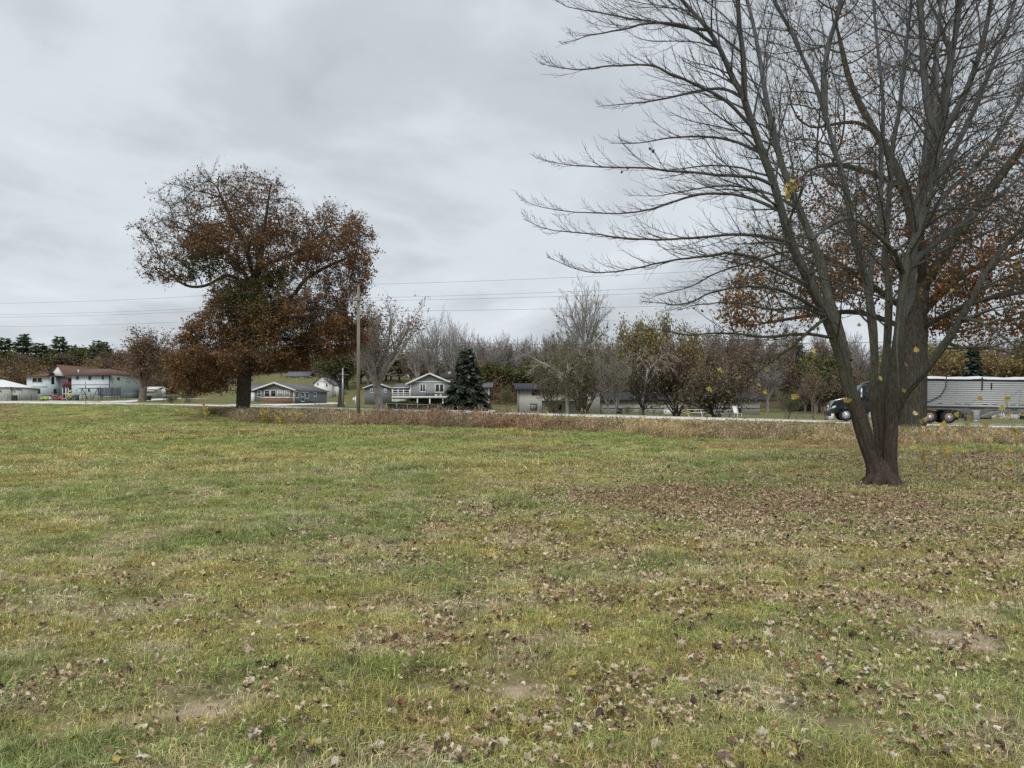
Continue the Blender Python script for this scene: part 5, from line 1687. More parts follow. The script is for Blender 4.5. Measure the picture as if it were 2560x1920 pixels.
class Bld:
    """a building in world axes; parts are stored relative to its root"""
    def __init__(self, name, label, x, y, z, cat='house'):
        self.o = np.array([x, y, z])
        self.root = thing(name, label, cat, (x, y, z))

    def part(self, name, mat, fn, parent=None, label=None):
        m = MB(); fn(m)
        m.V = [v - self.o for v in m.V]
        ob = m.build(name, mat, parent or self.root)
        if label: ob['label'] = label
        return ob

    def wall(self, x0, x1, y0, y1, z0, z1, mat, name='wall'):
        return self.part(name, mat, lambda m: m.box(x0, x1, y0, y1, z0, z1))

    def window(self, face, c, a0, a1, z0, z1, frame=None, glass=None, mull=0, fw=0.09, hbar=False, name='window'):
        """face F: plane y=c seen from -y, a is x; face R: plane x=c seen from +x, a is y; L: seen from -x"""
        frame, glass = frame or M_white, glass or M_glass
        sgn = {'F': -1, 'R': 1, 'L': -1}[face]
        def bar(m, p0, p1, q0, q1, d):
            lo, hi = sorted((c + sgn * 0.004, c + sgn * d))
            if face == 'F': m.box(p0, p1, lo, hi, q0, q1)
            else: m.box(lo, hi, p0, p1, q0, q1)
        def fr(m):
            bar(m, a0, a1, z0, z0 + fw, 0.07); bar(m, a0, a1, z1 - fw, z1, 0.07)
            bar(m, a0, a0 + fw, z0 + fw, z1 - fw, 0.07); bar(m, a1 - fw, a1, z0 + fw, z1 - fw, 0.07)
            for k in range(mull):
                p = a0 + (a1 - a0) * (k + 1) / (mull + 1)
                bar(m, p - fw * 0.4, p + fw * 0.4, z0 + fw, z1 - fw, 0.06)
            if hbar: bar(m, a0 + fw, a1 - fw, (z0 + z1) / 2 - fw * 0.35, (z0 + z1) / 2 + fw * 0.35, 0.058)
        w = self.part(name, frame, fr)
        self.part('pane', glass, lambda m: bar(m, a0 + fw * 0.9, a1 - fw * 0.9, z0 + fw * 0.9, z1 - fw * 0.9, 0.03), w)
        return w

    def gable_y(self, x0, x1, xr, y0, y1, ze, zr, mat, over=0.45, t=0.16, name='roof', yo=0.5):
        """ridge along y at x=xr"""
        def f(m):
            sl = (zr - ze) / max(xr - x0, 1e-3); sr = (zr - ze) / max(x1 - xr, 1e-3)
            m.slab([(x0 - over, y0 - yo, ze - over * sl), (xr, y0 - yo, zr), (xr, y1 + yo, zr), (x0 - over, y1 + yo, ze - over * sl)], t)
            m.slab([(xr, y0 - yo, zr), (x1 + over, y0 - yo, ze - over * sr), (x1 + over, y1 + yo, ze - over * sr), (xr, y1 + yo, zr)], t)
        return self.part(name, mat, f)

    def gable_x(self, x0, x1, y0, y1, yr, ze, zr, mat, over=0.45, t=0.16, name='roof', xo=0.5):
        def f(m):
            s0 = (zr - ze) / (yr - y0); s1 = (zr - ze) / (y1 - yr)
            m.slab([(x0 - xo, y0 - over, ze - over * s0), (x1 + xo, y0 - over, ze - over * s0), (x1 + xo, yr, zr), (x0 - xo, yr, zr)], t)
            m.slab([(x0 - xo, yr, zr), (x1 + xo, yr, zr), (x1 + xo, y1 + over, ze - over * s1), (x0 - xo, y1 + over, ze - over * s1)], t)
        return self.part(name, mat, f)

    def rake(self, x0, x1, xr, y, ze, zr, mat, over=0.45, h=0.22):
        """white barge boards along a front gable"""
        sl = (zr - ze) / (xr - x0); sr = (zr - ze) / (x1 - xr)
        a = [(x0 - over, ze - over * sl), (xr, zr), (xr, zr - h), (x0 - over, ze - over * sl - h)]
        b = [(xr, zr), (x1 + over, ze - over * sr), (x1 + over, ze - over * sr - h), (xr, zr - h)]
        self.part('barge_board', mat, lambda m: m.prism([(p[0], p[1] + 0.03) for p in a], 'y', y - 0.58, y - 0.515))
        self.part('barge_board', mat, lambda m: m.prism([(p[0], p[1] + 0.03) for p in b], 'y', y - 0.58, y - 0.515))


def mapx(px, Xw):
    """depth at which a side wall x=Xw is seen at column px"""
    return Xw * F_PX / (px - CX)


# ---- grey ranch house with white barge boards
D = 140.0
xl, xr_, xk = PX(639, D), PX(734, D), PX(686.4, D)
zb, ze, zk = PZ(1009, D), PZ(972, D), PZ(955.5, D)
zg = G(xr_, D) - 0.25
b = Bld('ranch_house', 'grey ranch house with white barge boards and brick skirt', xk, D, zg)
yend = mapx(817, xr_)
b.wall(xl, xr_, D, yend, zg, ze, M_grey)
b.part('gable_wall', M_grey, lambda m: m.prism([(xl, ze), (xr_, ze), (xk, zk - 0.12)], 'y', D, D + 0.2))
b.gable_y(xl, xr_, xk, D, yend, ze, zk, M_roofgrey, over=0.5, yo=0.5)
b.rake(xl, xr_, xk, D, ze, zk, M_white, over=0.5, h=0.3)
b.part('brick_skirt', M_brick, lambda m: m.box(PX(652, D), PX(733, D), D - 0.12, D - 0.003, zg, PZ(995, D)))
b.part('skirt_cap', M_white, lambda m: m.box(PX(651, D), PX(734, D), D - 0.17, D - 0.002, PZ(995, D) + 0.002, PZ(993.6, D)))
for p0, p1 in ((660.5, 675), (676.2, 691), (693.5, 708), (710, 725)):
    b.window('F', D, PX(p0, D), PX(p1, D), PZ(993.6, D), PZ(975, D), glass=M_glass2 if p0 > 690 else None, fw=0.12)
b.window('F', D, PX(644, D), PX(653.5, D), PZ(993, D), PZ(976.5, D), fw=0.12, hbar=True)
b.part('corner_post', M_white, lambda m: m.box(xr_ + 0.004, xr_ + 0.12, D - 0.12, D + 0.1, zg, ze - 0.1))
for p0, p1, q0, q1, nm in ((738.7, 746, 977, 996, 'window'), (752, 760.5, 978.8, 1005, 'door'), (763, 771, 979, 997, 'window'), (783.5, 791, 980, 992, 'window')):
    ya, yb_ = mapx(p0, xr_), mapx(p1, xr_)
    ym = (ya + yb_) / 2
    w = b.window('R', xr_, ya, yb_, PZ(q1, ym), PZ(q0, ym), fw=0.2, name=nm, glass=M_glass, hbar=(nm == 'door'))
b.wall(PX(604, 150), xl - 0.003, 148, 160, zg, PZ(974, 150), M_grey, 'left_wing_wall')
b.gable_x(PX(604, 150), xl - 0.6, 148, 160, 154, PZ(974, 150), PZ(958, 152), M_roofgrey, xo=0.3)
b.part('garage_door', M_white, lambda m: m.box(PX(628, 148), PX(637, 148), 147.9, 147.997, zg + 0.1, PZ(980, 148)))

# ---- white farmhouse
D = 190.0
xl, xr_, xk = PX(785, D), PX(824, D), PX(805, D)
zg = G(xk, D) - 0.2; ze, zk = PZ(956, D), PZ(938, D)
b = Bld('farmhouse', 'white two-storey farmhouse with steep grey roof beyond the ranch house', xk, D, zg)
b.wall(xl, xr_, D, D + 11, zg, ze, M_white)
b.part('gable_wall', M_white, lambda m: m.prism([(xl, ze), (xr_, ze), (xk, zk - 0.1)], 'y', D, D + 0.2))
b.gable_y(xl, xr_, xk, D, D + 11, ze, zk, M_roofgrey, over=0.3, yo=0.3)
b.wall(xr_ + 0.003, PX(844, D + 3), D + 3, D + 9, zg, PZ(961, D + 3), M_white, 'side_wing_wall')
b.gable_x(xr_, PX(844, D + 3), D + 3, D + 9, D + 6, PZ(961, D + 3), PZ(952, D + 6), M_roofgrey, over=0.3, xo=0.2)
for p0, p1, q0, q1 in ((793, 796, 957, 963.5), (815, 818.5, 957, 967), (793, 796.5, 975, 988), (815, 818.5, 975, 988)):
    b.window('F', D, PX(p0, D) - 0.1, PX(p1, D) + 0.1, PZ(q1, D), PZ(q0, D), fw=0.1)
b.window('F', D + 3, PX(836, D + 3), PX(840, D + 3), PZ(993, D + 3), PZ(978, D + 3), fw=0.1)

# ---- garage and house on the rise
D = 226.0
x0, x1 = PX(716, D), PX(770, D)
zg = G((x0 + x1) / 2, D) - 0.3
zt = PZ(939, D)
b = Bld('hill_garage', 'low pale building with white doors on the grassy rise', (x0 + x1) / 2, D, zg, 'building')
b.wall(x0, x1, D, D + 8, zg, zt, wallmat('pale_grey_siding', (0.45, 0.45, 0.44)))
b.gable_x(x0, x1, D, D + 8, D + 4, zt, PZ(929, D + 4), M_roofgrey)
for p0, p1 in ((719, 727.5), (748, 761)):
    b.part('garage_door', M_white, lambda m: m.box(PX(p0, D), PX(p1, D), D - 0.08, D - 0.003, zg + 0.3, PZ(941, D)))
b.part('tan_panel', M_stone, lambda m: m.box(PX(762, D), PX(769.8, D), D - 0.06, D - 0.003, zg + 0.2, PZ(941, D)))
D = 235.0
x0, x1 = PX(780, D), PX(800, D); zg = G(x0, D) - 0.3
b = Bld('hill_shed', 'olive gabled shed behind the farmhouse roof', (x0 + x1) / 2, D, zg, 'shed')
b.wall(x0, x1, D, D + 6, zg, PZ(946, D), M_olive)
b.part('gable_wall', M_olive, lambda m: m.prism([(x0, PZ(946, D)), (x1, PZ(946, D)), ((x0 + x1) / 2, PZ(932, D) - 0.1)], 'y', D, D + 0.2))
b.gable_y(x0, x1, (x0 + x1) / 2, D, D + 6, PZ(946, D), PZ(932, D), M_roofgrey, over=0.3)

# ---- small grey house between pole and deck house
D = 172.0
x0, x1, xk = PX(912, D), PX(976, D), PX(944, D)
zg = G(xk, D) - 0.2; ze, zk = PZ(968, D), PZ(957, D)
b = Bld('grey_house', 'small grey gabled house behind the half-bare forked maple', xk, D, zg)
b.wall(x0, x1, D, D + 9, zg, ze, M_grey)
b.part('gable_wall', M_grey, lambda m: m.prism([(x0, ze), (x1, ze), (xk, zk - 0.1)], 'y', D, D + 0.2))
b.gable_y(x0, x1, xk, D, D + 9, ze, zk, M_roofgrey)
b.rake(x0, x1, xk, D, ze, zk, M_white)
for p0, p1 in ((926, 935.5), (960, 967)):
    b.window('F', D, PX(p0, D), PX(p1, D), PZ(982, D), PZ(971, D), fw=0.15, mull=1)

# ---- grey house with the raised deck
D = 130.0
x0, x1, xk = PX(1025.8, D), PX(1127, D), PX(1074.6, D)
zg = G(xk, D) - 0.25
ze, zk = PZ(954.5, D), PZ(932.5, D); zf = PZ(993, D)
b = Bld('deck_house', 'light grey house with wide gable above a raised white deck', xk, D, zg)
b.wall(x0, x1, D, D + 13, zf, ze, M_lgrey)
b.wall(x0 + 0.02, x1 - 0.02, D + 0.02, D + 12.9, zg, zf - 0.003, M_under, 'basement_wall')
b.part('gable_wall', M_mgrey, lambda m: m.prism([(x0, ze), (x1, ze), (xk, zk - 0.12)], 'y', D - 0.004, D + 0.2))
b.gable_y(x0, x1, xk, D, D + 13, ze, zk, M_roofgrey, over=0.75, yo=0.5)
b.rake(x0, x1, xk, D, ze, zk, M_white, over=0.75, h=0.26)
b.part('frieze_board', M_white, lambda m: m.box(x0, x1, D - 0.06, D - 0.006, ze - 0.06, ze + 0.12))
b.part('corner_board', M_white, lambda m: m.box(x0 - 0.02, x0 + 0.12, D - 0.05, D - 0.003, zf, ze - 0.07))
b.part('dormer', M_roofdark, lambda m: m.prism([(D + 3, zk - 0.9), (D + 6.5, zk - 0.9), (D + 6.5, zk + 0.1), (D + 4.2, zk - 0.05)], 'x', xk + 1.4, xk + 3.6))
b.part('chimney', M_stone, lambda m: m.box(PX(1120, D + 8), PX(1127, D + 8), D + 8, D + 8.8, zk - 1.6, PZ(929, D + 8)))
b.window('F', D, PX(1049.2, D), PX(1064.5, D), PZ(980.5, D), PZ(959.3, D), fw=0.14, mull=1)
b.window('F', D, PX(1087.2, D), PX(1110.6, D), PZ(981.5, D), PZ(959.5, D), fw=0.14, mull=1, name='sliding_door')
# left wing behind the deck
b.wall(PX(984, 134), x0 - 0.003, 134, 141, zg, PZ(969.5, 134), M_darkside, 'left_wing_wall')
b.gable_x(PX(984, 134), x0 - 0.5, 134, 141, 137.5, PZ(969, 134), PZ(959, 137), M_roofgrey, over=0.4, xo=0.1)
b.part('fascia', M_white, lambda m: m.box(PX(981, 133.4), x0 - 0.1, 133.45, 133.55, PZ(970.5, 133.5), PZ(968.6, 133.5)))
b.wall(PX(983, 131), PX(1012, 131), 131.2, 133.9, zg, zf - 0.3, material('pale_green_wall', (0.42, 0.47, 0.38), var=0.08), 'lower_wall')
# deck
dx0, dx1 = PX(979, 126.5), PX(1128, 126.5)
b.part('deck', M_white, lambda m: m.box(dx0, dx1, 126.5, D - 0.01, zf - 0.16, zf + 0.14))
for px in (981, 1043.5, 1074.5, 1107.5, 1126):
    X = PX(px, 126.6)
    b.part('deck_post', M_white, lambda m: m.box(X - 0.09, X + 0.09, 126.6, 126.78, G(X, 126.6) - 0.2, zf - 0.165))
for px in (981, 995, 1009, 1024):
    X = PX(px, 126.6)
    b.part('railing_post', M_white, lambda m: m.box(X - 0.07, X + 0.07, 126.6, 126.74, zf + 0.143, PZ(973.5, 126.6)))
for py in (976, 982, 987):
    b.part('rail', M_white, lambda m: m.box(dx0, PX(1024, 126.6), 126.63, 126.71, PZ(py, 126.6) - 0.06, PZ(py, 126.6) + 0.06))
b.part('dark_rail', M_black, lambda m: m.box(PX(1064, 126.6), PX(1100, 126.6), 126.63, 126.7, PZ(985, 126.6) - 0.06, PZ(985, 126.6) + 0.06))
for px in (1066, 1083, 1099):
    b.part('railing_post', M_black, lambda m: m.box(PX(px, 126.6) - 0.04, PX(px, 126.6) + 0.04, 126.6, 126.72, zf + 0.143, PZ(985, 126.6) - 0.061))
for px in (1087, 1097.5):
    b.part('planter_box', M_white, lambda m: m.box(PX(px, 127), PX(px + 6, 127), 127, 127.4, zf + 0.144, zf + 0.45))
# right wing seen past the spruce
b.wall(x1 + 0.003, PX(1221, 140), 138, 147, zg, PZ(967, 139), M_lgrey, 'right_wing_wall')
b.gable_x(x1 + 0.8, PX(1221, 140), 138, 147, 142.5, PZ(966, 139), PZ(956, 142), M_roofgrey, over=0.6, xo=0.9)
b.window('F', 138, PX(1206, 138), PX(1210.5, 138), PZ(978, 138), PZ(969, 138), fw=0.12)
b.part('downspout', M_white, lambda m: m.box(PX(1221.5, 138), PX(1223, 138), 137.9, 138.0, G(-4, 138), PZ(968, 138)))

# hedge and chain-link fence before the deck house
def hedge(label, x0, x1, y0, y1, h, seed, pal):
    rng = np.random.default_rng(seed)
    n = 5200
    c = np.stack([rng.uniform(x0, x1, n), rng.uniform(y0, y1, n), h * rng.uniform(0, 1, n) ** 0.7], 1)
    c[:, 2] *= 0.85 + 0.3 * fbm(c[:, 0] * 1.2, c[:, 1] * 1.2, 7, 2)
    zg_ = gz(c[:, 0], c[:, 1])
    root = thing('hedge', label, 'hedge', ((x0 + x1) / 2, (y0 + y1) / 2, float(zg_.mean())))
    off = np.array([(x0 + x1) / 2, (y0 + y1) / 2, float(zg_.mean())])
    c[:, 2] += zg_
    V, F, C = cards(c - off, rng.uniform(0.1, 0.22, n), rng, np.array(pal)[rng.integers(0, len(pal), n)] * rng.uniform(0.6, 1.3, (n, 1)))
    obj('foliage', mesh_np('foliage', V, F3=F, col=C), M_leaf, root)
    T = Tubes()
    for k in range(14):
        X = x0 + (x1 - x0) * (k + 0.5) / 14
        T.add(np.array([[X, (y0 + y1) / 2, G(X, y0) - 0.1], [X + 0.1, (y0 + y1) / 2, G(X, y0) + h * 0.7]]) - off, np.array([0.03, 0.015]), 4)
    obj('stems', T.mesh('stems'), M_bark_dark, root)


hedge('clipped dark green hedge under the raised deck', PX(968, 110), PX(1040, 110), 109.3, 110.9, 1.25, 401, GRNP)
hedge('brownish low hedge beside the clipped green one', PX(1042, 110), PX(1096, 110), 109.5, 110.8, 1.0, 402, GRNP + BROWNP)


def chain_fence(label, x0, x1, y, h, n, wire=True):
    xm = (x0 + x1) / 2
    zg_ = G(xm, y)
    root = thing('chain_fence', label, 'fence', (xm, y, zg_))
    for k in range(n):
        X = x0 + (x1 - x0) * k / (n - 1) - xm
        z0 = G(X + xm, y) - zg_
        MB().tube([(X, 0, z0 - 0.1), (X, 0, z0 + h + 0.05)], 0.035, 6).build('fence_post', M_metal, root)
    MB().tube([(x0 - xm, 0, G(x0, y) - zg_ + h), (x1 - xm, 0, G(x1, y) - zg_ + h)], 0.03, 6).build('top_rail', M_metal, root)
    m = MB()
    ln = x1 - x0
    for k in range(int(ln / 0.35)):
        a = x0 - xm + k * 0.35
        m.tube([(a, 0.02, 0.02), (min(a + h, x1 - xm), 0.02, h)], 0.006, 3, cap=False)
        m.tube([(a, 0.03, h), (min(a + h, x1 - xm), 0.03, 0.02)], 0.006, 3, cap=False)
    tag(m.build('mesh_wire', M_metal, root), kind='stuff')


chain_fence('low chain-link fence in front of the hedge', PX(966, 104), PX(1096, 104), 104, 0.95, 6)

# ---- blue house
D = 165.0
zg = G(-100, D) - 0.3
b = Bld('blue_house', 'large pale blue house with brown roofs and maroon balcony', -96, D, zg)
zE = PZ(941, D)
xA, xB = PX(66.6, D), PX(120, D)
ys_ = mapx(147, xB)
b.wall(xA, xB, D, D + 9, zg, zE, M_blue, 'left_block_wall')
b.part('belt_board', M_lgrey, lambda m: m.box(xA, xB, D - 0.06, D - 0.003, PZ(967.5, D), PZ(966, D)))
b.window('F', D, PX(80.3, D), PX(106.5, D), PZ(957, D), PZ(943.3, D), mull=1, fw=0.14)
b.window('F', D, PX(83, D), PX(100.7, D), PZ(984.3, D), PZ(971, D), mull=2, fw=0.1, frame=M_dteal)
ysd = [mapx(p, xB) for p in (128, 135)]
b.window('R', xB, ysd[0], ysd[1], PZ(960.5, 166.5), PZ(942.5, 166.5), frame=M_dteal, fw=0.12, name='door')
ysd = [mapx(p, xB) for p in (133.5, 141)]
b.window('R', xB, ysd[0], ysd[1], PZ(985, 167), PZ(972, 167), frame=M_lgrey, fw=0.12)
def hip(m):
    e0, e1, f0, f1 = xA - 0.8, xB + 0.5, D - 0.7, D + 5
    zt = PZ(932, D + 3)
    zl = zE - 0.05
    A_, B_, C_, D_ = (e0, f0, zl), (e1, f0, zl), (e1, f1, zl), (e0, f1, zl)
    r0, r1 = (-99.8, D + 2.5, zt), (xB - 1.2, D + 2.5, zt)
    m.add([A_, B_, C_, D_, r0, r1], [(0, 1, 5, 4), (2, 3, 4, 5), (0, 3, 2, 1)], [(1, 2, 5), (3, 0, 4)])
b.part('hip_roof', M_roofbrown, hip)
# main block behind, with the steep gable
y2 = 169.0
xC = PX(180, y2)
b.wall(xB + 0.003, xC + 0.5, y2, y2 + 12, zg, PZ(942, y2), M_blue, 'main_wall')
xk = PX(127, D); zk = PZ(910, D)
xg0, xg1 = PX(103, D), PX(149.5, D)
b.part('gable_wall', M_white, lambda m: m.prism([(xg0 + 0.25, PZ(938, D)), (xg1 - 0.25, PZ(940, D)), (xk, zk - 0.4)], 'y', D + 2.4, D + 2.7))
b.gable_y(xg0, xg1, xk, D + 2.6, 182, PZ(941.5, D), zk, M_roofbrown, over=0.2, yo=0.45)
for px in (123.2, 127.2, 131.2):
    b.window('F', D + 2.4, PX(px, D + 2.4) - 0.13, PX(px, D + 2.4) + 0.13, PZ(928, D + 2.4), PZ(920.5, D + 2.4), fw=0.03, frame=M_dteal)
b.part('lower_roof', M_roofbrown, lambda m: m.slab([(xg1 - 0.2, y2 - 0.7, PZ(941.5, D)), (PX(182, y2), y2 - 0.7, PZ(941.5, D)), (PX(182, y2), y2 + 8, PZ(930, D)), (xg1 - 0.2, y2 + 8, PZ(930, D))], 0.15))
b.part('balcony_floor', M_maroon, lambda m: m.box(PX(147, D), PX(178.5, D), D + 1.2, y2 - 0.01, PZ(968.5, D), PZ(967, D)))
for k in range(12):
    X = PX(147, D) + (PX(178.5, D) - PX(147, D) - 0.16) * k / 11
    b.part('baluster', M_maroon, lambda m: m.box(X, X + 0.17, D + 1.22, D + 1.28, PZ(966.9, D), PZ(955.2, D)))
b.part('balcony_rail', M_maroon, lambda m: m.box(PX(147, D), PX(178.5, D), D + 1.18, D + 1.33, PZ(955, D), PZ(954, D)))
b.part('red_banner', material('red_cloth', (0.42, 0.10, 0.13), var=0.2), lambda m: m.box(PX(150, D), PX(170, D), D + 1.32, D + 1.35, PZ(966, D), PZ(957, D)))
b.part('balcony_door', M_dteal, lambda m: m.box(PX(171.5, y2), PX(178.5, y2), y2 - 0.05, y2 - 0.004, PZ(967, y2), PZ(944, y2)))
b.part('sunroom_glass', M_glass, lambda m: m.box(PX(148, D), PX(178, D), D + 1.4, D + 1.5, zg, PZ(969, D)))
for p0, p1 in ((147, 148.3), (154.7, 157), (161, 162.6), (171.7, 173.6), (177, 178.5)):
    b.part('sunroom_post', M_white, lambda m: m.box(PX(p0, D), PX(p1, D), D + 1.28, D + 1.395, zg, PZ(969, D)))
b.part('sunroom_rail', M_white, lambda m: m.box(PX(148.4, D), PX(176.9, D), D + 1.3, D + 1.38, PZ(985, D), PZ(983.6, D)))
b.part('sunroom_door', M_white, lambda m: m.box(PX(157.1, D), PX(160.9, D), D + 1.31, D + 1.385, PZ(983.5, D), PZ(982.3, D)))
# right wing
xW0, xW1 = PX(179, D), PX(272, D)
yW = mapx(365, xW1)
zW = PZ(938, D)
b.wall(xW0, xW1, D, yW, zg, zW, M_blue, 'right_wing_wall')
b.part('side_cladding', M_bluegreen, lambda m: m.box(xW1 + 0.003, xW1 + 0.06, D, yW, zg, zW - 0.02))
b.part('side_skirt', wallmat('teal_fence_board', (0.20, 0.27, 0.26)), lambda m: m.box(xW1 + 0.063, xW1 + 0.12, D + 2.5, yW - 0.2, zg, PZ(981, D + 8)))
b.part('belt_board', M_lgrey, lambda m: m.box(xW0, xW1, D - 0.06, D - 0.003, PZ(962, D), PZ(960.8, D)))
b.part('corner_board', M_dteal, lambda m: m.box(xW1 + 0.061, xW1 + 0.16, D - 0.05, D + 0.12, zg, zW - 0.05))
for p0, p1, q0, q1 in ((190.3, 196.5, 941, 949), (221.3, 228.3, 940.5, 950), (254.8, 260.3, 940, 949), (219.8, 225.8, 970, 979.5), (252.8, 259, 970.5, 980)):
    b.window('F', D, PX(p0, D), PX(p1, D), PZ(q1, D), PZ(q0, D), fw=0.07, hbar=True, frame=M_lgrey)
for p0, p1 in ((291, 299), (336, 342.5)):
    ya, yb_ = mapx(p0, xW1), mapx(p1, xW1)
    b.window('R', xW1 + 0.06, ya, yb_, PZ(951.5, ya), PZ(942.3, ya), fw=0.09)
def wroof(m):
    e0, e1, f0, f1 = PX(170, D), xW1 + 0.9, D - 0.7, yW + 0.7
    zl = zW + 0.02; zt = PZ(922, 173)
    ym = (f0 + f1) / 2
    m.add([(e0, f0, zl), (e1, f0, zl), (e1, f1, zl), (e0, f1, zl), (e0 - 1.2, ym, zt), (xW1 - 4.2, ym, zt)], [(0, 1, 5, 4), (2, 3, 4, 5), (0, 3, 2, 1)], [(1, 2, 5), (3, 0, 4)])
b.part('wing_roof', M_roofbrown, wroof)
b.part('fascia', M_dteal, lambda m: m.box(PX(170, D), xW1 + 0.9, D - 0.76, D - 0.70, zW - 0.12, zW + 0.04))
b.part('vent_pipe', M_white, lambda m: m.tube([(PX(196, 168), 168, PZ(935, 168)), (PX(196, 168), 168, PZ(924, 168))], 0.12, 8))
# small white building beyond, right of the blue house
D = 176.0
zg = G(PX(370, D), D) - 0.2
b = Bld('white_garage', 'small white-fronted garage behind the vase-shaped tree', PX(368, D), D, zg, 'garage')
b.wall(PX(356, D), PX(386, D), D, D + 6, zg, PZ(972, D), M_stone)
b.part('door_header', M_white, lambda m: m.box(PX(355, D), PX(387, D), D - 0.3, D - 0.003, PZ(979.5, D), PZ(972, D)))
b.gable_x(PX(355, D), PX(387, D), D, D + 6, D + 3, PZ(972, D), PZ(966, D), M_white, over=0.3)

# ---- white shed at the far left
D = 150.0
zg = G(PX(20, D), D) - 0.2
b = Bld('white_shed', 'white-roofed shed with pale walls beside the side road', PX(10, D), D, zg, 'shed')
wg = wallmat('pale_shed_wall', (0.52, 0.52, 0.50))
x1 = PX(24, D)
b.wall(PX(-60, D), x1, D, D + 7, zg, PZ(968, D), wg)
b.part('roof', M_white, lambda m: (m.add([(PX(-62, D), D - 0.4, PZ(968.5, D)), (x1 + 0.5, D - 0.4, PZ(967.5, D)), (PX(8, D + 3.5), D + 3.5, PZ(948, D)), (PX(-62, D), D + 3.5, PZ(948, D)), (x1 + 0.5, D + 7.4, PZ(967.5, D)), (PX(-62, D), D + 7.4, PZ(968.5, D))], [(0, 1, 2, 3), (3, 2, 4, 5)], [(1, 4, 2)])))
b.wall(x1 + 0.003, PX(47, D), D + 0.5, D + 6, zg, PZ(971, D), wg, 'lean_to_wall')
b.part('lean_to_roof', M_roofgrey, lambda m: m.slab([(x1 - 0.3, D + 0.1, PZ(966.2, D)), (PX(50, D), D + 0.1, PZ(970.5, D)), (PX(50, D), D + 6.4, PZ(970.5, D)), (x1 - 0.3, D + 6.4, PZ(966.2, D))], 0.14))
b.window('F', D, PX(-2, D), PX(6, D), PZ(981.5, D), PZ(973, D), fw=0.09, hbar=True)
b.window('F', D + 0.5, PX(31, D), PX(35.5, D), PZ(981, D), PZ(974, D), fw=0.07, hbar=True)

# ---- long low olive building behind the thicket
D = 112.0
x0, x1 = PX(1294.6, D), PX(1500, D)
zg = G(PX(1400, D), D) - 0.3
b = Bld('apartment_building', 'long low olive-grey building half hidden by the thicket', PX(1500, D), D, zg, 'building')
zt = PZ(969, D)
b.wall(x0, x1, D, D + 11, zg, zt, M_olive)
b.gable_x(x0, x1, D, D + 11, D + 5.5, zt, PZ(958, D + 5.5), M_roofdark, over=0.7, t=0.3)
b.part('downspout', M_lgrey, lambda m: m.box(x0 - 0.02, x0 + 0.12, D - 0.1, D - 0.004, zg, zt - 0.1))
b.window('F', D, PX(1325.6, D), PX(1342, D), PZ(1026, D), PZ(1009, D), mull=1, fw=0.1, frame=M_dteal, glass=M_glass2)
b.window('F', D, PX(1330, D), PX(1350, D), PZ(988, D), PZ(972, D), mull=1, fw=0.1, frame=M_dteal)
b.window('F', D, PX(1396, D), PX(1404, D), PZ(1028, D), PZ(1010, D), fw=0.1, frame=M_dteal)
b.part('porch_roof', M_roofdark, lambda m: m.box(PX(1354, D), PX(1458, D), D - 2.2, D - 0.004, PZ(1004.5, D), PZ(1001.5, D)))
b.part('balcony_rail', M_roofdark, lambda m: m.box(PX(1362, D), PX(1420, D), D - 2.1, D - 2.0, PZ(985, D - 2), PZ(983.6, D - 2)))
for px in (1356, 1422, 1456):
    b.part('porch_post', M_dteal if px < 1400 else M_white, lambda m: m.box(PX(px, D - 2) - 0.07, PX(px, D - 2) + 0.07, D - 2.1, D - 1.96, zg, PZ(1004.6, D)))
x2 = PX(1905, D)
zt2 = PZ(996, D)
b.wall(x1 + 0.003, x2, D + 1, D + 10, zg, zt2, M_olive, 'low_wing_wall')
b.gable_x(x1 + 0.5, x2, D + 1, D + 10, D + 5.5, zt2, PZ(981, D + 5), M_roofdark, over=0.6, t=0.25)
b.part('belt_board', M_roofdark, lambda m: m.box(x1 + 0.6, x2, D + 0.95, D + 0.997, PZ(1021.5, D), PZ(1020, D)))
b.window('F', D + 1, PX(1663, D), PX(1690.5, D), PZ(1042, D), PZ(1021.6, D), mull=1, fw=0.1, glass=material('white_curtain', (0.7, 0.71, 0.7), rough=0.3))
for p0 in (1540, 1720, 1840):
    b.window('F', D + 1, PX(p0, D), PX(p0 + 18, D), PZ(1036, D), PZ(1022, D), mull=1, fw=0.1, frame=M_dteal)
b.part('white_sill', M_white, lambda m: m.box(PX(1622, D), PX(1666, D), D + 0.93, D + 0.997, PZ(980.8, D), PZ(979.6, D)))

# ---- stone-fronted house on the wooded hillside
D = 204.0
x0, x1 = PX(1941, D), PX(1992, D)
zb_ = PZ(949, D)
zg = min(G(x0, D), zb_) - 0.5
b = Bld('hillside_house', 'small stone-fronted house with dark roof up in the wood', (x0 + x1) / 2, D, zg)
b.wall(x0, x1, D, D + 8, zg, PZ(931, D), M_stone)
b.gable_x(x0, x1, D, D + 8, D + 4, PZ(931, D), PZ(918, D + 4), M_roofdark, over=0.8)
b.window('F', D, PX(1949, D), PX(1963, D), PZ(940, D), PZ(932.5, D), mull=1, frame=M_dteal)
b.window('F', D, PX(1983, D), PX(1990, D), PZ(940, D), PZ(932.5, D), frame=M_dteal)

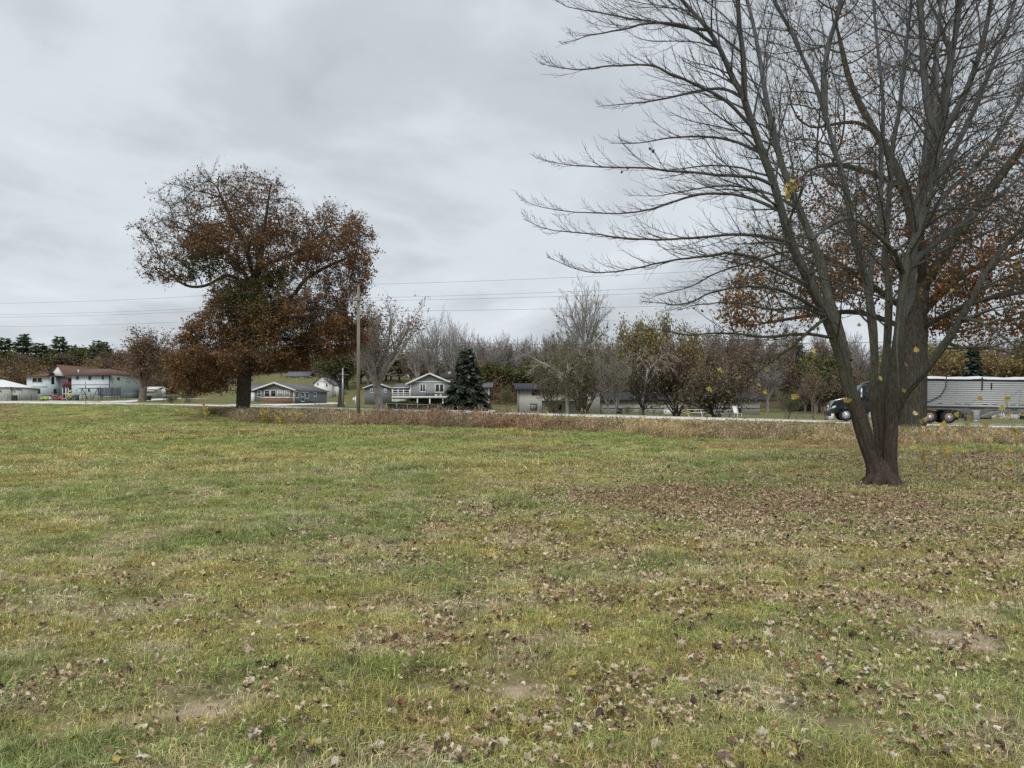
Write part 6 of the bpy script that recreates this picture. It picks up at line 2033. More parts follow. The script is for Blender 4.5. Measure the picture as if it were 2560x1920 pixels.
# ---- charcoal house with white deck behind the truck
D = 96.0
x0, x1 = PX(2440, D), PX(2700, D)
zg = G(PX(2520, D), D) - 0.25
b = Bld('charcoal_house', 'charcoal house with white porch railing behind the trailer', PX(2550, D), D, zg)
zt = zg + 3.1
b.wall(x0, x1, D, D + 9, zg, zt, M_darkside)
b.gable_x(x0, x1, D, D + 9, D + 4.5, zt, zt + 1.6, M_roofdark, over=0.6)
for p0, p1 in ((2518, 2532), (2545, 2560)):
    b.window('F', D, PX(p0, D), PX(p1, D), PZ(1033, D), PZ(1022, D), fw=0.14)
b.window('F', D, PX(2502, D), PX(2510, D), PZ(1046, D), PZ(1022, D), fw=0.12, name='door')
dz = PZ(1051, D - 3)
b.part('porch_floor', M_white, lambda m: m.box(PX(2480, D - 3), PX(2550, D - 3), D - 3, D - 0.01, dz - 0.2, dz))
b.part('porch_skirt', M_wood, lambda m: m.box(PX(2481, D - 3), PX(2549, D - 3), D - 2.95, D - 2.8, zg, dz - 0.203))
b.part('top_rail', M_white, lambda m: m.box(PX(2480, D - 3), PX(2550, D - 3), D - 3, D - 2.9, PZ(1036.5, D - 3), PZ(1035, D - 3)))
for k in range(23):
    X = PX(2481, D - 3) + (PX(2548, D - 3) - PX(2481, D - 3)) * k / 22
    b.part('baluster', M_white, lambda m: m.box(X - 0.03, X + 0.03, D - 2.98, D - 2.92, dz + 0.003, PZ(1036.6, D - 3)))
b.part('stair_rail', M_white, lambda m: m.tube([(PX(2548, D - 3), D - 2.95, PZ(1035.5, D - 3)), (PX(2566, D - 4), D - 4.6, zg + 0.7)], 0.07, 6))

# ------------------------------------------------------------------ poles and wires
M_pole = material('weathered_pole', (0.235, 0.205, 0.165), rough=0.95, var=0.3, scale=5, stretch=(6, 6, 0.4), bump=0.5)
M_wire = material('wire', (0.10, 0.105, 0.11), rough=0.6, var=0.1)


def utility_pole(label, x, y, h, rb=0.165, arm_z=None):
    root = thing('utility_pole', label, 'pole', (x, y, G(x, y)))
    MB().tube([(0, 0, -0.4), (0, 0, h * 0.5), (0, 0, h)], [rb, rb * 0.86, rb * 0.7], 12).build('pole', M_pole, root, smooth_shade=True)
    MB().tube([(0, 0, h), (0, 0, h + 0.14)], [0.05, 0.035], 8).build('insulator', M_metal, root)
    if arm_z:
        MB().box(-0.62, 0.18, -rb - 0.12, -rb - 0.02, arm_z - 0.06, arm_z + 0.06).build('bracket', M_pole, root)
        for ax in (-0.55,):
            MB().tube([(ax, -rb - 0.07, arm_z + 0.061), (ax, -rb - 0.07, arm_z + 0.24)], [0.05, 0.04], 8).build('insulator', M_metal, root)
    MB().tube([(rb * 0.9, -rb * 0.4, 0.3), (rb * 0.72, -rb * 0.5, h * 0.85)], 0.012, 4).build('ground_wire', M_metal, root)
    return root


PXp, PYp = PX(896, 60), 60.0
z0p = G(PXp, PYp)
hp = PZ(716, 60) - z0p
utility_pole('tall weathered utility pole standing in the weeds', PXp, PYp, hp, 0.15, PZ(752, 60) - z0p)
LX, LY = -75.0, 85.0
RX, RY = 45.0, 38.0
utility_pole('weathered utility pole on the rise beside the side road', LX, LY, 12.6 - G(LX, LY), 0.15)
utility_pole('weathered utility pole beyond the old oak', RX, RY, 10.6 - G(RX, RY), 0.15)


def wire(label, a, b_, sag, r=0.008, n=24):
    a, b_ = np.array(a, float), np.array(b_, float)
    t = np.linspace(0, 1, n)[:, None]
    p = a * (1 - t) + b_ * t
    p[:, 2] -= sag * 4 * (t * (1 - t))[:, 0]
    mid = (a + b_) / 2
    V, F, _ = tube_arrays(p - mid, np.full(n, r), 4)
    o = obj('power_line', mesh_np('power_line', V, F, smooth_shade=True), M_wire, None, tuple(mid))
    return tag(o, label, 'wire')


hz = [(z0p + hp + 0.14, 12.7, 10.6, 'topmost'), (PZ(745, 60), 11.6, 9.75, 'second'), (PZ(752, 60), 11.3, 9.2, 'third'), (PZ(778, 60), 10.3, 8.2, 'fourth')]
for zz_, zl_, zr_, nm in hz:
    wire('%s overhead power line left of the utility pole' % nm, (PXp, PYp, zz_), (LX, LY, zl_), 0.75)
    wire('%s overhead power line right of the utility pole' % nm, (PXp, PYp, zz_), (RX, RY, zr_), 0.5)
wire('lowest cable left of the utility pole', (PXp, PYp, PZ(853, 60)), (LX, LY, 6.6), 0.7, 0.011)
wire('lowest cable right of the utility pole', (PXp, PYp, PZ(853, 60)), (RX, RY, 5.35), 0.55, 0.012)
# smaller poles farther off
D = 118.0
x = PX(857, D)
root = thing('service_pole', 'thin grey service pole before the dark-trunked tree', 'pole', (x, D, G(x, D)))
MB().tube([(0, 0, -0.2), (0, 0, PZ(920, D) - G(x, D))], [0.17, 0.13], 8).build('pole', M_metal, root, smooth_shade=True)
MB().box(-0.6, 0.9, -0.06, 0.06, PZ(937, D) - G(x, D), PZ(936, D) - G(x, D)).build('arm', M_metal, root)
for px, D, pt, lab in ((692, 200, 932, 'short pole on the grassy rise left of the hill garage'), (741, 196, 945, 'short pale pole on the rise below the hill garage')):
    x = PX(px, D)
    tag(MB().tube([(0, 0, -0.2), (0, 0, PZ(pt, D) - G(x, D))], [0.13, 0.1], 8).build('post', M_wood, None), lab, 'post')
    bpy.context.scene.collection.objects[-1].location = (x, D, G(x, D))
D = 150
x = PX(889, D)
root = thing('yard_sign', 'white yard sign post beyond the utility pole', 'sign', (x, D, G(x, D)))
MB().box(-0.08, 0.08, -0.08, 0.08, -0.1, 1.7).build('post', M_white, root)
MB().box(-0.55, -0.082, -0.03, 0.03, 0.85, 1.45).build('panel', M_white, root)

# ------------------------------------------------------------------ road signs
M_red = material('sign_red', (0.42, 0.025, 0.03), rough=0.5, var=0.08)
M_alu = material('bare_aluminium', (0.62, 0.63, 0.63), rough=0.5, var=0.06, metal=0.2)


def octagon(R):
    return [(R * math.cos(math.radians(22.5 + 45 * k)), R * math.sin(math.radians(22.5 + 45 * k))) for k in range(8)]


def stop_sign(label, px, py_base, D, zc, R, rz):
    x = PX(px, D); z0 = G(x, D)
    root = thing('stop_sign', label, 'sign', (x, D, z0), rz)
    MB().box(-0.04, 0.04, 0.0, 0.06, -0.2, zc + R * 0.8).build('post', M_metal if 'back' in label else M_black, root)
    MB().add([(p[0], -0.012, p[1] + zc) for p in octagon(R)] + [(0, -0.012, zc), ] + [(p[0], -0.004, p[1] + zc) for p in octagon(R)] + [(0, -0.004, zc)], [(i, (i + 1) % 8, 9 + (i + 1) % 8, 9 + i) for i in range(8)], [((i + 1) % 8, i, 8) for i in range(8)] + [(9 + i, 9 + (i + 1) % 8, 17) for i in range(8)]).build('plate', M_alu, root)
    MB().prism([(p[0], p[1] + zc) for p in octagon(R * 0.995)], 'y', -0.017, -0.0125).build('white_border', M_white, root)
    MB().prism([(p[0], p[1] + zc) for p in octagon(R * 0.93)], 'y', -0.022, -0.0175).build('red_face', M_red, root)
    cu = bpy.data.curves.new('stop', 'FONT'); cu.body = 'STOP'; cu.align_x = 'CENTER'; cu.align_y = 'CENTER'; cu.size = R * 0.86; cu.extrude = 0.002; cu.offset = 0.008
    to = bpy.data.objects.new('stop', cu); COL.objects.link(to)
    dg = bpy.context.evaluated_depsgraph_get()
    me = bpy.data.meshes.new_from_object(to.evaluated_get(dg))
    bpy.data.objects.remove(to)
    o = obj('lettering', me, M_white, root)
    o.rotation_euler = (math.radians(90), 0, 0); o.location = (0, -0.025, zc)
    return root


D = float(road_y(PX(214, 102))) - 1.3
stop_sign('red stop sign beside the road in front of the swing set', 214, 1005, D, PZ(961.5, D) - G(PX(214, D), D), 0.46, math.radians(-52))
D = 117.0
stop_sign('bare grey back of a stop sign next to the vase-shaped tree', 408, 1004, D, PZ(977.5, D) - G(PX(408, D), D), 0.42, math.radians(180 - 20))

# ------------------------------------------------------------------ play yard
D = 140.0
def at(px, D=140.0):
    x = PX(px, D); return x, D, G(x, D)
M_bluepl = material('blue_plastic', (0.08, 0.22, 0.45), rough=0.4, var=0.1)
M_redpl = material('red_plastic', (0.45, 0.06, 0.06), rough=0.4, var=0.1)
M_grnpl = material('lime_plastic', (0.32, 0.55, 0.08), rough=0.4, var=0.1)
M_yelpl = material('yellow_plastic', (0.6, 0.45, 0.08), rough=0.4, var=0.1)
M_pinkpl = material('purple_plastic', (0.22, 0.12, 0.25), rough=0.4, var=0.1)
M_net = material('dark_net', (0.10, 0.12, 0.14), rough=0.9, var=0.1)

x, y, z = at(222)
root = thing('swing_set', 'wooden swing set with two A-frames and climbing bars', 'swing set', (x, y, z))
zt = PZ(971, y) - z
xa, xb, xc = PX(197, y) - x, PX(206, y) - x, PX(244, y) - x
MB().tube([(xa, 0, zt), (PX(250, y) - x, 0, zt)], 0.07, 6).build('beam', M_dteal, root)
for xf in (xb, xc):
    for s in (-1, 1):
        MB().tube([(xf, 0, zt), (xf + s * 0.55, s * 0.9, -0.05)], 0.06, 6).build('leg', M_dteal, root)
    MB().tube([(xf - 0.3, -0.45, zt * 0.5), (xf + 0.3, 0.45, zt * 0.5)], 0.04, 6).build('crossbar', M_dteal, root)
for xf in (PX(222, y) - x, PX(231, y) - x):
    MB().tube([(xf - 0.18, 0, zt), (xf - 0.18, 0, 0.5)], 0.012, 4).build('chain', M_metal, root)
    MB().tube([(xf + 0.18, 0, zt), (xf + 0.18, 0, 0.5)], 0.012, 4).build('chain', M_metal, root)
    MB().box(xf - 0.22, xf + 0.22, -0.1, 0.1, 0.46, 0.5).build('seat', M_redpl, root)
for k in range(4):
    MB().box(xa - 0.1, xa + 0.9, -0.62, -0.55, 0.35 + 0.34 * k, 0.44 + 0.34 * k).build('climbing_bar', M_white, root)
for xf in (xa - 0.1, xa + 0.85):
    MB().box(xf, xf + 0.07, -0.54, -0.47, -0.05, zt * 0.95).build('post', M_dteal, root)

x, y, z = at(184, 138)
root = thing('slide', 'small blue plastic slide beside the swing set', 'slide', (x, y, z))
MB().slab([(-0.75, -0.25, 0.05), (0.45, -0.25, 0.95), (0.45, 0.25, 0.95), (-0.75, 0.25, 0.05)], 0.06).build('chute', M_bluepl, root)
for s in (-1, 1):
    MB().slab([(-0.78, s * 0.28 - 0.03, 0.2), (0.45, s * 0.28 - 0.03, 1.1), (0.45, s * 0.28 + 0.03, 1.1), (-0.78, s * 0.28 + 0.03, 0.2)], 0.2).build('side_wall', M_bluepl, root)
MB().box(0.46, 0.75, -0.3, 0.3, -0.05, 0.95).build('ladder', M_dteal, root)

x, y, z = at(273, 143)
root = thing('trampoline', 'round trampoline with dark safety net beside the blue house', 'trampoline', (x, y, z))
R = 1.9
ring = [(R * math.cos(a), R * math.sin(a)) for a in np.linspace(0, 6.283, 25)]
MB().tube([(p[0], p[1], 0.75) for p in ring], 0.06, 6, cap=False).build('frame', M_black, root)
m = MB()
for i in range(24):
    p, q_ = ring[i], ring[i + 1]
    m.add([(p[0], p[1], 0.8), (q_[0], q_[1], 0.8), (q_[0], q_[1], 2.15), (p[0], p[1], 2.15)], [(0, 1, 2, 3)])
nt = material('safety_net', (0.13, 0.15, 0.17), rough=0.9, var=0.1)
_n = nt.node_tree.nodes; _l = nt.node_tree.links
_tr = _n.new('ShaderNodeBsdfTransparent'); _mx = _n.new('ShaderNodeMixShader'); _mx.inputs[0].default_value = 0.35
_o = [q for q in _n if q.type == 'OUTPUT_MATERIAL'][0]
_src = _o.inputs[0].links[0].from_socket
_l.new(_src, _mx.inputs[1]); _l.new(_tr.outputs[0], _mx.inputs[2]); _l.new(_mx.outputs[0], _o.inputs[0])
m.build('net', nt, root)
MB().prism(ring[:-1], 'z', 0.70, 0.73).build('mat', M_black, root)
for k in range(6):
    a = k * 1.047 + 0.2
    MB().tube([(R * math.cos(a), R * math.sin(a), -0.05), (R * math.cos(a), R * math.sin(a), 1.9), (R * 1.06 * math.cos(a), R * 1.06 * math.sin(a), 2.35)], 0.045, 6).build('pole', M_black, root)
m = MB()
for i in range(24):
    p, q_ = ring[i], ring[i + 1]
    m.add([(p[0] * 1.01, p[1] * 1.01, 0.35), (q_[0] * 1.01, q_[1] * 1.01, 0.35), (q_[0] * 1.01, q_[1] * 1.01, 0.69), (p[0] * 1.01, p[1] * 1.01, 0.69)], [(0, 1, 2, 3)])
m.build('skirt', M_lgrey, root)


def toy_house(label, px, D, body, roof, w=0.9, h=1.1):
    x, y, z = at(px, D)
    root = thing('toy_house', label, 'toy', (x, y, z))
    MB().box(-w / 2, w / 2, -w / 2, w / 2, -0.03, h * 0.65).build('wall', body, root)
    MB().prism([(-w * 0.6, h * 0.652), (w * 0.6, h * 0.652), (0, h)], 'y', -w * 0.58, w * 0.58).build('roof', roof, root)
    MB().box(-w * 0.15, w * 0.15, -w / 2 - 0.02, -w / 2 - 0.003, 0, h * 0.5).build('door', M_dteal, root)


def toy_car(label, px, D, body, s=1.0):
    x, y, z = at(px, D)
    root = thing('toy_car', label, 'toy', (x, y, z))
    MB().prism([(-0.55 * s, 0.12), (0.55 * s, 0.12), (0.55 * s, 0.38 * s), (0.2 * s, 0.42 * s), (0.05 * s, 0.75 * s), (-0.4 * s, 0.75 * s), (-0.55 * s, 0.4 * s)], 'y', -0.25 * s, 0.25 * s).build('body', body, root)
    for wx_ in (-0.34, 0.34):
        for wy_ in (-0.27, 0.27):
            MB().tube([(wx_ * s, (wy_ - 0.03) * s, 0.13), (wx_ * s, (wy_ + 0.03) * s, 0.13)], 0.14, 10).build('wheel', M_black, root)


toy_house('white and purple plastic playhouse in front of the blue house', 124.5, 141, M_white, M_pinkpl, 1.2, 1.25)
toy_car('lime green ride-on toy car on the play yard', 115, 138, M_grnpl, 1.0)
toy_car('low yellow ride-on toy beside the lime one', 108, 139.5, M_yelpl, 0.8)
toy_car('red ride-on toy in front of the sunroom', 155, 139, M_redpl, 1.0)
toy_house('brown toy kitchen right of the playhouse', 137, 140, M_wood, M_redpl, 0.9, 1.0)
toy_house('yellow plastic playhouse beside the blue slide', 177, 142, M_yelpl, M_yelpl, 1.0, 1.2)
x, y, z = at(165, 138)
root = thing('lounge_chair', 'white striped garden lounger on the play yard', 'chair', (x, y, z))
MB().slab([(-0.6, -0.3, 0.35), (0.1, -0.3, 0.35), (0.1, 0.3, 0.35), (-0.6, 0.3, 0.35)], 0.06).build('seat', M_white, root)
MB().slab([(0.1, -0.3, 0.35), (0.6, -0.3, 0.8), (0.6, 0.3, 0.8), (0.1, 0.3, 0.35)], 0.06).build('backrest', M_white, root)
for sx in (-0.5, 0.3):
    for sy in (-0.25, 0.25):
        MB().box(sx - 0.03, sx + 0.03, sy - 0.03, sy + 0.03, -0.03, 0.29).build('leg', M_metal, root)
x, y, z = at(36.5, 134)
root = thing('waste_bin', 'black wheeled bin on the grass by the side road', 'bin', (x, y, z))
MB().box(-0.34, 0.34, -0.3, 0.3, 0.05, 0.95).build('body', M_black, root, bevel=0.03)
MB().box(-0.37, 0.37, -0.34, 0.33, 0.953, 1.02).build('lid', M_black, root)
for sx in (-0.3, 0.3):
    MB().tube([(sx - 0.03, 0.28, 0.1), (sx + 0.03, 0.28, 0.1)], 0.11, 10).build('wheel', M_black, root)
# thin yard fence along the play yard
x0, x1 = PX(-10, 133), PX(345, 133)
root = thing('wire_fence', 'thin dark wire fence around the play yard', 'fence', ((x0 + x1) / 2, 133, G((x0 + x1) / 2, 133)))
for k in range(13):
    X = x0 + (x1 - x0) * k / 12
    MB().tube([(X - (x0 + x1) / 2, 0, -0.1 + G(X, 133) - root.location.z), (X - (x0 + x1) / 2, 0, 1.2 + G(X, 133) - root.location.z)], 0.03, 5).build('fence_post', M_black, root)
for zz_ in (0.4, 0.8, 1.15):
    MB().tube([(x0 + (x1 - x0) * t_ - (x0 + x1) / 2, 0, zz_ + G(x0 + (x1 - x0) * t_, 133) - root.location.z) for t_ in np.linspace(0, 1, 12)], 0.006, 3).build('fence_wire', M_metal, root)
x, y, z = at(362, 128)
root = thing('garden_cart', 'dark garden cart on the grass by the blue house corner', 'cart', (x, y, z))
MB().prism([(-0.9, 0.35), (0.9, 0.35), (1.1, 0.8), (-1.0, 0.8)], 'y', -0.4, 0.4).build('tub', M_black, root)
for sx in (-0.6, 0.6):
    MB().tube([(sx, -0.45, 0.25), (sx, -0.38, 0.25)], 0.27, 12).build('wheel', M_black, root)
    MB().tube([(sx, 0.38, 0.25), (sx, 0.45, 0.25)], 0.27, 12).build('wheel', M_black, root)

# ------------------------------------------------------------------ picnic tables and bits by the low building
def picnic_table(label, px, D, mat, rz=0.0):
    x, y, z = at(px, D)
    root = thing('picnic_table', label, 'table', (x, y, z), rz)
    for k in range(4):
        MB().box(-0.9, 0.9, -0.36 + k * 0.185, -0.2 + k * 0.185, 0.72, 0.76).build('plank', mat, root)
    for s in (-1, 1):
        MB().box(-0.9, 0.9, s * 0.72 - 0.13, s * 0.72 + 0.13, 0.42, 0.46).build('bench', mat, root)
        MB().slab([(s * 0.65 - 0.04, -0.7, 0.06), (s * 0.65 + 0.04, -0.7, 0.06), (s * 0.65 + 0.04, -0.15, 0.715), (s * 0.65 - 0.04, -0.15, 0.715)], 0.1).build('leg', mat, root)
        MB().slab([(s * 0.65 - 0.04, 0.7, 0.06), (s * 0.65 + 0.04, 0.7, 0.06), (s * 0.65 + 0.04, 0.15, 0.715), (s * 0.65 - 0.04, 0.15, 0.715)], 0.1).build('leg', mat, root)


def lift(o, dz):
    o.location.z += dz


Dp = 76.0
picnic_table('white picnic table beside the road before the brown bushy tree', 1735, Dp, M_white)
picnic_table('pale grey picnic table right of the brown bushy tree', 1815, Dp - 1, M_lgrey, 0.2)
x, y, z = at(1845, 74)
root = thing('lawn_chair', 'white folding lawn chair at the end of the grey table', 'chair', (x, y, z), 0.4)
MB().box(-0.28, 0.28, -0.25, 0.25, 0.42, 0.46).build('seat', M_white, root)
MB().slab([(-0.28, 0.25, 0.46), (0.28, 0.25, 0.46), (0.28, 0.5, 1.15), (-0.28, 0.5, 1.15)], 0.05).build('backrest', M_white, root)
for sx in (-0.25, 0.25):
    for sy in (-0.22, 0.22):
        MB().box(sx - 0.02, sx + 0.02, sy - 0.02, sy + 0.02, -0.03, 0.415).build('leg', M_white, root)
x, y, z = at(2035, 71)
root = thing('low_bench', 'long low plank bench left of the truck', 'bench', (x, y, z))
MB().box(-1.9, 1.3, -0.16, 0.16, 0.38, 0.44).build('seat', M_wood, root)
for sx in (-1.6, 0, 1.1):
    MB().box(sx - 0.05, sx + 0.05, -0.14, 0.14, -0.03, 0.379).build('leg', M_wood, root)
MB().box(1.3, 1.75, -0.2, 0.2, -0.03, 0.55).build('end_box', M_white, root)

# ------------------------------------------------------------------ truck and grain trailer
M_truck = material('dark_green_paint', (0.010, 0.017, 0.018), rough=0.25, var=0.15, scale=1, spec=0.5)
M_chrome = material('chrome', (0.75, 0.76, 0.78), rough=0.18, var=0.05, metal=1.0)
M_silver = material('silver_trailer_panel', (0.37, 0.38, 0.395), rough=0.45, var=0.06, scale=0.6, metal=0.25)
M_tyre = material('tyre', (0.022, 0.022, 0.022), rough=0.9, var=0.2)
M_rim = material('steel_rim', (0.55, 0.55, 0.55), rough=0.4, var=0.15, metal=0.6)
M_rimr = material('rusty_rim', (0.35, 0.25, 0.22), rough=0.6, var=0.2)
M_tarp = material('white_tarp', (0.66, 0.67, 0.68), rough=0.6, var=0.08)
M_lamp = material('headlamp_glass', (0.7, 0.72, 0.72), rough=0.1, var=0.05)


def wheel(parent, x, y, z, side, r=0.52, w=0.28, rim=None):
    """side -1: outer face looks to -y"""
    q = MB().tube([(0, -w / 2, 0), (0, -w / 2 + 0.04, 0), (0, w / 2 - 0.04, 0), (0, w / 2, 0)], [r * 0.93, r, r, r * 0.93], 24).build('tyre', M_tyre, None, smooth_shade=False)
    e = bpy.data.objects.new('wheel', None); COL.objects.link(e); e.parent = parent; e.location = (x, y, z)
    q.parent = e
    yy = side * (w / 2)
    m = MB()
    m.tube([(0, yy + side * 0.004, 0), (0, yy + side * 0.02, 0)], r * 0.58, 20)
    m.build('rim', rim or M_rim, e)
    MB().tube([(0, yy + side * 0.021, 0), (0, yy + side * 0.09, 0)], [r * 0.24, r * 0.2], 12).build('hub', M_chrome, e)
    for k in range(8):
        a = k * 0.785
        MB().tube([(math.cos(a) * r * 0.42, yy + side * 0.021, math.sin(a) * r * 0.42), (math.cos(a) * r * 0.42, yy + side * 0.03, math.sin(a) * r * 0.42)], r * 0.075, 8).build('hand_hole', M_black, e)
    return e


tx = 26.0
off = 4.1
slope = math.atan(-0.435 + 0.0053 * 33)
ty = float(road_y(tx + 7)) + off - math.tan(slope) * 7
rz_ = slope
zx0, zx1 = float(road_z(tx)) + 0.14 * 4.1 / 7, float(road_z(tx + 18)) + 0.14 * 4.1 / 7
pitch = math.atan((zx1 - zx0) / 18)
tractor = thing('semi_tractor', 'dark green semi truck tractor half hidden by the clump maple', 'truck', (tx, ty, zx0 + 0.012), rz_)
tractor.rotation_euler = (0, -pitch, rz_)
W2 = 1.2
body = MB().prism([(0.05, 0.75), (0.12, 1.25), (0.35, 1.62), (1.9, 2.05), (2.1, 2.05), (2.1, 0.7), (1.75, 0.7), (1.55, 1.1), (1.05, 1.1), (0.75, 0.7)], 'y', -W2 + 0.12, W2 - 0.12).build('hood', M_truck, tractor, bevel=0.06)
MB().box(-0.05, 0.18, -W2, W2, 0.38, 0.80).build('bumper', material('dark_bumper', (0.03, 0.033, 0.04), rough=0.35), tractor, bevel=0.05)
MB().tube([(0.07, -W2 + 0.1, 0.82), (0.14, -W2 + 0.1, 1.28), (0.36, -W2 + 0.1, 1.64), (1.85, -W2 + 0.1, 2.06)], 0.035, 6).build('hood_trim', M_chrome, tractor)
MB().box(0.02, 0.055, -0.6, 0.6, 0.82, 1.3).build('grille', M_chrome, tractor)
for s in (-1, 1):
    MB().prism([(0.16, 0.98), (0.5, 1.08), (0.55, 1.26), (0.3, 1.2)], 'y', s * (W2 - 0.115) - 0.02, s * (W2 - 0.115) + 0.02).build('headlight', M_lamp, tractor)
    MB().prism([(0.5, 0.75), (0.62, 1.1), (0.95, 1.22), (1.65, 1.22), (1.95, 1.05), (2.05, 0.7), (1.86, 0.7), (1.74, 1.0), (1.5, 1.13), (1.1, 1.13), (0.84, 1.0), (0.7, 0.75)], 'y', s * W2 - 0.13 * (s > 0) - 0.003, s * W2 + 0.13 * (s < 0) + 0.003).build('fender', M_truck, tractor)
MB().prism([(2.103, 0.75), (2.103, 2.1), (2.45, 2.95), (2.7, 3.0), (4.0, 3.0), (4.0, 0.75)], 'y', -W2 + 0.02, W2 - 0.02).build('cab', M_truck, tractor, bevel=0.05)
MB().prism([(4.003, 0.75), (4.003, 3.25), (4.3, 3.4), (5.6, 3.4), (5.6, 0.75)], 'y', -W2 + 0.02, W2 - 0.02).build('sleeper', M_truck, tractor, bevel=0.05)
MB().prism([(2.6, 3.003), (4.0, 3.003), (4.0, 3.5), (3.5, 3.4)], 'y', -0.95, 0.95).build('roof_fairing', M_truck, tractor)
for s in (-1, 1):
    yy = s * (W2 - 0.015)
    d_ = MB().box(2.5, 3.75, min(yy, yy + s * 0.02), max(yy, yy + s * 0.02), 0.9, 2.9).build('door', M_truck, tractor)
    MB().prism([(2.62, 2.05), (2.85, 2.72), (3.6, 2.72), (3.6, 2.05)], 'y', yy + s * 0.021 - (0.008 if s < 0 else 0), yy + s * 0.021 + (0.008 if s > 0 else 0)).build('window', M_glass, d_)
    MB().box(3.45, 3.62, min(yy + s * 0.022, yy + s * 0.06), max(yy + s * 0.022, yy + s * 0.06), 1.72, 1.77).build('handle', M_chrome, d_)
    MB().box(2.3, 2.42, min(s * 1.32, s * 1.5), max(s * 1.32, s * 1.5), 1.95, 2.7).build('mirror', M_chrome, tractor)
    MB().tube([(2.45, s * 1.19, 2.6), (2.38, s * 1.35, 2.6)], 0.02, 5).build('mirror_arm', M_chrome, tractor)
    MB().tube([(3.0, s * 0.95, 0.62), (4.7, s * 0.95, 0.62)], 0.3, 16).build('fuel_tank', M_chrome, tractor)
    MB().tube([(5.75, s * 0.95, 0.9), (5.75, s * 0.95, 3.7)], 0.075, 10).build('exhaust_stack', M_chrome, tractor)
MB().prism([(2.12, 2.08), (2.46, 2.9), (2.44, 2.92), (2.09, 2.1)], 'y', -1.0, 1.0).build('windscreen', M_glass, tractor)
MB().box(2.3, 9.1, -0.45, 0.45, 0.72, 0.95).build('chassis', M_black, tractor)
for s in (-1, 1):
    wheel(tractor, 1.3, s * 1.02, 0.52, s)
    wheel(tractor, 7.4, s * 0.98, 0.52, s, w=0.5, rim=M_rimr)
    wheel(tractor, 8.75, s * 0.98, 0.52, s, w=0.5, rim=M_rimr)
    MB().box(9.35, 9.4, s * 0.98 - 0.3, s * 0.98 + 0.3, 0.3, 1.0).build('mud_flap', M_black, tractor)

trailer = thing('grain_trailer', 'silver ribbed grain hopper trailer behind the old oak', 'trailer', (tx, ty, zx0 + 0.012), rz_)
trailer.rotation_euler = (0, -pitch, rz_)
X0, X1 = 6.5, 19.3
zb0, zb1 = 1.32, 3.36
MB().box(X0, X1, -1.23, 1.23, zb0, zb1).build('box', M_silver, trailer)
npan = 12
for s in (-1, 1):
    for k in range(npan):
        za = zb0 + 0.02 + (zb1 - zb0 - 0.04) * k / npan
        zc_ = zb0 + 0.02 + (zb1 - zb0 - 0.04) * (k + 1) / npan - 0.007
        y0_, y1_ = sorted((s * 1.233, s * 1.262))
        MB().box(X0 + 0.05, X1 - 0.05, y0_, y1_, za, zc_).build('side_slat', M_silver, trailer)
    y0_, y1_ = sorted((s * 1.2, s * 1.30))
    MB().box(X0 - 0.02, X1 + 0.02, y0_, y1_, zb1 + 0.003, zb1 + 0.13).build('top_rail', M_black, trailer)
    MB().box(X0, X1, y0_, y1_, zb0 - 0.07, zb0 - 0.003).build('bottom_rail', M_black, trailer)
    for k in range(12):
        xa_ = X0 + 1.4 + k * 0.95 + (0.3 if k % 2 else 0)
        q0, q1 = sorted((s * 1.263, s * 1.272))
        MB().box(xa_, xa_ + 0.38, q0, q1, zb0 + 0.22, zb0 + 0.27).build('marker_strip', M_black, trailer)
    q0, q1 = sorted((s * 1.264, s * 1.30))
    MB().box(X0 + 4.45, X0 + 4.55, q0, q1, zb1 - 0.7, zb1 + 0.3).build('tarp_strap', M_black, trailer)
    MB().box(X0 + 5.1, X0 + 5.19, q0, q1, zb1 - 0.62, zb1 - 0.1).build('tarp_strap', M_black, trailer)
MB().tube([(X0 + 2.0, -1.32, zb1 + 0.35), (X0 + 1.95, -1.33, zb1 - 0.5), (X0 + 1.6, -1.33, zb1 - 1.2), (X0 + 0.9, -1.33, zb1 - 1.6), (X0 - 0.1, -1.32, zb1 - 1.85)], 0.035, 6).build('crank_hose', M_black, trailer)
tp = []
for k in range(30):
    u_ = k / 29
    tp.append((X0 + (X1 - X0) * u_, zb1 + 0.30 + 0.03 * math.sin(u_ * 23) + 0.02 * math.sin(u_ * 61)))
V_, F_ = [], []
for (xq, zq) in tp:
    for yq, dz_ in ((-1.28, -0.165), (-1.1, -0.02), (-0.5, 0.06), (0.5, 0.06), (1.1, -0.02), (1.28, -0.165)):
        V_.append((xq, yq, zq + dz_))
for k in range(29):
    for j in range(5):
        F_.append((k * 6 + j, (k + 1) * 6 + j, (k + 1) * 6 + j + 1, k * 6 + j + 1))
MB().add(V_, F_).build('tarp', M_tarp, trailer)
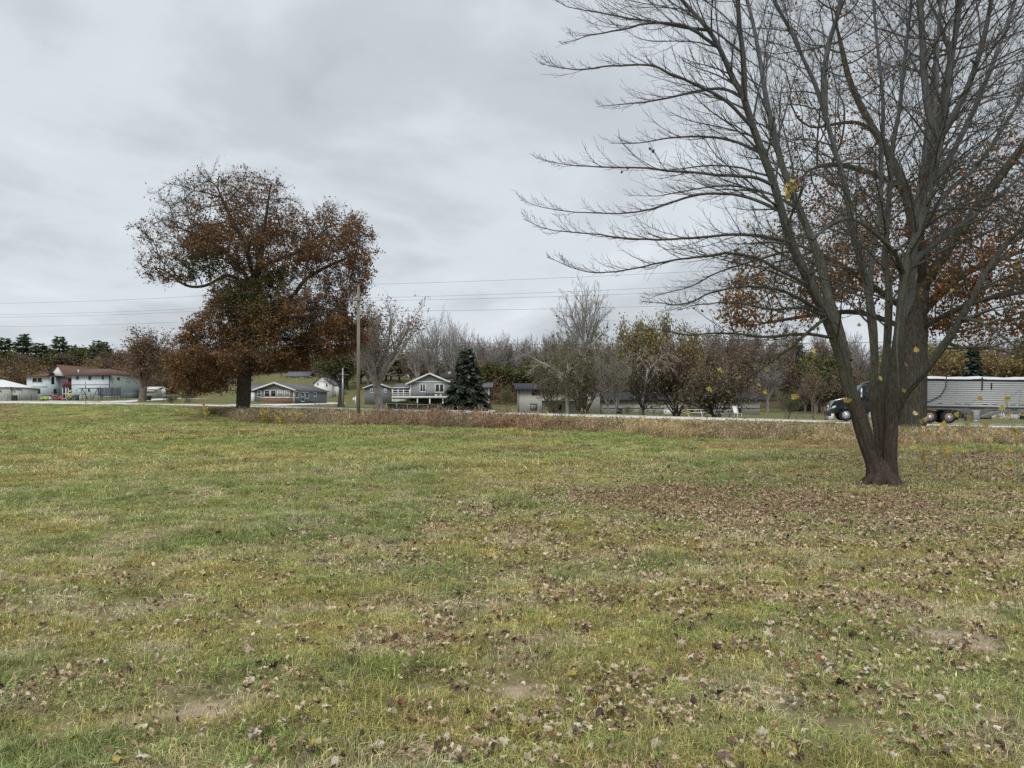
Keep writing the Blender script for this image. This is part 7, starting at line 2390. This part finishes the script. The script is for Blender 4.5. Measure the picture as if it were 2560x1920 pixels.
for hx in (X0 + 4.8, X0 + 9.0):
    MB().add([(hx - 1.9, -1.15, zb0 - 0.075), (hx + 1.9, -1.15, zb0 - 0.075), (hx + 1.9, 1.15, zb0 - 0.075), (hx - 1.9, 1.15, zb0 - 0.075), (hx - 0.35, -0.45, 0.52), (hx + 0.35, -0.45, 0.52), (hx + 0.35, 0.45, 0.52), (hx - 0.35, 0.45, 0.52)], [(0, 1, 5, 4), (1, 2, 6, 5), (2, 3, 7, 6), (3, 0, 4, 7), (4, 5, 6, 7)]).build('hopper', M_silver, trailer)
for s in (-1, 1):
    yy0, yy1 = sorted((s * 0.95, s * 1.15))
    lg = MB().prism([(X0 + 3.55, zb0 - 0.075), (X0 + 4.75, zb0 - 0.075), (X0 + 4.42, 0.98), (X0 + 4.42, 0.35), (X0 + 4.0, 0.35), (X0 + 4.0, 0.95)], 'y', yy0, yy1).build('landing_leg', M_silver, trailer)
    MB().box(X0 + 3.95, X0 + 4.47, yy0 - 0.05, yy1 + 0.05, 0.22, 0.345).build('foot', M_metal, lg)
    MB().tube([(X0 + 4.45, s * 1.05, 0.6), (X0 + 5.9, s * 1.05, zb0 - 0.09)], 0.05, 6).build('brace', M_silver, trailer)
    wheel(trailer, X1 - 2.3, s * 0.98, 0.52, s, w=0.5)
    wheel(trailer, X1 - 1.0, s * 0.98, 0.52, s, w=0.5)
MB().box(X0 + 5.2, X1 - 0.4, -0.5, 0.5, 0.95, zb0 - 0.08).build('subframe', M_silver, trailer)
MB().prism([(X0 + 0.1, zb0 - 0.075), (X0 + 3.6, zb0 - 0.075), (X0 + 3.4, 1.08), (X0 + 1.6, 1.14), (X0 + 0.2, 1.2)], 'y', -1.1, 1.1).build('nose_plate', M_silver, trailer)

# a bleached stick lying on the far lawn
x, y = PX(317, 75), 75.0
tag(obj('fallen_stick', mesh_np('fallen_stick', *tube_arrays(np.array([[-0.25, 0, 0.06], [0.05, 0.05, 0.1], [0.3, 0, 0.09]]), np.array([0.035, 0.03, 0.015]), 5)[:2]), M_white, None, (x, y, G(x, y) + 0.03)), 'short bleached stick lying on the far lawn', 'stick')
